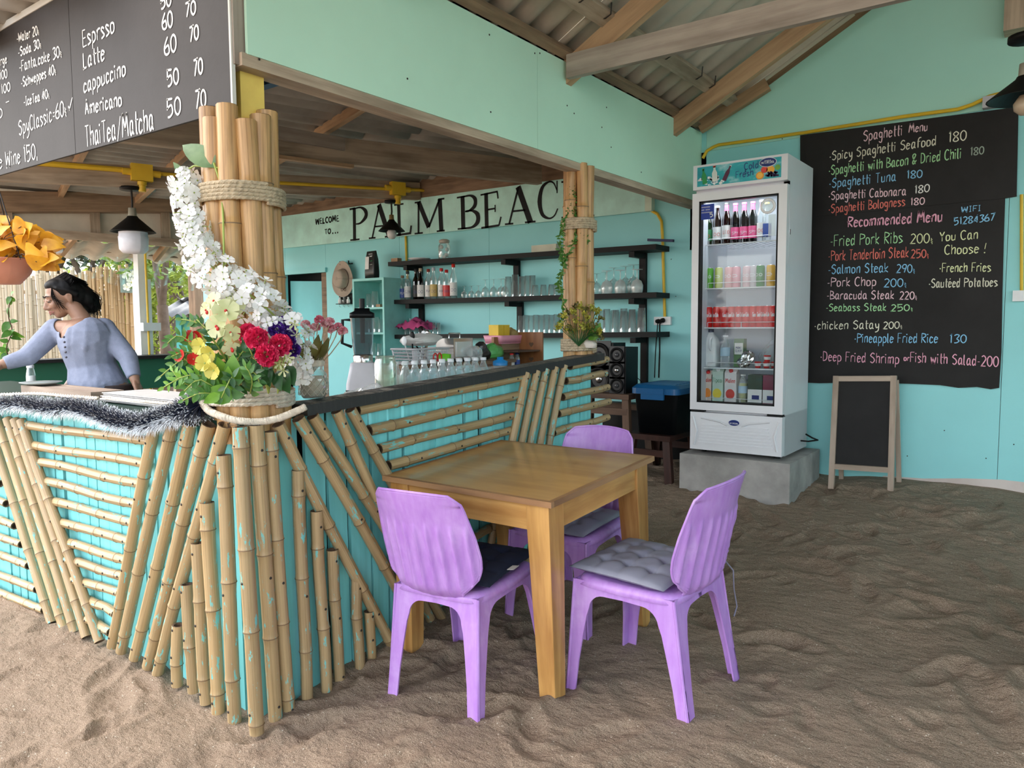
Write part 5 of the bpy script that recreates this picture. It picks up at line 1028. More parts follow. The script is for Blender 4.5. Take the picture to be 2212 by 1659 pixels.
for i, (zx, w_, H, c, c2, tx, lab) in enumerate(((203, .036, .22, (.72, .60, .52), (.80, .25, .03), 'Malee', 'juice carton with an orange on it at the left of the bottom fridge shelf'), (249, .042, .24, (.55, .68, .58), (.80, .62, .04), 'Tipco', 'green and white pineapple juice carton on the bottom fridge shelf'), (311, .042, .235, (.75, .70, .68), (.60, .04, .03), 'Malee', 'juice carton with a red fruit on it in the middle of the bottom fridge shelf'))):
    t = thing('juice_carton', lab, 'carton', (fx(zx), fy+.01, z), group='juice cartons on the bottom fridge shelf'); MB().box(-w_, w_, -.035, .035, 0, H*.88).obj('box', solidc('jc%d' % i, c), t, local=True, bev=.003)
    MB().prism([(-w_, -.035, H*.88), (w_, -.035, H*.88), (w_, 0, H), (-w_, 0, H)], (0, .004, 0)).prism([(-w_, .035, H*.88), (w_, .035, H*.88), (w_, 0, H), (-w_, 0, H)], (0, -.004, 0)).obj('gable_top', solidc('jc%d' % i, c), t, local=True)
    o = disc((0, .06), w_*.75, .035, -.0375, solidc('jf%d' % i, c2), 'printed_fruit', t); o.matrix_parent_inverse = Matrix()
    o = write(tx, (-w_*.8, -.0375, .14), (w_*.8, -.0375, .14), .03, (0, -1, 0), solidc('jt', (.05, .20, .08)) if i == 1 else rd_, t, .0016, 'lettering', seed=-1); o.matrix_parent_inverse = Matrix()
    MB().lathe([(.014, 0), (.014, .014), (0, .014)], 12, (0, -.02, H*.93), ax=(0, -1, 1.4)).obj('cap', wl_ if i == 1 else rd_, t, local=True)
for zx, dy in ((365, 0), (385, .07)): t = bottle('juice_bottle', 'pale yellow juice bottle with blue label, '+('front one of two' if dy == 0 else 'rear one of two')+' on the bottom fridge shelf', 'bottle', .031, .20, 'pet', solidc('pale_blue', (.45, .62, .75)), wl_, 'yellow juice bottles in the fridge', neck=.014, sh=.7, nb=.86, lz=(.35, .6), liquid=(solidc('limejuice', (.55, .52, .18), .3), .98)); t.location = (fx(zx), fy+dy, z)
for zx, c, lab in ((428, (.025, .05, .03), 'dark green wine box with white label on the bottom fridge shelf'), (500, (.18, .015, .05), 'maroon wine box with white label at the right of the bottom fridge shelf')):
    t = thing('wine_box', lab, 'box', (fx(zx), fy+.02, z), group='wine boxes in the fridge'); MB().box(-.05, .048, -.045, .06, 0, .20).obj('box', solidc('wb%d' % zx, c), t, local=True, bev=.002); MB().box(-.05, .048, -.0465, -.0455, .01, .10).obj('label', wl_, t, local=True); MB().box(-.02, .03, -.0475, -.047, .03, .06).obj('picture', navy, t, local=True)
# ================================================================ SHELVES ON THE BACK WALL
SF = 5.50
def shelf(lab, q0, q1, th=.042):
    a, b_ = aY(*q0, SF), aY(*q1, SF); t = thing('wall_shelf', lab, 'shelf', (a+b_)/2, group='black wall shelves'); A0, B0 = a, b_
    P = [a-Vector((0, 0, th)), b_-Vector((0, 0, th)), b_, a]; MB().prism(P, (0, WY-SF-.002, 0)).obj('board', G['blacksh'], t, bev=.003)
    return t, (lambda x: a.z+(b_.z-a.z)*(x-a.x)/(b_.x-a.x))
s1, Z1 = shelf('black wooden wall shelf, topmost of three', (838, 566), (1417, 527)); s2_, Z2 = shelf('black wooden wall shelf with bottles and upturned glasses, middle of three', (842, 648), (1418, 631)); s3, Z3 = shelf('black wooden wall shelf with tumblers, lowest of three', (848, 723), (1418, 717))
for px, par, Zf, Zn in ((905, s1, Z1, Z2), (1115, s1, Z1, Z2), (1388, s1, Z1, Z2), (908, s2_, Z2, Z3), (1122, s2_, Z2, Z3), (1388, s2_, Z2, Z3), (1122, s3, Z3, None), (1392, s3, Z3, None)):
    x = aY(px, 600, WY-.03).x; z0_ = Zf(x)-.044; z1_ = (Zn(x)+.002) if Zn else z0_-.40
    MB().box(x-.03, x+.03, WY-.035, WY-.003, z1_ if Zn else z1_, z0_).box(x-.025, x+.025, SF+.02, WY-.035, z0_-.045, z0_-.002).obj('bracket', G['black'], par, bev=.004)
a, b_ = aY(1400, 521, SF+.1), aY(1455, 520, SF+.1); o = MB().beam(a+Vector((0, 0, .01)), b_, .03, .02).obj('blue_stick', solidc('navy_paint', (.01, .02, .08))); tag(o, 'short dark blue stick lying at the right end of the top black shelf', 'stick')
gy = 5.62
def onz(px, Zf): p = aY(px, 640, gy); return p.x, Zf(p.x)+.002
BT = [(870, .25, 'glass', bl_, (.3, .2, .12), 'clear spirit bottle with blue label, first of the shelf bottles from the left', 'RUM'), (884, .29, 'glass', wl_, (.05, .05, .05), 'clear gin bottle with pale label, second from the left', 'GIN'), (899, .31, brown, solidc('lab_blk', (.02, .02, .02)), (.03, .03, .03), 'dark whisky bottle with black label, third from the left', 'oo'),
      (912, .31, brown, wl_, (.6, .5, .35), 'brown bottle with cream label and pale cap, fourth from the left', 'oo'), (926, .30, 'glass', wl_, (.3, .05, .03), 'clear bottle with brown print and dark red cap, fifth from the left', 'RUM'), (940, .31, 'glass', gold, (.6, .62, .66), 'clear bottle with gold label and silver cap, sixth from the left', 'oo'),
      (954, .30, 'glass', wl_, (.6, .04, .04), 'clear bottle with grey label and striped cap, seventh from the left', 'ooo'), (968, .28, 'glass', rd_, (.6, .02, .02), 'bottle with red and white label, second from the right', 'ooo'), (980, .335, 'glass', wl_, (.65, .03, .02), 'tallest clear bottle with red cap at the right end of the bottles', 'oo')]
for i, (px, H, g, l, cc, lab, tx) in enumerate(BT):
    t = bottle('spirit_bottle', lab, 'bottle', .036, H, g, l, solidc('bcap%d' % i, cc), 'spirit bottles on the middle shelf', neck=.014, sh=.58, nb=.76, lz=(.08, .46), caph=.10, text=tx, tcol=navy if l != bl_ else wht); x, z = onz(px, Z2); t.location = (x, gy-.02*(i % 2), z); t.rotation_euler = (0, 0, .78)
def wineglass(lab, R=.038, H=.17, mat='glass'):    # upturned: the foot is on top
    t = thing('wine_glass', lab, 'glass', group='x'); MB().lathe([(R*.9, 0), (R, .03), (R*1.02, H*.32), (R*.75, H*.5), (.006, H*.60), (.004, H*.66), (.004, H*.95), (.01, H*.97), (R*.95, H*.99), (R*.95, H)], 16).obj('bowl_and_stem', G[mat], t, local=True); return t
def tumbler(R=.034, H=.13, up=False, mat='glass'):
    t = thing('tumbler', 'x', 'glass', group='x'); P = [(R, 0), (R*.82, H), (0, H)] if not up else [(0, .012), (0, 0), (R*.8, 0), (R, H)]
    MB().lathe(P+[(0, H-.012)] if not up else P, 14).obj('glass_wall', G[mat], t, local=True); return t
def row(proto, pxs, Zf, label, group, dy=0, s=None):
    for i, px in enumerate(pxs):
        o = proto if (i == 0 and 'used' not in proto) else dup(proto, (0, 0, 0)); proto['used'] = 1
        if o is not proto and 'used' in o: del o['used']
        x, z = onz(px, Zf); k = (s[i % len(s)] if s else 1); o.location = (x, gy+dy, z); o.scale = (k, k, k); o['label'] = ORD[i]+' '+label; o['group'] = group
wg = wineglass('x'); wgs = wineglass('x', .033, .115); tm = tumbler(.035, .185); ts = tumbler(.034, .095); wgf = wineglass('x', .048, .19, 'frost')
row(wgs, (1003, 1019, 1034), Z2, 'short upturned stem glass counting right from the bottles on the middle shelf', 'short upturned glasses beside the bottles')
row(wg, (1046, 1064, 1080, 1088), Z2, 'from the left of the upturned wine glasses left of the tall tumblers', 'upturned wine glasses left of the tumblers', dy=.02)
row(tm, (1098, 1113, 1128, 1140, 1151), Z2, 'from the left of the tall upturned tumblers on the middle shelf', 'tall tumblers on the middle shelf', s=(1, 1.08, .98, 1))
row(ts, (1162, 1180, 1197, 1209), Z2, 'from the left of the low tumblers beside the slim column, middle shelf', 'low tumblers on the middle shelf', dy=-.04)
row(wg, (1284, 1303, 1321), Z2, 'clear upturned wine glass right of the slim column on the middle shelf', 'clear wine glasses at the right of the middle shelf', dy=.04, s=(1.05, 1.1, 1.3)); row(wg, (1345, 1362), Z2, 'taller clear wine glass from the left at the back of the right shelf end', 'tall clear wine glasses at the right of the middle shelf', dy=.05, s=(1.35, 1.4))
row(wgf, (1317, 1346, 1382), Z2, 'frosted upturned glass from the left at the right end of the middle shelf', 'frosted wine glasses at the right of the middle shelf', dy=-.05)
row(tm, (876, 886, 896, 906, 916, 926, 937, 947), Z3, 'from the left of the tumblers under the magenta napkin, lowest shelf', 'tumblers under the napkin', s=(.62, .6))
row(tm, (1125, 1136, 1147, 1158, 1169, 1180, 1191, 1202, 1213), Z3, 'from the left of the tall tumblers left of the slim column, lowest shelf', 'tall tumblers in the middle of the lowest shelf', s=(.86, .88))
row(tm, (1300, 1311, 1330, 1348, 1366, 1386), Z3, 'from the left of the front tumblers at the lowest shelf right end', 'tumblers at the right of the lowest shelf', s=(1.0, 1.05)); row(tm, (1318, 1338, 1357, 1376), Z3, 'from the left of the back-row tumblers at the lowest shelf right end', 'back row tumblers at the right of the lowest shelf', dy=.07, s=(1.0, .95))
t = thing('lidded_jar', 'clear glass jar with a beige lid on the top black shelf', 'jar', (*onz(961, Z1)[:1], gy, onz(961, Z1)[1])); MB().lathe([(0, 0), (.055, 0), (.06, .01), (.06, .13), (.045, .155), (.045, .165)], 18).obj('jar_body', G['glass'], t, local=True); MB().lathe([(.050, .16), (.052, .185), (.03, .195), (0, .195)], 16).obj('lid', solidc('beige', (.5, .45, .38)), t, local=True)
mm = MB(); [mm.ball((random.uniform(-.03, .03), random.uniform(-.03, .03), .02+.025*i), .02, 7, 5) for i in range(5)]; mm.obj('contents', wl_, t, local=True)
x, z = onz(911, Z1); t = thing('white_plate', 'white plate lying on the top black shelf', 'plate', (x, gy-.03, z)); MB().lathe([(0, .004), (.07, .004), (.11, .02), (.112, .023), (.07, .008), (0, .008)], 24).obj('dish', G['white'], t, local=True)
x, z = onz(868, Z1); tag(MB().box(x-.045, x+.045, gy-.1, gy-.04, z, z+.035).obj('wood_block', G['timber_o'], bev=.003), 'small wooden block at the left end of the top black shelf', 'block')
x, z = onz(1188, Z1); tag(MB().box(x-.13, x+.13, gy-.1, gy-.02, z, z+.06).obj('foam_block', solidc('foam', (.62, .62, .50), .9), bev=.004), 'long pale foam block on the top black shelf beside the slim column', 'block')
# magenta napkin draped over the tumblers
x0, zz0 = onz(868, Z3); x1, _ = onz(934, Z3)
def nap(u, v):
    s = math.sin(u*29)*.012+math.sin(v*17+u*9)*.012; e_ = max(abs(u-.5), abs(v-.5))*2
    return Vector((x0+(x1-x0)*u+.02*math.sin(v*11), gy-.12+.2*v+.02*math.sin(u*13), zz0+.125+s-.06*max(0, e_-.65)/.35+(.03 if (u-.5)**2+(v-.5)**2 < .02 else 0)))
tag(MB().grid(nap, 30, 14).obj('napkin', solidc('magenta', (.42, .05, .17), .85), solid=.003), 'magenta cloth napkin laid over the upturned tumblers on the lowest shelf', 'napkin')
# teal cabinet
c0_, c1_ = aY(761, 620, 5.36), aY(829, 620, 5.36); zt_ = aY(795, 601, 5.36).z
cb = thing('wall_cabinet', 'narrow open turquoise cabinet with glasses, between the hat and the black shelves', 'cabinet', (c0_.x, 5.5, .3))
w0_, w1_ = c0_.x, c1_.x; th = .025; m = MB().box(w0_, w0_+th, 5.36, 5.74, .3, zt_).box(w1_-th, w1_, 5.36, 5.74, .3, zt_).box(w0_+th, w1_-th, 5.36, 5.74, zt_-th, zt_).box(w0_+th, w1_-th, 5.72, 5.74, .3, zt_-th).obj('carcass', G['cab'] if 'cab' in G else solidc('cab', (.26, .62, .58), .5), cb)
cz = [aY(795, y, 5.40).z for y in (664, 718, 768)]
for z in cz: MB().box(w0_+th, w1_-th, 5.38, 5.72, z-.02, z).obj('cabinet_shelf', G['cab'], cb)
cz2 = [.98]
tj = tumbler(.036, .15); tj['used'] = 0
for k, (zz, pxs, s_) in enumerate(((cz[0], (783, 797, 810), (.62, .95, 1.1)), (cz[1], (789, 800, 812, 822), (1.05, 1.0, 1.05, .9)), (cz[2], (789, 805, 818), (.8, .85, .8)))):
    for i, px in enumerate(pxs):
        p = aY(px, 650, 5.5); o = tj if (k == 0 and i == 0) else dup(tj, (0, 0, 0)); o.location = (p.x, 5.5, zz+.002); o.scale = (s_[i],)*3; o['label'] = ORD[i]+' clear tumbler from the left on the '+['top', 'middle', 'lowest'][k]+' shelf of the turquoise cabinet'; o['group'] = ['tumblers on the cabinet top shelf', 'tumblers on the cabinet middle shelf', 'tumblers on the cabinet lowest shelf'][k]
        if 'used' in o: del o['used']
p = aY(824, 655, 5.45); tag(MB().box(p.x-.05, p.x+.01, 5.42, 5.48, cz[0]+.001, cz[0]+.03).obj('wood_block', G['timber_o'], bev=.003), 'small wooden block in the top compartment of the turquoise cabinet', 'block')
# coffee bag, hat, spice rack
p0, p1 = aY(786, 597, 5.5), aY(822, 594, 5.5); t = thing('coffee_bag', 'upright black coffee bag with a white label on top of the turquoise cabinet', 'bag', ((p0.x+p1.x)/2, 5.5, zt_+.001), rz=-.15)
hw_ = .085; hh = aY(800, 543, 5.5).z-zt_; loft([rrect(hw_, .035, 0, .01), rrect(hw_, .04, hh*.25, .015), rrect(hw_*.96, .03, hh*.7, .01), rrect(hw_*.94, .012, hh*.9, .005), rrect(hw_*.94, .005, hh, .004)]).obj('pouch', solidc('bagblack', (.018, .018, .018), .3), t, local=True)
for x0, x1, z0_, z1_, cc in ((-.065, .0, hh*.35, hh*.8, wl_), (.02, .06, hh*.78, hh*.82, wl_), (.02, .065, hh*.62, hh*.65, gl_), (.02, .06, hh*.5, hh*.52, wl_)): MB().prism([(x0, -.043, z0_), (x1, -.043, z0_), (x1*.98, -.036, z1_), (x0*.98, -.036, z1_)], (0, .004, 0)).obj('label_print', cc, t, local=True)
write('COFFEE', (.01, -.043, hh*.85), (.07, -.038, hh*.85), .014, (0, -1, 0), wht, t, .0012, 'lettering', seed=-1).matrix_parent_inverse = Matrix() if False else wm(t).inverted() @ wm(t)
p = aY(744, 603, WY-.05); t = thing('felt_hat', 'beige wide-brimmed hat with a thin braided band hung on the wall', 'hat', p)
def hatf(u, v):
    a = 2*PI*u; R_ = [0, .05, .085, .095, .10, .13, .165, .185]; Hh = [.11, .11, .10, .07, .02, .012, .02, .03]; k = v*7; i = min(int(k), 6); f_ = k-i; r_ = R_[i]+(R_[i+1]-R_[i])*f_; h_ = Hh[i]+(Hh[i+1]-Hh[i])*f_
    return Vector((r_*math.cos(a)*.92, -h_-.012*math.sin(2*a)*(v > .7)+.0, r_*math.sin(a)*1.08))
MB().grid(hatf, 32, 14).obj('felt', solidc('felt', (.42, .34, .27), .95), t, local=True, solid=.004)
MB().tube([(.103*math.cos(a)*.92, -.025, .103*math.sin(a)*1.08) for a in np.linspace(0, 2*PI, 30)], .005, 6).tube([(.02+.04*math.cos(a), -.035, -.115+.02*math.sin(2*a)) for a in np.linspace(0, 2*PI, 16)], .003, 5).obj('braid', solidc('braid', (.10, .07, .05)), t, local=True)
for dx in (-.05, .09): MB().tube([(p.x+dx, WY-.01, p.z+.17), (p.x+dx, WY-.06, p.z+.165), (p.x+dx, WY-.065, p.z+.20)], .008, 6).obj('hook', G['black'], wb)
p = aY(748, 646, WY-.03); t = thing('key_rack', 'small black rack with little jars and hooks on the wall under the hat', 'rack', p); MB().box(-.11, .11, -.01, .02, -.05, .06).obj('back_board', G['black'], t, local=True); MB().box(-.12, .12, -.05, .02, -.058, -.05).obj('ledge', G['black'], t, local=True)
for i in range(3): MB().lathe([(0, 0), (.022, 0), (.022, .04), (.012, .05), (.012, .07), (0, .07)], 10, (-.075+.07*i, -.025, -.049)).obj('little_jar', [wl_, G['glass']][i % 2], t, local=True); MB().tube([(-.075+.07*i, -.03, -.058), (-.075+.07*i, -.04, -.08), (-.07+.07*i, -.02, -.09)], .003, 5).obj('hook', G['chrome'], t, local=True)
# ---- conduits, socket, cables
def pipe(name, label, pts, r=.011, mat='yellow', cat='conduit'): return tag(MB().tube(pts, r, 8).obj(name, G[mat]), label, cat)
y_ = WY-.016
pipe('yellow_conduit', 'yellow conduit running up the wall over the menu board and above the fridge', [aY(*q, y_) for q in ((1518, 342), (1527, 326), (1540, 318), (1552, 313), (1640, 301), (1726, 288))]+[aY(*q, BY-.016) for q in ((1735, 287), (1950, 252), (2069, 236), (2100, 226), (2138, 208), (2165, 201), (2240, 199))], .0125)
pipe('yellow_conduit', 'yellow conduit from the right end of the welcome sign down to the wall socket', [aY(*q, y_) for q in ((1402, 452), (1420, 462), (1429, 478), (1431, 510), (1436, 684))], .0125)
pipe('yellow_conduit', 'yellow conduit running down behind the black shelves left of the bottles', [aY(*q, y_) for q in ((876, 500), (878, 560), (884, 690))], .012)
pipe('yellow_conduit', 'yellow conduit dropping to the light switch at the right edge', [aY(*q, y_) for q in ((2207, 420), (2207, 628))], .010)
def plate(px0, py0, px1, py1, lab, nm='wall_socket', cat='socket'):
    a, b_ = aY(px0, py1, y_), aY(px1, py0, y_); t = thing(nm, lab, cat, ((a.x+b_.x)/2, WY, (a.z+b_.z)/2)); MB().box(a.x, b_.x, WY-.03, WY-.001, a.z, b_.z).obj('face_plate', G['white'], t, bev=.004); return t, a, b_
t, a, b_ = plate(1414, 684, 1450, 702, 'white double wall socket with two black plugs right of the shelves')
plate(868, 688, 888, 706, 'white wall socket low behind the blender, under the left conduit')
t2, a2, b2 = plate(2187, 627, 2222, 651, 'white light switch plate at the right edge of the wall', 'light_switch', 'switch'); MB().box(a2.x+.03, b2.x-.03, WY-.034, WY-.03, a2.z+.02, b2.z-.02).obj('rocker', G['white'], t2, bev=.002)
for px, q1, lb in ((1421, ((1421, 694), (1419, 720), (1416, 760), (1414, 816)), 'thin black cable from the left plug of the wall socket down behind the blue-lidded tub'), (1429, ((1431, 692), (1425, 700), (1425, 760), (1423, 816)), 'thicker black cable from the right plug of the wall socket down behind the blue-lidded tub')):
    m = MB().tube([aY(*q, WY-.05) for q in q1], .006 if px > 1425 else .004, 6); c = aY(*q1[0], WY-.045); m.lathe([(.02, 0), (.016, .03), (0, .035)], 12, c+Vector((0, .012, 0)), ax=(0, -1, 0)); tag(m.obj('power_cable', G['black']), lb, 'cable')
pipe('yellow_conduit', 'yellow conduit on the roof beam over the bar, left of the thick column', [aP(*q, T2, LN)+LN*.05 for q in ((-60, 344), (100, 356), (250, 368), (283, 372))], .022)
pipe('yellow_conduit', 'yellow conduit on the roof beam over the bar, right of the thick column', [aP(*q, T2, LN)+LN*.05 for q in ((320, 376), (600, 397), (835, 410), (900, 412), (960, 420))], .016)
for px, py, lab, k in ((303, 376, 'yellow junction box above the large hanging lamp', .16), (853, 410, 'yellow junction box above the small hanging lamp in front of the sign', .15)):
    p = aP(px, py, T2, LN)+LN*.06; t = thing('junction_box', lab, 'box', p); e_ = [LB*k*.5, Vector((0, 0, 1))*k*.42]; o = p-LN*.03
    MB().boxf(o-e_[0]-e_[1], e_[0]*2, e_[1]*2, LN*.06).obj('box_body', G['yellow'], t, bev=.008); q = p+Vector((0, 0, -k*.45)); MB().tube([q, q-Vector((0, 0, .08))], .028, 10).tube([q-Vector((0, 0, .0)), q-Vector((0, 0, .03))], .036, 10).obj('drop_fitting', G['yellow'], t)
    for s_ in (-1, 1): MB().tube([p+LB*s_*k*.5, p+LB*s_*(k*.5+.06)], .028, 10).obj('side_fitting', G['yellow'], t)
# ---- hanging lamps
def lamp(lab, p, sw, zt, zs0, zs1, bulb, bl=None, socket='socketg'):
    t = thing('pendant_lamp', lab, 'lamp', p); x, y = p.x, p.y; m = MB().lathe([(0, zt+.012), (sw*.5, zt+.012), (sw*.5, zt-.012), (0, zt-.012)], 18, (x, y, 0)).obj('ceiling_rose', G['blackmetal'], t)
    MB().tube([(x, y, zt), (x+.006, y, (zt+zs0)/2), (x, y, zs0+sw*.45)], .009, 6).obj('cord', G['nail'], t)
    MB().lathe([(0, zs0+sw*.47), (sw*.17, zs0+sw*.45), (sw*.19, zs0+sw*.1), (sw*.22, zs0)], 14, (x, y, 0)).obj('lamp_holder', solidc(socket, (.30, .28, .22) if socket == 'socketg' else (.22, .15, .06), .6), t)
    MB().lathe([(sw*.22, zs0+.012), (sw*.26, zs0), (sw*.98, zs1+.004), (sw, zs1), (sw*.95, zs1), (sw*.24, zs0-.01)], 24, (x, y, 0)).obj('lamp_shade', G['blackmetal'], t)
    MB().lathe(bulb, 20, (x, y, 0)).obj('bulb', bl or solidc('bulbw', (.82, .82, .90), .3), t); return t
p = aP(284, 420, T2, LN); D_ = (p-C0).dot(_f); zz = lambda py, D: CAMZ+(aD(284, py, D).z-CAMZ); s_ = D_/FPX; Zp = lambda py: aD(284, py, D_).z
zb_ = Zp(548); za_ = Zp(501); lamp('large hanging lamp with black cone shade and big white bulb left of the blossoms', p, 46*s_, Zp(408), Zp(470), Zp(501), [(29*s_, za_), (29*s_, Zp(510)), (30.5*s_, Zp(512)), (29*s_, Zp(538)), (22*s_, Zp(546)), (0, zb_)])
p = aP(845, 433, T2, LN); D_ = (p-C0).dot(_f); s_ = D_/FPX; Zp = lambda py: aD(845, py, D_).z
lamp('small hanging lamp with a black cone shade in front of the painted sign', p, 29*s_, Zp(436), Zp(477), Zp(499), [(8*s_, Zp(497)), (10.5*s_, Zp(501)), (10*s_, Zp(509)), (6*s_, Zp(515)), (0, Zp(516))], solidc('bulbg', (.7, .7, .68), .3), 'socketb')
p = aL(118, 520, -.35); D_ = (p-C0).dot(_f); s_ = D_/FPX; Zp = lambda py: aD(118, py, D_).z
lamp('hanging lamp with black shade half hidden behind the yellow leaves', p, 26*s_, Zp(500), Zp(515), Zp(527), [(17*s_, Zp(527)), (17*s_, Zp(540)), (12*s_, Zp(546)), (0, Zp(547))])
p = aD(2216, 150, 3.45); D_ = 3.45; s_ = D_/FPX; Zp = lambda py: aD(2216, py, D_).z
lamp('large black hanging lamp cut off by the right edge, with a brass-coloured bulb', p, 72*s_, Zp(84), Zp(170), Zp(212), [(10*s_, Zp(205)), (21*s_, Zp(222)), (19*s_, Zp(236)), (8*s_, Zp(246)), (0, Zp(248))], solidc('brass', (.45, .36, .26), .25, ), 'socketg')
p = aY(2195, 30, WY-.1); MB().box(p.x-.06, p.x+.12, WY-.14, WY-.003, aY(2195, 66, WY-.1).z, 4.3).obj('ridge_strut', G['timber'], cl); p = aY(2143, 218, WY-.04); tag(MB().box(p.x-.05, p.x+.05, WY-.06, WY-.002, p.z-.04, p.z+.03).obj('cable_clip_box', G['gray_l'], bev=.004), 'small grey fitting at the upper right corner of the menu board', 'box')
# ---- speakers, tub, stools
yb = 5.28
def stool(lab, x0, x1, y0, y1, zt_, mat, zg=.2):
    t = thing('wooden_stool', lab, 'stool', ((x0+x1)/2, (y0+y1)/2, zg+.1)); MB().box(x0, x1, y0, y1, zt_-.04, zt_).obj('seat', G[mat], t, bev=.005)
    for sx_ in (0, 1):
        for sy_ in (0, 1): tx, ty = (x0+.04, x1-.04)[sx_], (y0+.04, y1-.04)[sy_]; MB().beam((tx, ty, zt_-.04), (tx+(.045 if sx_ else -.045), ty+(.04 if sy_ else -.04), zg), .055, .045, up=(0, 1, 0)).obj('leg', G[mat], t, bev=.003)
    for q in (y0+.01, y1-.03): MB().box(x0+.02, x1-.02, q, q+.02, zt_-.16, zt_-.11).obj('stretcher', G[mat], t)
    return t
a, b_ = aY(1300, 853, 5.05), aY(1358, 853, 5.05); zst = aY(1358, 853, 5.05).z
stool('dark brown plank stool under the black loudspeakers', a.x-.35, b_.x, 5.05, 5.45, zst, 'dkbrown')
def speaker(lab, x0, x1, y0, z0_, z1_, n):
    t = thing('loudspeaker', lab, 'speaker', ((x0+x1)/2, y0+.1, z0_)); MB().box(x0, x1, y0, y0+.20, z0_, z1_).obj('cabinet', G['tub'], t, bev=.004); c = (x0+x1)/2; w_ = (x1-x0)/2
    for k in range(n):
        zc = z1_-(z1_-z0_)*(k+.5)/n; f = MB().box(c-w_*.85, c+w_*.85, y0-.008, y0, zc-w_*.9, zc+w_*.9).obj('baffle', solidc('baffle', (.012, .012, .014), .35), t, bev=.008); MB().lathe([(w_*.75, 0), (w_*.78, .006), (w_*.68, .010), (w_*.62, .002), (w_*.2, -.012), (0, -.004)], 24, (c, y0-.01, zc), ax=(0, -1, 0)).obj('cone', G['black'], f); MB().ball((c, y0-.008, zc), (w_*.26, .014, w_*.26), 12, 8).obj('dust_cap', G['chrome'] if k == 1 else solidc('dust', (.05, .05, .055), .25), f)
    return t
xa, xb = aY(1315, 800, 5.12).x, aY(1352, 800, 5.12).x; z1_ = aY(1340, 750, 5.12).z; speaker('front black loudspeaker with three round drivers on the plank stool', xa, xb, 5.12, zst+.001, z1_, 3)
speaker('rear black loudspeaker partly hidden behind the slim bamboo column', aY(1268, 800, 5.22).x, xa-.004, 5.20, zst+.001, aY(1320, 741, 5.2).z, 2)
ys = 4.98; za = aY(1420, 941, ys).z; xs0, xs1 = aY(1352, 940, ys).x, aY(1447, 945, ys).x
st_ = stool('low dark red wooden stool under the blue-lidded tub', xs0, xs1, ys, 5.5, za, 'darkred')
tx0, tx1 = aY(1361, 848, ys+.02).x, aY(1462, 852, ys+.02).x; tz = aY(1420, 846, ys+.02).z; t = thing('storage_tub', 'large black plastic storage tub with a blue lid on the dark red stool', 'tub', ((tx0+tx1)/2, 5.25, za))
cxm, cym = (tx0+tx1)/2, ys+.30; hw_, hd = (tx1-tx0)/2, .27; off = Vector((cxm, cym, 0))
loft([[p+off for p in rrect(hw_*.80, hd*.86, za+.001, .04)], [p+off for p in rrect(hw_*.93, hd*.95, tz-.03, .04)], [p+off for p in rrect(hw_*.96, hd*.98, tz-.02, .04)]]).obj('tub_body', G['tub'], t)
loft([[p+off for p in rrect(hw_*1.02, hd*1.03, tz-.022, .05)], [p+off for p in rrect(hw_*1.02, hd*1.03, tz+.02, .05)], [p+off for p in rrect(hw_*.90, hd*.90, tz+.045, .05)], [p+off for p in rrect(hw_*.80, hd*.80, tz+.046, .04)], [p+off for p in rrect(hw_*.79, hd*.79, tz+.036, .04)]], sm=False).obj('lid', G['blue'], t)
for i in range(7): y = cym-hd*.66+i*hd*.22; MB().box(cxm-hw_*.7, cxm+hw_*.7, y, y+.03, tz+.034, tz+.047).obj('lid_rib', G['blue'], t, bev=.004)
MB().box(cxm-.09, cxm+.09, cym-hd*1.03-.02, cym-hd*1.03, tz-.06, tz-.02).box(cxm-.085, cxm+.085, cym-hd*1.03-.012, cym-hd*1.03+.01, tz-.03, tz+.02).obj('clip_handle', G['blue'], t, bev=.006)
tag(MB().tube([aY(1360, 802, 5.4), aY(1372, 812, 5.45), aY(1392, 830, 5.5)], .003, 5).obj('speaker_wire', G['black']), 'thin black wire from the loudspeaker to behind the blue-lidded tub', 'wire')
tag(MB().box(-3.2, -2.3, 5.66, 5.73, .25, .75).obj('black_skirting_sheet', G['tub']), 'dark sheet standing low against the wall behind the dark red stool', 'sheet')
# wooden stool whose foot shows at the lower right edge
p = aZ(2208, 1494, .03); t = thing('wooden_stool', 'worn wooden stool, only a foot showing at the lower right edge', 'stool', (p.x+.2, p.y+.1, .0))
for dx, dy in ((0, 0), (.36, 0), (0, .36), (.36, .36)): MB().beam((p.x+.015+dx+(.04 if dx == 0 else -.04), p.y+dy+(.04 if dy == 0 else -.04), .42), (p.x+.015+dx, p.y+dy, -.02), .045, .045, up=(0, 1, 0)).obj('leg', G['timber_g'], t, bev=.004)
MB().box(p.x-.0, p.x+.42, p.y, p.y+.40, .42, .46).obj('seat', G['timber_g'], t, bev=.006)
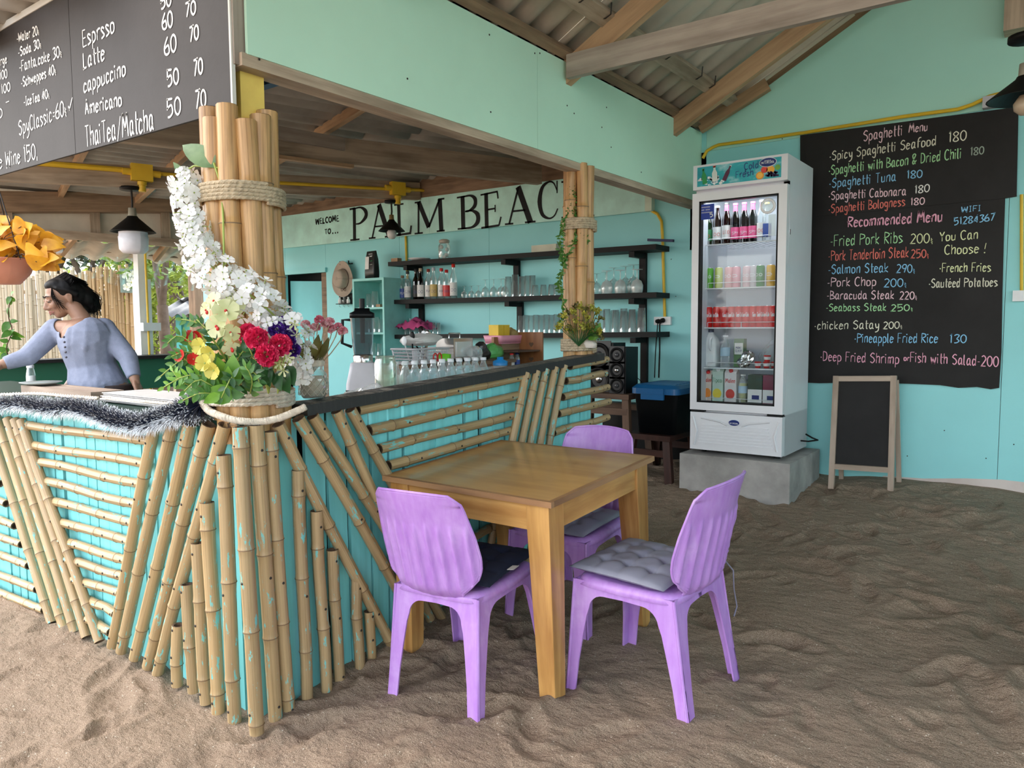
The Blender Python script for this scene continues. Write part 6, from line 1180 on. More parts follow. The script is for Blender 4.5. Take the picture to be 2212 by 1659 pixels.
# ================================================================ FLOWERS, GARLANDS, THINGS ON THE COUNTERS
def place(name, me, par, M_):
    o = bpy.data.objects.new(name, me); SC.collection.objects.link(o); o.parent = par; o.matrix_basis = wm(par).inverted() @ M_; return o
def orient(p, d, s=1, roll=0):
    q = Vector(d).to_track_quat('Z', 'Y').to_matrix().to_4x4(); return Matrix.Translation(p) @ q @ Matrix.Rotation(roll, 4, 'Z') @ Matrix.Scale(s, 4)
RN = random.Random(11)
def rdir(): return Vector((RN.gauss(0, 1), RN.gauss(0, 1), RN.gauss(0, 1))).normalized()
def pathpts(pts, n=12):
    return crs3([Vector(p) for p in pts], n)
def crs3(P, n=8):
    out = []
    for i in range(len(P)-1):
        p0, p1, p2, p3 = P[max(i-1, 0)], P[i], P[i+1], P[min(i+2, len(P)-1)]
        for k in range(n): t = k/n; out.append(.5*((2*p1)+(p2-p0)*t+(2*p0-5*p1+4*p2-p3)*t*t+(3*p1-p0-3*p2+p3)*t**3))
    out.append(P[-1]); return out
G['petalw'] = leafmat('white_silk_petal', (.86, .86, .88), (.72, .74, .70), .6, .15); G['stem'] = plain('yellow_green_stem', (.30, .38, .08), .5)
G['pinkp'] = leafmat('hot_pink_petal', (.80, .04, .14), (.60, .01, .07), .5, .1); G['purplep'] = leafmat('purple_petal', (.10, .025, .33), (.04, .01, .16), .5, .1)
G['fern'] = leafmat('fern_leaf', (.10, .26, .045), (.03, .12, .02), .4, .2); G['fernd'] = leafmat('dark_fern_leaf', (.035, .13, .03), (.015, .06, .02), .4, .15); G['fernb'] = leafmat('bright_leaf', (.20, .42, .05), (.07, .22, .02), .4, .25)
G['bigleaf'] = leafmat('dusty_green_leaf', (.20, .32, .16), (.10, .20, .09), .5, .2); G['orchid'] = leafmat('pale_green_orchid', (.66, .68, .42), (.42, .48, .20), .5, .2); G['redp'] = leafmat('red_petal', (.65, .02, .015), (.4, .01, .01), .5, .1)
G['yelp'] = leafmat('yellow_petal', (.66, .60, .12), (.48, .42, .06), .5, .15); G['oranl'] = leafmat('amber_leaf', (.80, .42, .02), (.50, .20, .01), .5, .25); G['palep'] = leafmat('pale_pink_petal', (.86, .60, .62), (.82, .22, .32), .5, .15)
G['olive'] = leafmat('dry_olive_leaf', (.16, .15, .03), (.07, .05, .01), .5, .15); G['ybl'] = leafmat('dull_yellow_floret', (.50, .46, .06), (.22, .24, .03), .6, .1)
# white wisteria-like garland
gpx = [(392, 384, 2.72), (412, 420, 2.70), (416, 480, 2.68), (430, 535, 2.64), (462, 582, 2.60), (512, 618, 2.58), (560, 652, 2.58), (600, 690, 2.60), (636, 730, 2.64), (648, 780, 2.70), (646, 815, 2.74)]
GP = crs3([aD(*q) for q in gpx], 10); wd = np.interp(np.linspace(0, 1, len(GP)), [0, .1, .35, .6, .8, 1], [.05, .062, .068, .085, .065, .035])
gar = thing('blossom_garland', 'long trailing garland of white silk blossoms draped across the corner bamboo column', 'garland', GP[50])
MB().tube([aD(490, 385, 2.68), aD(470, 362, 2.66), aD(420, 358, 2.68), aD(395, 372, 2.72)]+GP[::6], .0035, 6).obj('stem', G['stem'], gar)
MB().tube([aD(482, 620, 2.62), aD(484, 560, 2.61), aD(482, 470, 2.64), aD(478, 400, 2.66), aD(462, 352, 2.66)], .004, 6).obj('stem', G['stem'], gar)
BLM = []
for k in range(3): m = petalflower((0, 0, 0), (0, 0, 1), .023, 5 if k else 4, 0, lift=.3-.15*k, w_=.44, rot=k); m.tube([(0, 0, 0), (0, .002, -.02)], .0016, 4, 1); BLM.append(m.mesh('blossom', [G['petalw'], G['stem']]))
nb = 299
for i in range(nb):
    k = int(RN.random()*(len(GP)-1)); t_ = (GP[min(k+1, len(GP)-1)]-GP[max(k-1, 0)]).normalized(); d = rdir(); d = (d-t_*d.dot(t_)); d = (d.normalized()-_f*.55+Vector((0, 0, .1))).normalized(); r_ = wd[k]*math.sqrt(RN.uniform(.25, 1))
    o = place('blossom', BLM[i % 3], gar, orient(GP[k]+d*r_, (d+rdir()*.5), RN.uniform(.85, 1.3), RN.random()*6))
def leafmesh(L, W_, mat, name='leaf', fold=.15, curl=.1, n=6):
    def fn(u, v):
        s = (u-.5)*2; w_ = W_*math.sin(PI*min(1, v**.75))**.8; return Vector((s*w_/2, L*v, -curl*L*v*v+abs(s)*w_*fold))
    return MB().grid(fn, 2, n).mesh(name, G[mat])
BG = leafmesh(.17, .085, 'bigleaf', curl=.25)
def leaf_to(par, me, a, b, L, roll=0, s=None, name='leaf'):
    a, b = Vector(a), Vector(b); d = (b-a); y = d.normalized(); z = (-_f - y*(-_f).dot(y)).normalized(); z = (Matrix.Rotation(roll, 3, y)@z); x = y.cross(z); M_ = Matrix((x, y, z)).transposed().to_4x4(); M_.translation = a
    return place(name, me, par, M_ @ Matrix.Scale(d.length/L if s is None else s, 4))
leaf_to(gar, BG, aD(466, 362, 2.66), aD(388, 300, 2.66), .17, .3); leaf_to(gar, BG, aD(402, 378, 2.72), aD(370, 352, 2.70), .17, -.4)
# fronds and flowers at the foot of the column
def frond(par, pts, me, L, n, s0=1.3, stem='stem', spread=1.0, tip=True, nm='leaflet'):
    P = crs3([Vector(p) for p in pts], 8); MB().tube(P[::3]+[P[-1]], .0022, 5).obj('stem', G[stem], par); N_ = len(P)
    for i in range(n):
        u = .12+.88*i/(n-1); k = min(int(u*(N_-1)), N_-2); p = P[k]; t_ = (P[k+1]-P[k]).normalized(); sd_ = t_.cross(-_f).normalized(); s_ = s0*(1-.45*u)
        for sg in ((-1, 1) if i < n-1 else (0,)):
            d = (t_*(.75+.25*u)+sd_*sg*spread+Vector((0, 0, RN.uniform(-.15, .15)))-_f*RN.uniform(-.25, .35)).normalized(); leaf_to(par, me, p, p+d*L*s_, L, RN.uniform(-.5, .5), name=nm)
LF = {k: leafmesh(.045, .021, k, 'leaflet', .1, .15, 4) for k in ('fern', 'fernd', 'fernb', 'olive')}; LB2 = {k: leafmesh(.075, .045, k, 'leaf', .12, .25, 5) for k in ('fernb', 'fern', 'fernd')}; LO = leafmesh(.075, .030, 'olive', 'leaf', .15, .2, 5)
fe = thing('fern_spray', 'bushy artificial fern spray spreading left from the foot of the corner column', 'plant', aD(500, 830, 2.6))
for pts, c, n, s_ in ((((500, 830, 2.6), (450, 800, 2.52), (400, 775, 2.48), (345, 815, 2.45)), 'fern', 9, .95), (((500, 820, 2.6), (440, 765, 2.5), (390, 725, 2.47), (362, 742, 2.45)), 'fern', 8, .9), (((505, 810, 2.6), (470, 750, 2.52), (430, 700, 2.5), (392, 690, 2.5)), 'fern', 7, .85), (((510, 830, 2.6), (460, 830, 2.5), (400, 830, 2.45), (372, 800, 2.45)), 'fernb', 8, .9),
                   (((505, 840, 2.55), (470, 840, 2.45), (430, 820, 2.42), (398, 845, 2.4)), 'fern', 7, .9), (((520, 830, 2.58), (540, 790, 2.5), (560, 770, 2.5), (566, 800, 2.48)), 'fernd', 8, .9), (((515, 835, 2.55), (530, 815, 2.45), (550, 805, 2.44), (562, 830, 2.43)), 'fernd', 7, .85), (((500, 800, 2.55), (520, 765, 2.48), (535, 750, 2.48)), 'fernd', 6, .9),
                   (((510, 850, 2.52), (505, 830, 2.42), (500, 815, 2.40), (478, 860, 2.4)), 'fernd', 6, .95), (((505, 820, 2.58), (455, 790, 2.5), (410, 760, 2.46), (370, 770, 2.44)), 'fern', 9, .85), (((500, 835, 2.56), (450, 815, 2.46), (400, 812, 2.42), (352, 838, 2.42)), 'fernb', 9, .85), (((505, 800, 2.58), (465, 740, 2.5), (450, 715, 2.48), (425, 690, 2.48)), 'fernd', 6, .8),
                   (((500, 850, 2.5), (460, 850, 2.43), (430, 850, 2.4), (395, 865, 2.4)), 'fern', 7, .8), (((520, 790, 2.56), (545, 770, 2.48), (530, 740, 2.47)), 'fernd', 6, .8), (((540, 850, 2.5), (545, 820, 2.42), (530, 790, 2.4)), 'fern', 6, .9)): frond(fe, [aD(*q) for q in pts], LF[c], .045, int(n*1.3), s_*1.3)
for a, b_, c in (((500, 830, 2.5), (440, 800, 2.42), 'fernb'), ((500, 850, 2.48), (448, 838, 2.42), 'fernb'), ((490, 850, 2.46), (455, 860, 2.42), 'fernb'), ((500, 820, 2.48), (465, 780, 2.42), 'fernb'), ((505, 830, 2.46), (500, 770, 2.42), 'fernb'), ((510, 850, 2.44), (430, 855, 2.4), 'fernb'), ((475, 850, 2.4), (440, 872, 2.38), 'fernb'), ((505, 845, 2.46), (485, 800, 2.4), 'fernb'), ((500, 850, 2.42), (520, 855, 2.38), 'fernd'), ((500, 800, 2.5), (440, 830, 2.45), 'fernb'),
                 ((560, 800, 2.5), (540, 840, 2.46), 'fernd'), ((590, 800, 2.52), (560, 830, 2.46), 'fernd'), ((600, 800, 2.52), (598, 838, 2.46), 'fernd'), ((620, 790, 2.55), (632, 826, 2.5), 'fernd'), ((610, 800, 2.55), (616, 842, 2.48), 'fernd'), ((580, 790, 2.52), (575, 830, 2.47), 'fernd')): leaf_to(fe, LB2[c], aD(*a), aD(*b_), .075, RN.uniform(-.4, .4))
def carnation(par, c, r, mat, d=None, n=26, seed=0, name='bloom'):
    rr = random.Random(seed); m = MB(); n = 64
    for i in range(n):          # ruffled petals all over a rounded head, pointing outwards
        z = 1-1.25*(i+.5)/n; a = i*2.39996; q_ = math.sqrt(max(0, 1-z*z)); d = Vector((q_*math.cos(a), q_*math.sin(a), z)); d = (d+Vector((rr.gauss(0, .1), rr.gauss(0, .1), 0))).normalized()
        t1 = d.cross(Vector((rr.gauss(0, 1), rr.gauss(0, 1), rr.gauss(0, 1)))).normalized(); t2 = d.cross(t1); W_ = r*.46*rr.uniform(.8, 1.2); L = r*rr.uniform(.9, 1.08)
        def fn(u, v): s = (u-.5)*2; return d*(L*(.45+.55*v)-.06*r*abs(s)*v) + t1*(s*W_*(.35+.65*v)) + t2*(r*.10*math.sin(u*12+i)*v + r*.16*v*v)
        m.grid(fn, 5, 2)
    me = m.mesh(name, G[mat]); return me
CM = {k: carnation(None, None, .036, k, seed=3) for k in ('pinkp', 'purplep', 'palep', 'yelp')}
def bunch(lab, nm, cat, pts, mat, s_, base, grp=None):
    t = thing(nm, lab, cat, aD(*base)); 
    for q in pts: p = aD(*q); MB().tube([aD(*base), (aD(*base)+p)/2+Vector((0, 0, .01)), p], .0025, 5).obj('stem', G['stem'], t); place('bloom', CM[mat], t, orient(p, (-_f+Vector((0, 0, .45))+rdir()*.3), s_*RN.uniform(.9, 1.1), RN.random()*6))
    return t
bunch('three hot pink carnation heads tied to the front of the corner column', 'carnation_bunch', 'flowers', ((554, 731, 2.47), (606, 745, 2.5), (577, 767, 2.46), (536, 722, 2.52)), 'pinkp', 1.0, (580, 850, 2.58))
bunch('purple flower heads just right of the hot pink carnations on the column', 'purple_flower_bunch', 'flowers', ((598, 712, 2.55), (628, 716, 2.57), (634, 756, 2.58), (610, 700, 2.58), (622, 735, 2.56)), 'purplep', .72, (600, 850, 2.6))
t = thing('silk_flower_spray', 'yellow and red silk flowers among the fern leaves left of the column', 'flowers', aD(470, 840, 2.5))
for q, mt in (((434, 748, 2.46), 'yelp'), ((455, 762, 2.44), 'yelp'), ((443, 785, 2.43), 'yelp'), ((462, 800, 2.42), 'yelp'), ((425, 738, 2.5), 'yelp'), ((392, 770, 2.45), 'redp'), ((418, 776, 2.46), 'redp'), ((408, 728, 2.49), 'redp'), ((424, 727, 2.5), 'redp')):
    MB().tube([aD(475, 835, 2.5), aD(*q)], .002, 5).obj('stem', G['stem'], t); petalflower(aD(*q), -_f+rdir()*.5, .030 if mt == 'yelp' else .022, 5, 0, lift=.5, w_=.5).obj('flower_head', [G[mt], G['stem']], t)
orc = thing('orchid_spray', 'pale green silk orchids with red throats in front of the corner column', 'flowers', aD(500, 800, 2.55))
MB().tube([aD(500, 820, 2.56), aD(490, 740, 2.5), aD(480, 680, 2.5), aD(462, 640, 2.52)], .003, 5).obj('stem', G['stem'], orc)
for q, r_, d in (((468, 705, 2.46), .042, (-.3, 0, -.1)), ((488, 672, 2.46), .046, (.3, 0, .5)), ((462, 650, 2.49), .034, (-.4, 0, .3)), ((507, 660, 2.5), .036, (.6, 0, .2)), ((498, 718, 2.46), .034, (.4, 0, -.6)), ((445, 670, 2.5), .03, (-.7, 0, 0)), ((500, 752, 2.47), .032, (.3, 0, -.8))):
    f = petalflower(aD(*q), -_f+_r*d[0]+Vector((0, 0, d[2])), r_, 5, 0, lift=.12, w_=.46, rot=RN.random()*3).obj('orchid_bloom', [G['orchid'], G['redp']], orc); m = MB().ball(aD(q[0]+2, q[1]+5, q[2]-.008), (.006, .005, .007), 8, 6); m.obj('throat', G['redp' if q[1] in (705, 752, 670) else 'orchid'], f)
t = thing('white_lily_spray', 'small greenish white buds at the lower right of the pink carnations', 'flowers', aD(605, 840, 2.6))
for q in ((604, 785, 2.47), (622, 772, 2.48), (612, 800, 2.47), (636, 700, 2.55), (640, 724, 2.56)): petalflower(aD(*q), -_f+rdir()*.6, .020, 5, 0, lift=.7, w_=.22).obj('bud', [G['orchid'], G['stem']], t)
# ---- jar of sand with pink-white carnations on the rail
pj = aX(678, 862, -2.40); pj = Vector((-2.40, pj.y, RAILZ(pj.y)+.014)); jr = thing('sand_jar', 'glass jug filled with sand standing on the black rail beside the corner column', 'jar', pj)
MB().lathe([(0, 0), (.042, 0), (.052, .015), (.058, .06), (.052, .095), (.038, .112), (.038, .13), (.043, .145), (.040, .145), (.035, .13), (.035, .112)], 24).obj('jar_glass', G['glass'], jr, local=True)
G['sandfill'] = plain('pale_sand_fill', (.55, .48, .38), .95, var=.15, sc=200, bmp=.5)
MB().lathe([(0, .003), (.041, .003), (.050, .016), (.056, .06), (.053, .085), (0, .088)], 22).obj('sand_fill', G['sandfill'], jr, local=True); m = MB()
for i in range(14):
    for sg in (1, -1): m.tube([(.0585*math.cos(2*PI*i/14+sg*k*.12), .0585*math.sin(2*PI*i/14+sg*k*.12), .012+k*.0085) for k in range(9)], .0012, 4)
m.obj('string_net', G['rope_w'], jr, local=True); MB().lathe([(.040, .125), (.0465, .13), (.0465, .145), (.041, .15)], 20).obj('jute_collar', G['rope_w'], jr, local=True)
m = MB().tube([(-.03, -.035, .125), (-.05, -.062, .12), (-.052, -.068, .07), (-.035, -.05, .05)], .006, 8).obj('handle', G['glass'], jr, local=True)
jb = thing('carnation_bouquet', 'pale pink and white carnations with olive leaves standing in the sand jar', 'flowers', pj+Vector((0, 0, .09))); DJ = (pj-C0).dot(_f)
for q in ((660, 702), (672, 712), (690, 692), (703, 700), (718, 712), (730, 708), (741, 716), (682, 708), (712, 696)):
    p = aD(*q, DJ+RN.uniform(-.04, .04)); MB().tube([pj+Vector((0, 0, .1)), pj.lerp(p, .6)+Vector((0, 0, .02)), p+Vector((0, 0, -.035))-_r*.01, p], .0022, 5).obj('stem', G['rope'], jb); place('bloom', CM['palep'], jb, orient(p, Vector((0, 0, 1))-_f*.5+rdir()*.4, .55, RN.random()*6))
for i in range(22): a = RN.uniform(0, 6.28); p = pj+Vector((math.cos(a)*.02, math.sin(a)*.02, .13+RN.uniform(0, .03))); leaf_to(jb, LO, p, p+Vector((math.cos(a)*.5, math.sin(a)*.5, RN.uniform(.7, 1.5))).normalized()*RN.uniform(.06, .095), .075, RN.uniform(-1, 1))
# ---- vine, flowers and coral at the slim column
vn = thing('trailing_vine', 'thin green vine hanging down beside the slim bamboo column', 'plant', aD(1230, 480, 4.45)); D2 = (C2-C0).dot(_f)-.13
LV = leafmesh(.032, .013, 'fern', 'leaflet', .1, .1, 3)
for pts in (((1233, 400), (1236, 440), (1225, 470), (1212, 500), (1210, 540), (1218, 570), (1207, 610), (1216, 650), (1212, 700)), ((1233, 405), (1240, 450), (1243, 500), (1232, 540), (1216, 560)), ((1262, 470), (1258, 500), (1266, 520))):
    P = crs3([aD(*q, D2) for q in pts], 8); MB().tube(P[::3], .0025, 4).obj('vine_stem', G['stem'], vn)
    for k in range(0, len(P)-1):
        for _ in (0, 1, 2): p = P[k]; d = (rdir()+Vector((0, 0, -.3))-_f*.2).normalized(); leaf_to(vn, LV, p, p+d*.034, .032, RN.uniform(-1, 1))
yf = thing('wildflower_bunch', 'bunch of dull yellow silk wildflowers tied to the foot of the slim column', 'flowers', aD(1255, 745, D2))
for i in range(26):
    a = RN.uniform(-1, 1); q = (1254+a*50+RN.uniform(-6, 6), 690+RN.uniform(-34, 30)+abs(a)*12); p = aD(*q, D2-.03+RN.uniform(-.05, .03)); MB().tube([aD(1250, 748, D2), aD(1250+(q[0]-1250)*.5, 725, D2-.03), p], .002, 4).obj('stem', G['fernd'], yf); m = MB()
    for k in range(34): d = rdir(); c = p+d*RN.uniform(.004, .03); u = rdir()*.009; v = d.cross(u).normalized()*.007; m.add([c-u, c+v, c+u, c-v], [(0, 1, 2, 3)])
    m.obj('floret', G['ybl' if i % 3 else 'olive'], yf)
for q in ((1290, 706), (1300, 700), (1284, 720)): leaf_to(yf, LB2['fernb'], aD(1272, 735, D2), aD(*q, D2-.03), .075, .3)
crumple('coral_stone', 'rough white coral stone lying on the far end of the black rail', 'stone', aX(1266, 752, -2.36), (.07, .05, .035), solidc('coral', (.62, .56, .50), .9), 9, .5)
# ---- hanging planter with amber leaves
pc = aD(-4, 563, 3.1); pl_ = thing('hanging_planter', 'terracotta-coloured plastic bowl hanging on wires at the left edge', 'planter', pc)
MB().lathe([(0, -.095), (.075, -.095), (.115, -.05), (.132, 0), (.138, .003), (.132, .006), (.12, -.01), (.10, -.05), (0, -.06)], 28).obj('bowl', G['terra'], pl_, local=True)
MB().lathe([(0, -.02), (.12, -.015)], 16).obj('soil', G['hollow'], pl_, local=True)
hk = pc+Vector((-.02, 0, .40))
for a in (.25, 2.3, 4.4): MB().tube([hk, pc+Vector((math.cos(a)*.135, math.sin(a)*.135, .0))], .0025, 5).obj('wire', G['nail'], pl_)
MB().tube([hk, hk+Vector((0, 0, .35))], .003, 5).obj('wire', G['nail'], pl_)
def heart(L, W_, mat):
    def fn(u, v): s = (u-.5)*2; w_ = W_*(math.sin(PI*v**.55)**.9 if 0 < v < 1 else 0); return Vector((s*w_/2, L*v-.12*L*(1-v)*abs(s)**1.5, -.25*L*v*v+abs(s)*w_*.08+.02*L*math.sin(v*12)*abs(s)))
    return MB().grid(fn, 4, 7).mesh('leaf', G[mat])
HL = heart(.075, .068, 'oranl'); ap = thing('amber_leaf_plant', 'amber yellow leafy silk plant growing out of the hanging bowl', 'plant', pc)
for i in range(64):
    q = (RN.uniform(-60, 120), 0); top = 485+max(0, q[0]-40)*.45; py = RN.uniform(top, 562 if q[0] < 60 else 572); p = aD(q[0], py, 3.1+RN.uniform(-.12, .10)); b_ = pc+Vector((RN.uniform(-.06, .06), RN.uniform(-.06, .06), .0))
    if i % 2 == 0: MB().tube([b_, b_.lerp(p, .5)+Vector((0, 0, .03)), p], .0018, 4).obj('stem', G['hollow'], ap)
    d = ((p-pc)*Vector((1, 1, .4))+rdir()*.12+Vector((0, 0, -.03))).normalized(); leaf_to(ap, HL, p-d*.035, p+d*.045, .075, RN.uniform(-.7, .7))
# ---- tinsel and ropes on the front edge
TP = crs3([aY(*q, YF-.05) for q in ((-120, 885), (-50, 893), (0, 876), (55, 874), (105, 884), (165, 882), (210, 896), (255, 912), (305, 917), (350, 906), (395, 890), (436, 872))], 14)
ts_ = thing('tinsel_garland', 'navy tinsel garland with frosted white tips looped along the front counter edge', 'garland', TP[60]); md, mw = MB(), MB(); rr = random.Random(3)
for i in range(9000):
    u = rr.random()*(len(TP)-1.01); k = int(u); p = TP[k].lerp(TP[k+1], u-k); t_ = (TP[k+1]-TP[k]).normalized(); d = Vector((rr.gauss(0, .35), rr.gauss(0, 1), rr.gauss(0, 1))); d = (d-t_*d.dot(t_)*.6).normalized()
    L = .058*rr.uniform(.7, 1.15)*(1 if u < len(TP)*.93 else 1.15); sd_ = d.cross(Vector((0, -1, 0))+rdir()*.3).normalized()*.0014; frost = .50 if d.z < -.1 else .86
    if u > len(TP)*.9: frost = .9
    a, b_, c = p, p+d*L*frost, p+d*L; md.add([a-sd_, a+sd_, b_+sd_, b_-sd_], [(0, 1, 2, 3)]); mw.add([b_-sd_, b_+sd_, c], [(0, 1, 2)])
md.obj('navy_bristles', solidc('tinsel_navy', (.008, .014, .035), .35), ts_, kind='stuff'); mw.obj('frosted_tips', solidc('tinsel_white', (.66, .72, .78), .5), ts_, kind='stuff'); MB().tube(TP[::3], .012, 6).obj('core_wire', G['navy'], ts_)
def twist(P, r, name, label, mat='rope_w'):
    m = MB()
    for s in range(3):
        Q = []; n_ = len(P)
        for i in range((n_-1)*8+1):
            k = min(int(i/8), n_-2); p = P[k].lerp(P[k+1], i/8-k); t_ = (P[k+1]-P[k]).normalized(); a_ = i*.55+s*2.094; x_ = t_.cross(Vector((.3, .2, .93))).normalized(); y_2 = t_.cross(x_); Q.append(p+(x_*math.cos(a_)+y_2*math.sin(a_))*r*.52)
        m.tube(Q, r*.55, 5)
    return tag(m.obj(name, G[mat]), label, 'rope')
twist(crs3([aY(*q, YF-.045) for q in ((436, 868), (450, 886), (478, 899))]+[aP(*q, (XC, YF, 0), (.7, -.72, 0)) for q in ((515, 909), (560, 911), (600, 904), (636, 890), (658, 880))], 6), .013, 'cotton_rope', 'thick pale cotton rope sagging across the counter corner below the column')
twist(crs3([aY(*q, YF-.03) for q in ((-60, 850), (0, 852), (80, 850), (150, 856), (212, 860))], 6), .008, 'cotton_rope', 'pale rope along the front counter edge above the tinsel')
twist(crs3([aY(*q, YF-.03) for q in ((228, 860), (300, 866), (380, 872), (436, 868))], 6), .006, 'cotton_rope', 'thin white rope under the stack of menu cards')
bz = aY(208, 902, YF-.03); tag(MB().ball(bz, .016, 12, 8).obj('silver_bauble', G['chrome']), 'small silver bauble peeping out under the tinsel', 'bauble')
# ---- on the front counter top
zc = 1.062
a = aY(212, 860, 1.66); a2 = aY(452, 860, 1.66)
for i in range(7):
    o = MB().boxf((a.x+RN.uniform(0, .04), 1.66+RN.uniform(-.015, .015), zc+i*.0065), (a2.x-a.x-RN.uniform(0, .05), RN.uniform(-.02, .02), 0), (0, .22, 0), (0, 0, .0035)).obj('menu_card', solidc('card_a', (.52, .50, .48)) if i % 2 else solidc('card_b', (.70, .69, .67)), bev=.001)
    tag(o, ORD[i]+' menu card from the bottom of the stack on the front counter', 'menu card', 'stacked menu cards')
p0, p1 = aY(46, 850, 1.66), aY(196, 850, 1.66); t = thing('wooden_tray_box', 'shallow pale wooden box on the front counter behind the tinsel', 'box', ((p0.x+p1.x)/2, 1.72, zc)); H = .02
MB().boxf((p0.x, 1.66, zc), (p1.x-p0.x, 0, 0), (0, .015, 0), (0, 0, H+.02)).boxf((p0.x, 1.80, zc), (p1.x-p0.x, 0, 0), (0, .015, 0), (0, 0, H+.02)).boxf((p0.x, 1.675, zc), (.015, 0, 0), (0, .125, 0), (0, 0, H+.02)).boxf((p1.x-.015, 1.675, zc), (.015, 0, 0), (0, .125, 0), (0, 0, H+.02)).boxf((p0.x+.015, 1.675, zc+.005), (p1.x-p0.x-.03, 0, 0), (0, .125, 0), (0, 0, .03)).obj('box_sides', G['easel'], t)
pp_ = aY(160, 838, 1.9); t = thing('serving_plate', 'pale flat plate lying on the wooden box by the woman', 'plate', (pp_.x, 1.735, zc+H+.022)); MB().lathe([(0, 0), (.06, 0), (.10, .012), (.10, .015), (.06, .004), (0, .004)], 26).obj('dish', solidc('celadon', (.50, .56, .55), .3), t, local=True)
t = bottle('small_bottle', 'small clear bottle with white and blue label and silver cap on the front counter', 'bottle', .021, .11, 'glass', wl_, solidc('silver', (.6, .62, .64), .3), neck=.014, sh=.55, nb=.75, lz=(.08, .5), caph=.14); p = aY(68, 838, 1.88); t.location = (p.x, 1.72, 1.063); t.location = (aY(68, 838, 1.88).x, 1.88, zc)
t.location.z = zc; t.scale = (1.15, 1.15, 1.15)
# ---- work counter inside, behind the black rail
ZW = 1.017
def pw(px, X): return Vector((X, aX(px, 760, X).y, ZW))
wb0 = bottle('water_bottle', 'first clear water bottle from the left in the front row of the pack', 'bottle', .031, .205, 'pet', None, G['white'], 'water bottles in the pack', neck=.014, sh=.62, nb=.84, caph=.075); first = True
for X_ in (-2.70, -2.765):
    y0_, y1_ = pw(874, -2.70).y, pw(1044, -2.70).y
    for i in range(10):
        o = wb0 if first else dup(wb0, (0, 0, 0)); first = False; o['label'] = ORD[i]+' clear water bottle from the left in the '+('front' if X_ > -2.73 else 'back')+' row of the pack'; o.location = (X_, y0_+(y1_-y0_)*i/9, ZW)
def wrapf(u, v): return Vector((-2.66 if v < .5 else -2.80, y0_-.045+(y1_-y0_+.09)*u, ZW+.005+.15*(1-abs(v-.5)*2)*1.0+.006*math.sin(u*60+v*9)))
m = MB(); m.grid(lambda u, v: Vector((-2.662+.012*math.sin(u*40)*v*.3, y0_-.04+(y1_-y0_+.08)*u, ZW+.002+.15*v)), 60, 4).grid(lambda u, v: Vector((-2.662-.15*u, y0_-.04, ZW+.002+.14*v)), 8, 4)
tag(m.obj('shrink_wrap', G['foil']), 'clear shrink wrap round the pack of water bottles', 'plastic wrap')
p = pw(832, -2.72); t = thing('glass_canister', 'tall clear glass jar left of the water bottles', 'jar', p); MB().lathe([(0, 0), (.052, 0), (.056, .01), (.056, .20), (.05, .215), (.05, .24), (.046, .24), (.046, .215), (.052, .2), (.052, .012), (0, .008)], 22).obj('glass_body', glass('greenish_glass', (.80, .88, .80), .45, .10), t, local=True)
crumple('plastic_bag', 'crumpled clear plastic bag beside the blender foot behind the rail', 'bag', pw(782, -2.60), (.09, .05, .07), G['foil'], 12, .7)
p = pw(784, -2.95); p.y += .0; bl_t = thing('blender', 'blender with a dark clear jug, black lid and light grey motor base', 'blender', p, rz=math.radians(45)); B_ = lambda z, w_, r_=.02: rrect(w_, w_*.9, z, r_)
loft([B_(0, .085), B_(.03, .088), B_(.09, .085), B_(.16, .070), B_(.195, .064), B_(.20, .055)]).obj('motor_base', G['gray_l'], bl_t, local=True); loft([B_(.001, .0865), B_(.06, .0885)], cap=False).obj('black_foot', G['tub'], bl_t, local=True)
MB().lathe([(.05, .20), (.052, .235), (.046, .24)], 20).obj('collar', G['chrome'], bl_t, local=True)
loft([B_(.24, .045, .015), B_(.30, .052, .015), B_(.43, .060, .015)], cap=False).obj('jug', glass('smoky_jug', (.38, .46, .50), .4, .05), bl_t, local=True); loft([B_(.43, .063, .02), B_(.455, .062, .02), B_(.465, .04, .015), B_(.48, .038, .015)]).obj('lid', G['tub'], bl_t, local=True)
MB().tube([(0, 0, .30), (0, .005, .53)], [.012, .015], 10).obj('tamper', G['tub'], bl_t, local=True); MB().tube([(-.055, 0, .42), (-.10, 0, .42), (-.105, 0, .30), (-.055, 0, .28)], .008, 8).obj('handle', G['tub'], bl_t, local=True)
ws = thing('low_shelf_box', 'plain low wooden riser on the work counter under the basket and bags', 'shelf', (-3.05, 3.5, ZW)); MB().box(-3.22, -2.88, 2.95, 3.96, ZW+.15, ZW+.17).obj('top_board', G['timber_d'], ws)
for y in (2.97, 3.93): MB().box(-3.2, -2.9, y-.01, y+.01, ZW, ZW+.15).obj('end_board', G['timber_d'], ws)
ZR = ZW+.172
def pr(px, X, dz=0): return Vector((X, aX(px, 760, X).y, ZR+dz))
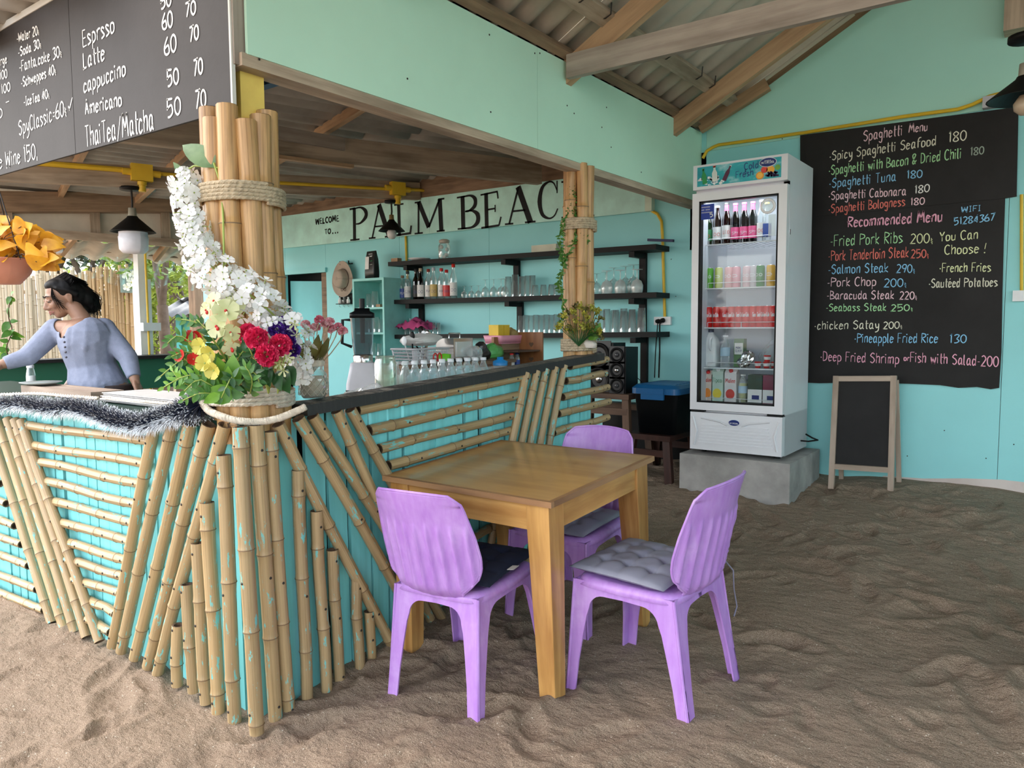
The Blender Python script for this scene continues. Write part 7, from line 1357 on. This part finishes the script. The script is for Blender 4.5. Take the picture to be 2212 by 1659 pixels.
# basket with utensils
p = pr(908, -3.0); bs = thing('utensil_basket', 'grey plastic basket full of utensils behind the water bottles', 'basket', p); m = MB(); w0_, d0_, H = .13, .085, .085
for k in range(5): z = .01+k*.018; e_ = 1+.12*z/H; P = [v+Vector((0, 0, 0)) for v in rrect(d0_*e_, w0_*e_, z, .02)]; m.tube(P+[P[0]], .003, 5)
for q0, q1 in zip(rrect(d0_, w0_, 0, .02, 7), rrect(d0_*1.13, w0_*1.13, H, .02, 7)): m.tube([q0, q1], .0025, 4)
for k in range(-9, 10):
    for s_ in (-1, 1): m.tube([(s_*d0_, k*.0125, 0), (s_*d0_*1.13, k*.014, H)], .0025, 4)
m.obj('wire_sides', G['gray_l'], bs, local=True); loft([rrect(d0_, w0_, .0, .02), rrect(d0_, w0_, .004, .02)]).obj('bottom', G['gray_l'], bs, local=True); P = rrect(d0_*1.15, w0_*1.15, H, .02); MB().tube(P+[P[0]], .006, 6).obj('rim', G['gray_l'], bs, local=True)
for i, (dy, c, L) in enumerate(((-.08, 'white', .16), (-.04, 'black', .15), (0, 'chrome', .17), (.03, 'white', .15), (.07, 'black', .17), (.05, 'rope', .14))):
    a = Vector((p.x+RN.uniform(-.03, .03), p.y+dy, p.z+.02)); b_ = a+Vector((RN.uniform(-.03, .06), RN.uniform(-.09, .05), .09)).normalized()*L; t = thing('utensil', ['white plastic spoon', 'black plastic ladle', 'steel spoon', 'second white spoon beside the steel one', 'black spatula', 'wooden stick'][i]+' standing in the grey basket', 'utensil', a, group='utensils in the basket'); MB().tube([a, b_], .0045, 6).obj('shaft', G[c], t); MB().ball(b_, (.02, .008, .026), 10, 6).obj('head', G[c], t)
o = crumple('kitchen_cloth', 'white cloth heaped over the utensil basket', 'cloth', pr(915, -3.0, .10), (.07, .14, .035), G['card'], 21, .5)
# steel box, lidded jar, scissors, bags
p = pr(982, -3.0); t = thing('steel_box', 'small shiny steel dispenser box with a clear front behind the water bottles', 'dispenser', p); MB().box(p.x-.07, p.x+.07, p.y-.09, p.y+.09, p.z+.02, p.z+.14).obj('body', G['chrome'], t, bev=.01); MB().box(p.x+.071, p.x+.078, p.y-.07, p.y+.07, p.z+.03, p.z+.12).obj('clear_front', G['frost'], t); MB().box(p.x-.06, p.x+.06, p.y-.08, p.y+.08, p.z, p.z+.02).obj('foot', G['tub'], t); MB().tube([(p.x, p.y-.05, p.z+.14), (p.x, p.y-.05, p.z+.17), (p.x, p.y+.05, p.z+.17), (p.x, p.y+.05, p.z+.14)], .004, 6).obj('handle', G['chrome'], t)
p = pw(960, -2.86); t = thing('small_jar', 'small jar with a bright green lid between the basket and the steel box', 'jar', p); MB().lathe([(0, 0), (.034, 0), (.036, .19), (0, .19)], 16).obj('body', G['frost'], t, local=True); MB().lathe([(.038, .19), (.038, .225), (0, .23)], 16).obj('lid', solidc('lime', (.16, .55, .03), .35), t, local=True)
p = pw(945, -2.83)+Vector((0, 0, .19)); t = thing('scissors', 'red-handled scissors standing in front of the grey basket', 'scissors', p); 
for s_ in (-1, 1): MB().tube([p+Vector((0, s_*.018+.016*math.cos(a), .02+.024*math.sin(a))) for a in np.linspace(0, 2*PI, 14)], .004, 6).obj('handle', G['redp'], t); MB().beam(p+Vector((0, s_*.006, -.005)), p+Vector((0, -s_*.004, -.12)), .008, .002).obj('blade', G['chrome'], t)
for i, (px, r_, mt, lab) in enumerate(((1012, (.06, .07, .055), solidc('blackfilm', (.02, .02, .022), .2), 'black crumpled plastic bag right of the steel box'), (1040, (.06, .08, .06), solidc('blackfilm', (.02, .02, .022), .2), 'black shiny bag below the yellow boxes'), (1026, (.05, .06, .05), G['foil'], 'clear crumpled bag lying over the black bags'), (1068, (.05, .06, .06), solidc('greenpack', (.10, .38, .10), .3), 'green and clear food packet below the pink basket'))):
    crumple('plastic_bag', lab, 'bag', pr(px, -2.98 if i != 2 else -2.9, .0), r_, mt, 30+i, .6)
p = pr(1088, -3.06, .10); t = thing('pink_basket', 'small pink plastic basket holding yellow boxes above the black bags', 'basket', p-Vector((0, 0, .10))); loft([rrect(.07, .12, .0, .02), rrect(.08, .13, .05, .02)], cap=False).obj('sides', solidc('pinkpl', (.75, .32, .42), .4), t, solid=.003, loc=(0, 0, .10)).matrix_parent_inverse = Matrix()
MB().box(p.x-.07, p.x+.07, p.y-.12, p.y+.12, p.z-.005, p.z).obj('bottom', solidc('pinkpl', (.75, .32, .42), .4), t); MB().box(p.x-.06, p.x+.06, p.y-.10, p.y+.10, ZR, p.z-.006).obj('stand', G['timber_d'], t)
for i, (dy, lab) in enumerate(((-.08, 'yellow cardboard box in the pink basket, nearest the sign lamp'), (-.015, 'second yellow cardboard box in the pink basket'))): o = MB().box(p.x-.04, p.x+.04, p.y+dy-.03, p.y+dy+.03, p.z+.002, p.z+.12).obj('yellow_box', solidc('yellowbox', (.75, .50, .03), .5), bev=.002); tag(o, lab, 'box', 'yellow boxes in the pink basket')
crumple('paper_bag', 'olive brown paper bag at the right of the pink basket', 'bag', p+Vector((0, .085, .002)), (.045, .05, .065), solidc('kraft', (.30, .22, .08), .7), 40, .4)
p = pw(1108, -2.93); t = thing('heart_rack', 'brown wooden rack side with heart cut-outs behind the water bottles', 'rack', p); z0_, z1_ = ZW, aX(1108, 718, -2.93).z
MB().boxf((p.x-.10, p.y-.10, z0_), (.02, 0, 0), (0, .28, 0), (0, 0, z1_-z0_-.03)).boxf((p.x-.08, p.y+.17, z0_), (.20, 0, 0), (0, .012, 0), (0, 0, z1_-z0_)).obj('board', wood('rack_wood', (.16, .05, .018), (.33, .14, .05), .4), t)
for k in range(3):
    z = z0_+.06+.10*k; m = MB(); c = Vector((p.x+.03, p.y+.168, z)); m.prism([c+Vector((.018*1.0*(16*math.sin(a)**3)/16, 0, .018*(13*math.cos(a)-5*math.cos(2*a)-2*math.cos(3*a)-math.cos(4*a))/16)) for a in np.linspace(0, 2*PI, 18)[:-1]], (0, -.002, 0)).obj('heart_cutout', G['hollow'], t); MB().box(p.x-.08, p.x+.1, p.y-.08, p.y+.168, z-.045, z-.035).obj('rack_shelf', G['dkbrown'], t)
for i, (px, c, lab) in enumerate(((1087, 'card', 'small spice bottle with red cap in the heart rack'), (1096, 'white', 'small blue-labelled spice bottle in the heart rack'))): t = bottle('spice_bottle', lab, 'bottle', .018, .09, 'glass', bl_ if i else wl_, rd_ if not i else navy, 'spice bottles in the heart rack', neck=.011, lz=(.1, .5), caph=.12); t.location = (p.x+.02, p.y-.04+.06*i, z0_+.117)
p = pw(1076, -2.72); t = thing('small_jar', 'small jar with a bright blue screw lid at the right of the water bottles', 'jar', p+Vector((0, .02, 0))); MB().lathe([(0, 0), (.04, 0), (.042, .15), (0, .15)], 16).obj('body', G['frost'], t, local=True); MB().lathe([(.045, .15), (.045, .175), (.02, .185), (.02, .20), (0, .2)], 16).obj('lid', solidc('brightblue', (.01, .22, .55), .35), t, local=True)
p = pw(1085, -2.64); t = thing('clear_tub', 'pale blue translucent plastic tub at the right end of the water bottles', 'tub', p+Vector((0, .12, 0))); loft([rrect(.06, .10, 0), rrect(.07, .12, .13)], cap=False).obj('tub_wall', glass('blue_tint', (.60, .78, .90), .4, .3), t, local=True); P = rrect(.073, .123, .13); MB().tube(P+[P[0]], .006, 6).obj('rim', G['frost'], t, local=True)

# ---- rolled-up clear plastic curtain and a little vine outside, behind the woman
c0, c1 = aL(140, 545, -.8), aL(440, 572, -.8)
tag(MB().grid(lambda u, v: c0.lerp(c1, u)-Vector((0, 0, .30*v*(1+.12*math.sin(u*23))))+LN*(.04*math.sin(u*61+v*5)), 70, 6).obj('plastic_curtain', G['pane']), 'clear plastic weather curtain hanging under the low roof outside', 'curtain')
hv = thing('hanging_vine', 'small leafy vine hanging in front of the bamboo fence at the left edge', 'plant', aD(22, 680, 7.4)); P = crs3([aD(*q, 7.4) for q in ((24, 640), (18, 680), (26, 715), (14, 750), (20, 775))], 5); MB().tube(P, .005, 5).obj('stem', G['hollow'], hv)
for i in range(22): p = P[RN.randrange(len(P))]; leaf_to(hv, LB2['fern' if i % 3 else 'fernb'], p, p+(rdir()+Vector((0, 0, -.5))-_f*.3).normalized()*RN.uniform(.07, .13), .075, RN.uniform(-1, 1))
# ================================================================ THE WOMAN
def wD(px, py, D): return aD(px, py, D)
DW = 4.18
def vox(m, name, mat, par, size, smooth=6, disp=None):
    o = m.obj(name, mat, par); md = o.modifiers.new('remesh', 'REMESH'); md.mode = 'VOXEL'; md.voxel_size = size; md.use_smooth_shade = True
    if smooth: sm = o.modifiers.new('smooth', 'SMOOTH'); sm.factor = .5; sm.iterations = smooth
    return o
def limb(m, pts, n=14): m.tube([p for p, r in pts], [r for p, r in pts], n); [m.ball(p, r*.995, 12, 8) for p, r in (pts[0], pts[-1])]
R_, U_, B_k = _r.copy(), Vector((0, 0, 1)), -Vector((_f.x, _f.y, 0)).normalized()   # picture right, up, towards the camera
def W(px, py, dz=0): return aD(px, py, DW-dz)
per = thing('person', 'woman with black tied-back hair in a grey-blue long-sleeved top, reaching left behind the front counter', 'person', W(215, 1050))
S_ = DW/FPX                                                   # metres per pixel at her distance
neck0, neck1 = W(180, 692, -.01), W(158, 662, .0)
shL, shR = W(120, 712, .02), W(224, 712, -.03)                 # picture-left and picture-right shoulders
chest, waist, hip = W(180, 735, .03), W(196, 790, .0), W(208, 842, 0)
elL, wrL = W(60, 770, .12), W(2, 788, .20); elR, wrR = W(276, 772, .02), W(292, 822, .06)
hd = W(138, 643, .0)                                           # centre of the skull
# head frame: facing picture-left, a little to the camera and down
fw = (-R_*.68+B_k*.66-U_*.30).normalized(); sd_h = U_.cross(fw).normalized(); up_h = fw.cross(sd_h).normalized()*1
if up_h.z < 0: up_h = -up_h
sd_h = up_h.cross(fw)
def H(a, b, c): return hd+fw*a+sd_h*b+up_h*c                   # forward, side, up
HR = Matrix((fw, sd_h, up_h)).transposed()
b = MB()
b.ball(H(-.012, 0, .028), (.092, .073, .088), 20, 14, rot=HR); b.ball(H(.030, 0, -.012), (.062, .060, .075), 18, 12, rot=HR); b.ball(H(.040, 0, -.062), (.040, .044, .040), 14, 10, rot=HR); b.ball(H(.056, 0, -.084), (.020, .024, .018), 12, 8, rot=HR)
b.ball(H(.070, .036, -.022), (.020, .024, .022), 12, 8, rot=HR); b.ball(H(.070, -.036, -.022), (.020, .024, .022), 12, 8, rot=HR); b.ball(H(.070, 0, .022), (.018, .050, .020), 12, 8, rot=HR)
b.tube([H(.086, 0, .010), H(.098, 0, -.012), H(.106, 0, -.030)], [.008, .010, .013], 10); b.ball(H(.104, 0, -.032), (.013, .013, .011), 10, 8, rot=HR); b.ball(H(.094, .013, -.035), (.010, .009, .008), 8, 6, rot=HR); b.ball(H(.094, -.013, -.035), (.010, .009, .008), 8, 6, rot=HR)
b.ball(H(.086, 0, -.055), (.012, .022, .007), 10, 6, rot=HR); b.ball(H(.084, 0, -.066), (.011, .018, .007), 10, 6, rot=HR)
for s in (1, -1): b.ball(H(-.006, s*.074, -.008), (.016, .008, .028), 10, 8, rot=HR); b.tube([H(.004, s*.078, .014), H(-.012, s*.084, .018), H(-.022, s*.083, .004), H(-.014, s*.080, -.018), H(-.002, s*.076, -.028)], .0045, 6)
limb(b, [(neck0-U_*.05, .055), (neck0, .046), (neck1, .042), (H(-.015, 0, -.04), .043)])
limb(b, [(shL, .052), (chest+U_*.03, .085), (shR, .055)]); b.ball(chest, (.115, .115, .12), 16, 12); limb(b, [(chest, .118), (waist, .104), (hip, .120)]); limb(b, [(chest+R_*.03, .114), (waist+R_*.01, .102), (hip+R_*.02, .120)])
limb(b, [(shL, .050), ((shL+elL)/2, .044), (elL, .038), ((elL+wrL)/2, .034), (wrL, .024)]); limb(b, [(shR, .050), ((shR+elR)/2, .044), (elR, .038), ((elR+wrR)/2, .035), (wrR, .025)])
ft = W(200, 860, 0); 
for s in (-.09, .09): a_ = hip+R_*s; kn = Vector((a_.x, a_.y, .60)); an_ = Vector((a_.x, a_.y, .20)); limb(b, [(a_, .085), (kn, .058), (an_, .04)]); b.ball(an_+B_k*.06-U_*.03, (.05, .05, .03), 10, 6); b.ball(an_+B_k*.12-U_*.04, (.04, .04, .02), 10, 6)
vox(b, 'body', G['skin'], per, .0055, 4)
# hands: palm, four fingers, thumb
def hand(name, w_, dirn, palm_n, curl, s=1):
    d = dirn.normalized(); n = palm_n.normalized(); sdv = d.cross(n).normalized(); n = sdv.cross(d); m = MB(); m.tube([w_-d*.02, w_+d*.02, w_+d*.05, w_+d*.085], [.022, .027, .033, .030], 12, sq=.6) if False else None
    Rm = Matrix((d, sdv, n)).transposed(); m.ball(w_+d*.045, (.052, .038, .016), 14, 10, rot=Rm); m.tube([w_-d*.03, w_+d*.03], [.024, .022], 10)
    for i, (o_, L) in enumerate(((-.027, .062), (-.009, .074), (.009, .070), (.026, .055))):
        P = [w_+d*.07+sdv*o_]; a_ = 0
        for k, fr_ in enumerate((.45, .3, .25)): a_ += curl*(.6+.2*k); P.append(P[-1]+(d*math.cos(a_)-n*math.sin(a_)+sdv*o_*1.5)*L*fr_)
        m.tube(P, [.0095, .0088, .008, .0065], 9); m.ball(P[-1], .0065, 8, 6); m.ball(P[0], .0098, 8, 6)
    t0 = w_+d*.015-sdv*.028; t1 = t0+(d*.7-sdv*.7).normalized()*.035; t2 = t1+(d*.95-sdv*.2-n*.3).normalized()*.03; m.tube([t0, t1, t2], [.013, .0105, .008], 9); m.ball(t2, .008, 8, 6); m.ball(t0, .013, 8, 6)
    return vox(m, name, G['skin'], per, .004, 2)
hand('hand', wrL, (wrL-elL)+Vector((0, 0, -.04)), Vector((0, 0, 1)), .35); hand('hand', wrR, (wrR-elR), R_, .35)
# clothes
c = MB(); k_ = .011
limb(c, [(shL+(-U_*.004), .052+k_), (chest+U_*.015, .085+k_), (shR, .056+k_)]); c.ball(chest, (.115+k_, .115+k_, .12+k_), 16, 12); limb(c, [(chest, .118+k_), (waist, .105+k_), (hip-U_*.0, .135+k_)]); limb(c, [(chest+R_*.03, .12+k_), (waist+R_*.01, .11+k_), (hip+R_*.02, .140+k_)])
for s in (-.035, .05): c.ball(chest+R_*(s-.01)+B_k*.085-U_*.03, (.058, .028, .05), 12, 8)
cufL = elL.lerp(wrL, .86)
limb(c, [(shL, .052+k_), ((shL+elL)/2, .046+k_), (elL, .040+k_)]); c.tube([elL, elL.lerp(wrL, .3), elL.lerp(wrL, .5), cufL], [.040+k_, .044, .042, .036], 14); limb(c, [(shR, .052+k_), ((shR+elR)/2, .047+k_), (elR, .040+k_)]); c.tube([elR, elR.lerp(wrR, .4), elR.lerp(wrR, .86)], [.040+k_, .045, .036], 14)
# folds
for i in range(0): y_o = waist-U_*(.02+.02*i)+B_k*.118; c.tube([y_o-R_*(.10-.01*i), y_o+B_k*.006+U_*.008*math.sin(i), y_o+R_*(.11-.008*i)+U_*.012], .006, 6)
sh = vox(c, 'long_sleeved_top', G['shirt'], per, .0065, 3)
# neckline: scooped out by a cutter so that skin shows
cut = MB(); cut.ball(neck0+B_k*.05-U_*.008-R_*.015, (.080, .080, .062), 24, 16); cut.ball(neck0+B_k*.11-U_*.055-R_*.012, (.036, .05, .05), 18, 12); cut.ball(neck0+U_*.06, (.082, .082, .082), 18, 12)
vt = [Vector(v) for v in cut.v]
bm_me = cut.mesh('neck_cut', G['shirt']); co = bpy.data.objects.new('neck_cut', bm_me); SC.collection.objects.link(co)
dg = bpy.context.evaluated_depsgraph_get(); 
def bake(o):
    dg.update(); ev = o.evaluated_get(dg); me = bpy.data.meshes.new_from_object(ev); o.modifiers.clear(); o.data = me
bpy.context.view_layer.update(); dg = bpy.context.evaluated_depsgraph_get(); bake(sh); bpy.data.objects.remove(co)
import bmesh
bm = bmesh.new(); bm.from_mesh(sh.data); E3 = [(neck0+B_k*.055-U_*.022-R_*.018, (.098, .070)), (neck0+B_k*.12-U_*.075-R_*.018, (.042, .062)), (neck0+U_*.07, (.09, .09))]
def inside(p):
    for c_, (r1, r2) in E3:
        d = p-c_
        if (d.x**2+d.y**2)/r1**2+(d.z/r2)**2 < 1: return True
    return False
# the top is opened at neckline and cuffs
dele = [v for v in bm.verts if inside(v.co)]; bmesh.ops.delete(bm, geom=dele, context='VERTS')
for _ in range(6):
    nw = {}
    for v in bm.verts:
        if v.is_boundary:
            nb_ = [e.other_vert(v).co for e in v.link_edges if e.is_boundary]
            if len(nb_) == 2: nw[v] = v.co*.4+(nb_[0]+nb_[1])*.3
    for v, c_ in nw.items(): v.co = c_
bm.to_mesh(sh.data); bm.free(); so_ = sh.modifiers.new('thick', 'SOLIDIFY'); so_.thickness = .003
for p_ in sh.data.polygons: p_.use_smooth = True
bt = neck0+B_k*.125-U_*.075-R_*.005
for i in range(5): p = chest+B_k*(.148-.003*i)+U_*(.020-.027*i)+R_*(-.018+.0*i); MB().lathe([(.006, 0), (.006, .003), (0, .004)], 10, p, ax=B_k).obj('button', solidc('button', (.05, .05, .07)), per)
pt_ = MB(); 
for s in (-.09, .09): a_ = hip-U_*.04+R_*s; pt_.tube([a_+U_*.07, a_, Vector((a_.x, a_.y, .60)), Vector((a_.x, a_.y, .25))], [.115, .12, .085, .07], 16)
pt_.ball(hip-U_*.05, (.175, .14, .11), 16, 10, rot=Matrix((R_, B_k, U_)).transposed()); vox(pt_, 'trousers', G['pants'], per, .01, 3)
# face details
for s in (1, -1):
    e_ = MB(); ec = H(.080, s*.031, .002); e_.ball(ec, (.0095, .012, .006), 10, 8, rot=HR); e_.obj('eye', solidc('eye_white', (.55, .52, .48), .3), per); MB().ball(ec+fw*.0075-up_h*.003, (.003, .005, .004), 8, 6, rot=HR).obj('iris', solidc('iris', (.02, .012, .01), .2), per)
    MB().tube([H(.083, s*.012, .003), H(.0925, s*.028, .009), H(.086, s*.044, .004)], [.0030, .0042, .0025], 7).ball(ec+up_h*.0045, (.0125, .0155, .007), 12, 8, rot=HR).obj('upper_eyelid', G['skin'], per); MB().tube([H(.089, s*.016, -.002), H(.0925, s*.030, -.0015), H(.084, s*.046, -.002)], .0016, 5).obj('eyelashes', G['hair'], per)
    MB().tube([H(.091, s*.012, .024), H(.090, s*.030, .031), H(.076, s*.050, .026)], [.003, .0035, .0015], 6).obj('eyebrow', G['hair'], per)
lips = solidc('lips', (.34, .12, .10), .4); MB().tube([H(.078, .021, -.060), H(.094, .009, -.055), H(.096, 0, -.057), H(.094, -.009, -.055), H(.078, -.021, -.060)], [.002, .005, .0045, .005, .002], 8).tube([H(.079, .018, -.062), H(.093, 0, -.067), H(.079, -.018, -.062)], [.002, .0065, .002], 8).obj('lips', lips, per)
# hair: cap with a parting, tied at the back, loose strands
h = MB(); h.ball(H(-.026, 0, .038), (.090, .083, .082), 20, 14, rot=HR); h.ball(H(-.055, 0, .0), (.072, .080, .080), 18, 12, rot=HR); h.ball(H(.014, 0, .080), (.058, .060, .034), 16, 10, rot=HR)
h.tube([H(.058, .015, .082), H(.030, .060, .060), H(-.014, .074, .035), H(-.05, .070, .0)], [.008, .011, .015, .022], 10); h.tube([H(.058, -.015, .082), H(.030, -.060, .060), H(-.014, -.074, .035), H(-.05, -.070, .0)], [.008, .011, .015, .022], 10)
tail = [H(-.085, 0, .030), H(-.108, .01, .005), H(-.115, .012, -.045), H(-.11, .012, -.09), H(-.10, .01, -.12)]; h.tube(tail, [.028, .038, .044, .040, .02], 14); h.ball(H(-.098, .025, -.03), (.042, .045, .06), 12, 10, rot=HR)
hair = vox(h, 'hair', G['hair'], per, .006, 3); m = MB(); rr = random.Random(8)
for i in range(420):
    a_ = rr.uniform(-1.3, 1.3); u = rr.uniform(-.9, .9); base = H(.035-.09*abs(a_)*.5, .078*math.sin(a_), .098*math.cos(a_)*.95+.015); P = [base]
    e_ = H(-.12+rr.uniform(-.02, .02), .02*math.sin(a_), .03+rr.uniform(-.03, .03)); mid = H(-.05, .092*math.sin(a_)*1.05, .05+.085*math.cos(a_)*.9); m.tube([base, mid+rdir()*.006, e_], .0012, 3, cap=False)
for i in range(260):
    s0 = tail[1]+rdir()*.035; e_ = tail[3]+rdir()*.045-up_h*rr.uniform(-.01, .035); m.tube([s0, (s0+e_)/2-fw*.03+rdir()*.012, e_], .0012, 3, cap=False)
for i in range(26): s0 = H(.05, .03+rr.uniform(-.01, .03), .07); m.tube([s0, H(.055+rr.uniform(0, .02), .066, .02+rr.uniform(-.02, .02)), H(.05+rr.uniform(-.03, .02), .075, -.03+rr.uniform(-.04, .02))], .0008, 3, cap=False)
m.obj('hair_strands', G['hair'], per, kind='stuff')
MB().tube([H(-.098+.002*0, .030*math.cos(a_), .035+.03*math.sin(a_)) for a_ in np.linspace(0, 2*PI, 14)], .006, 6).obj('hair_tie', G['black'], per)
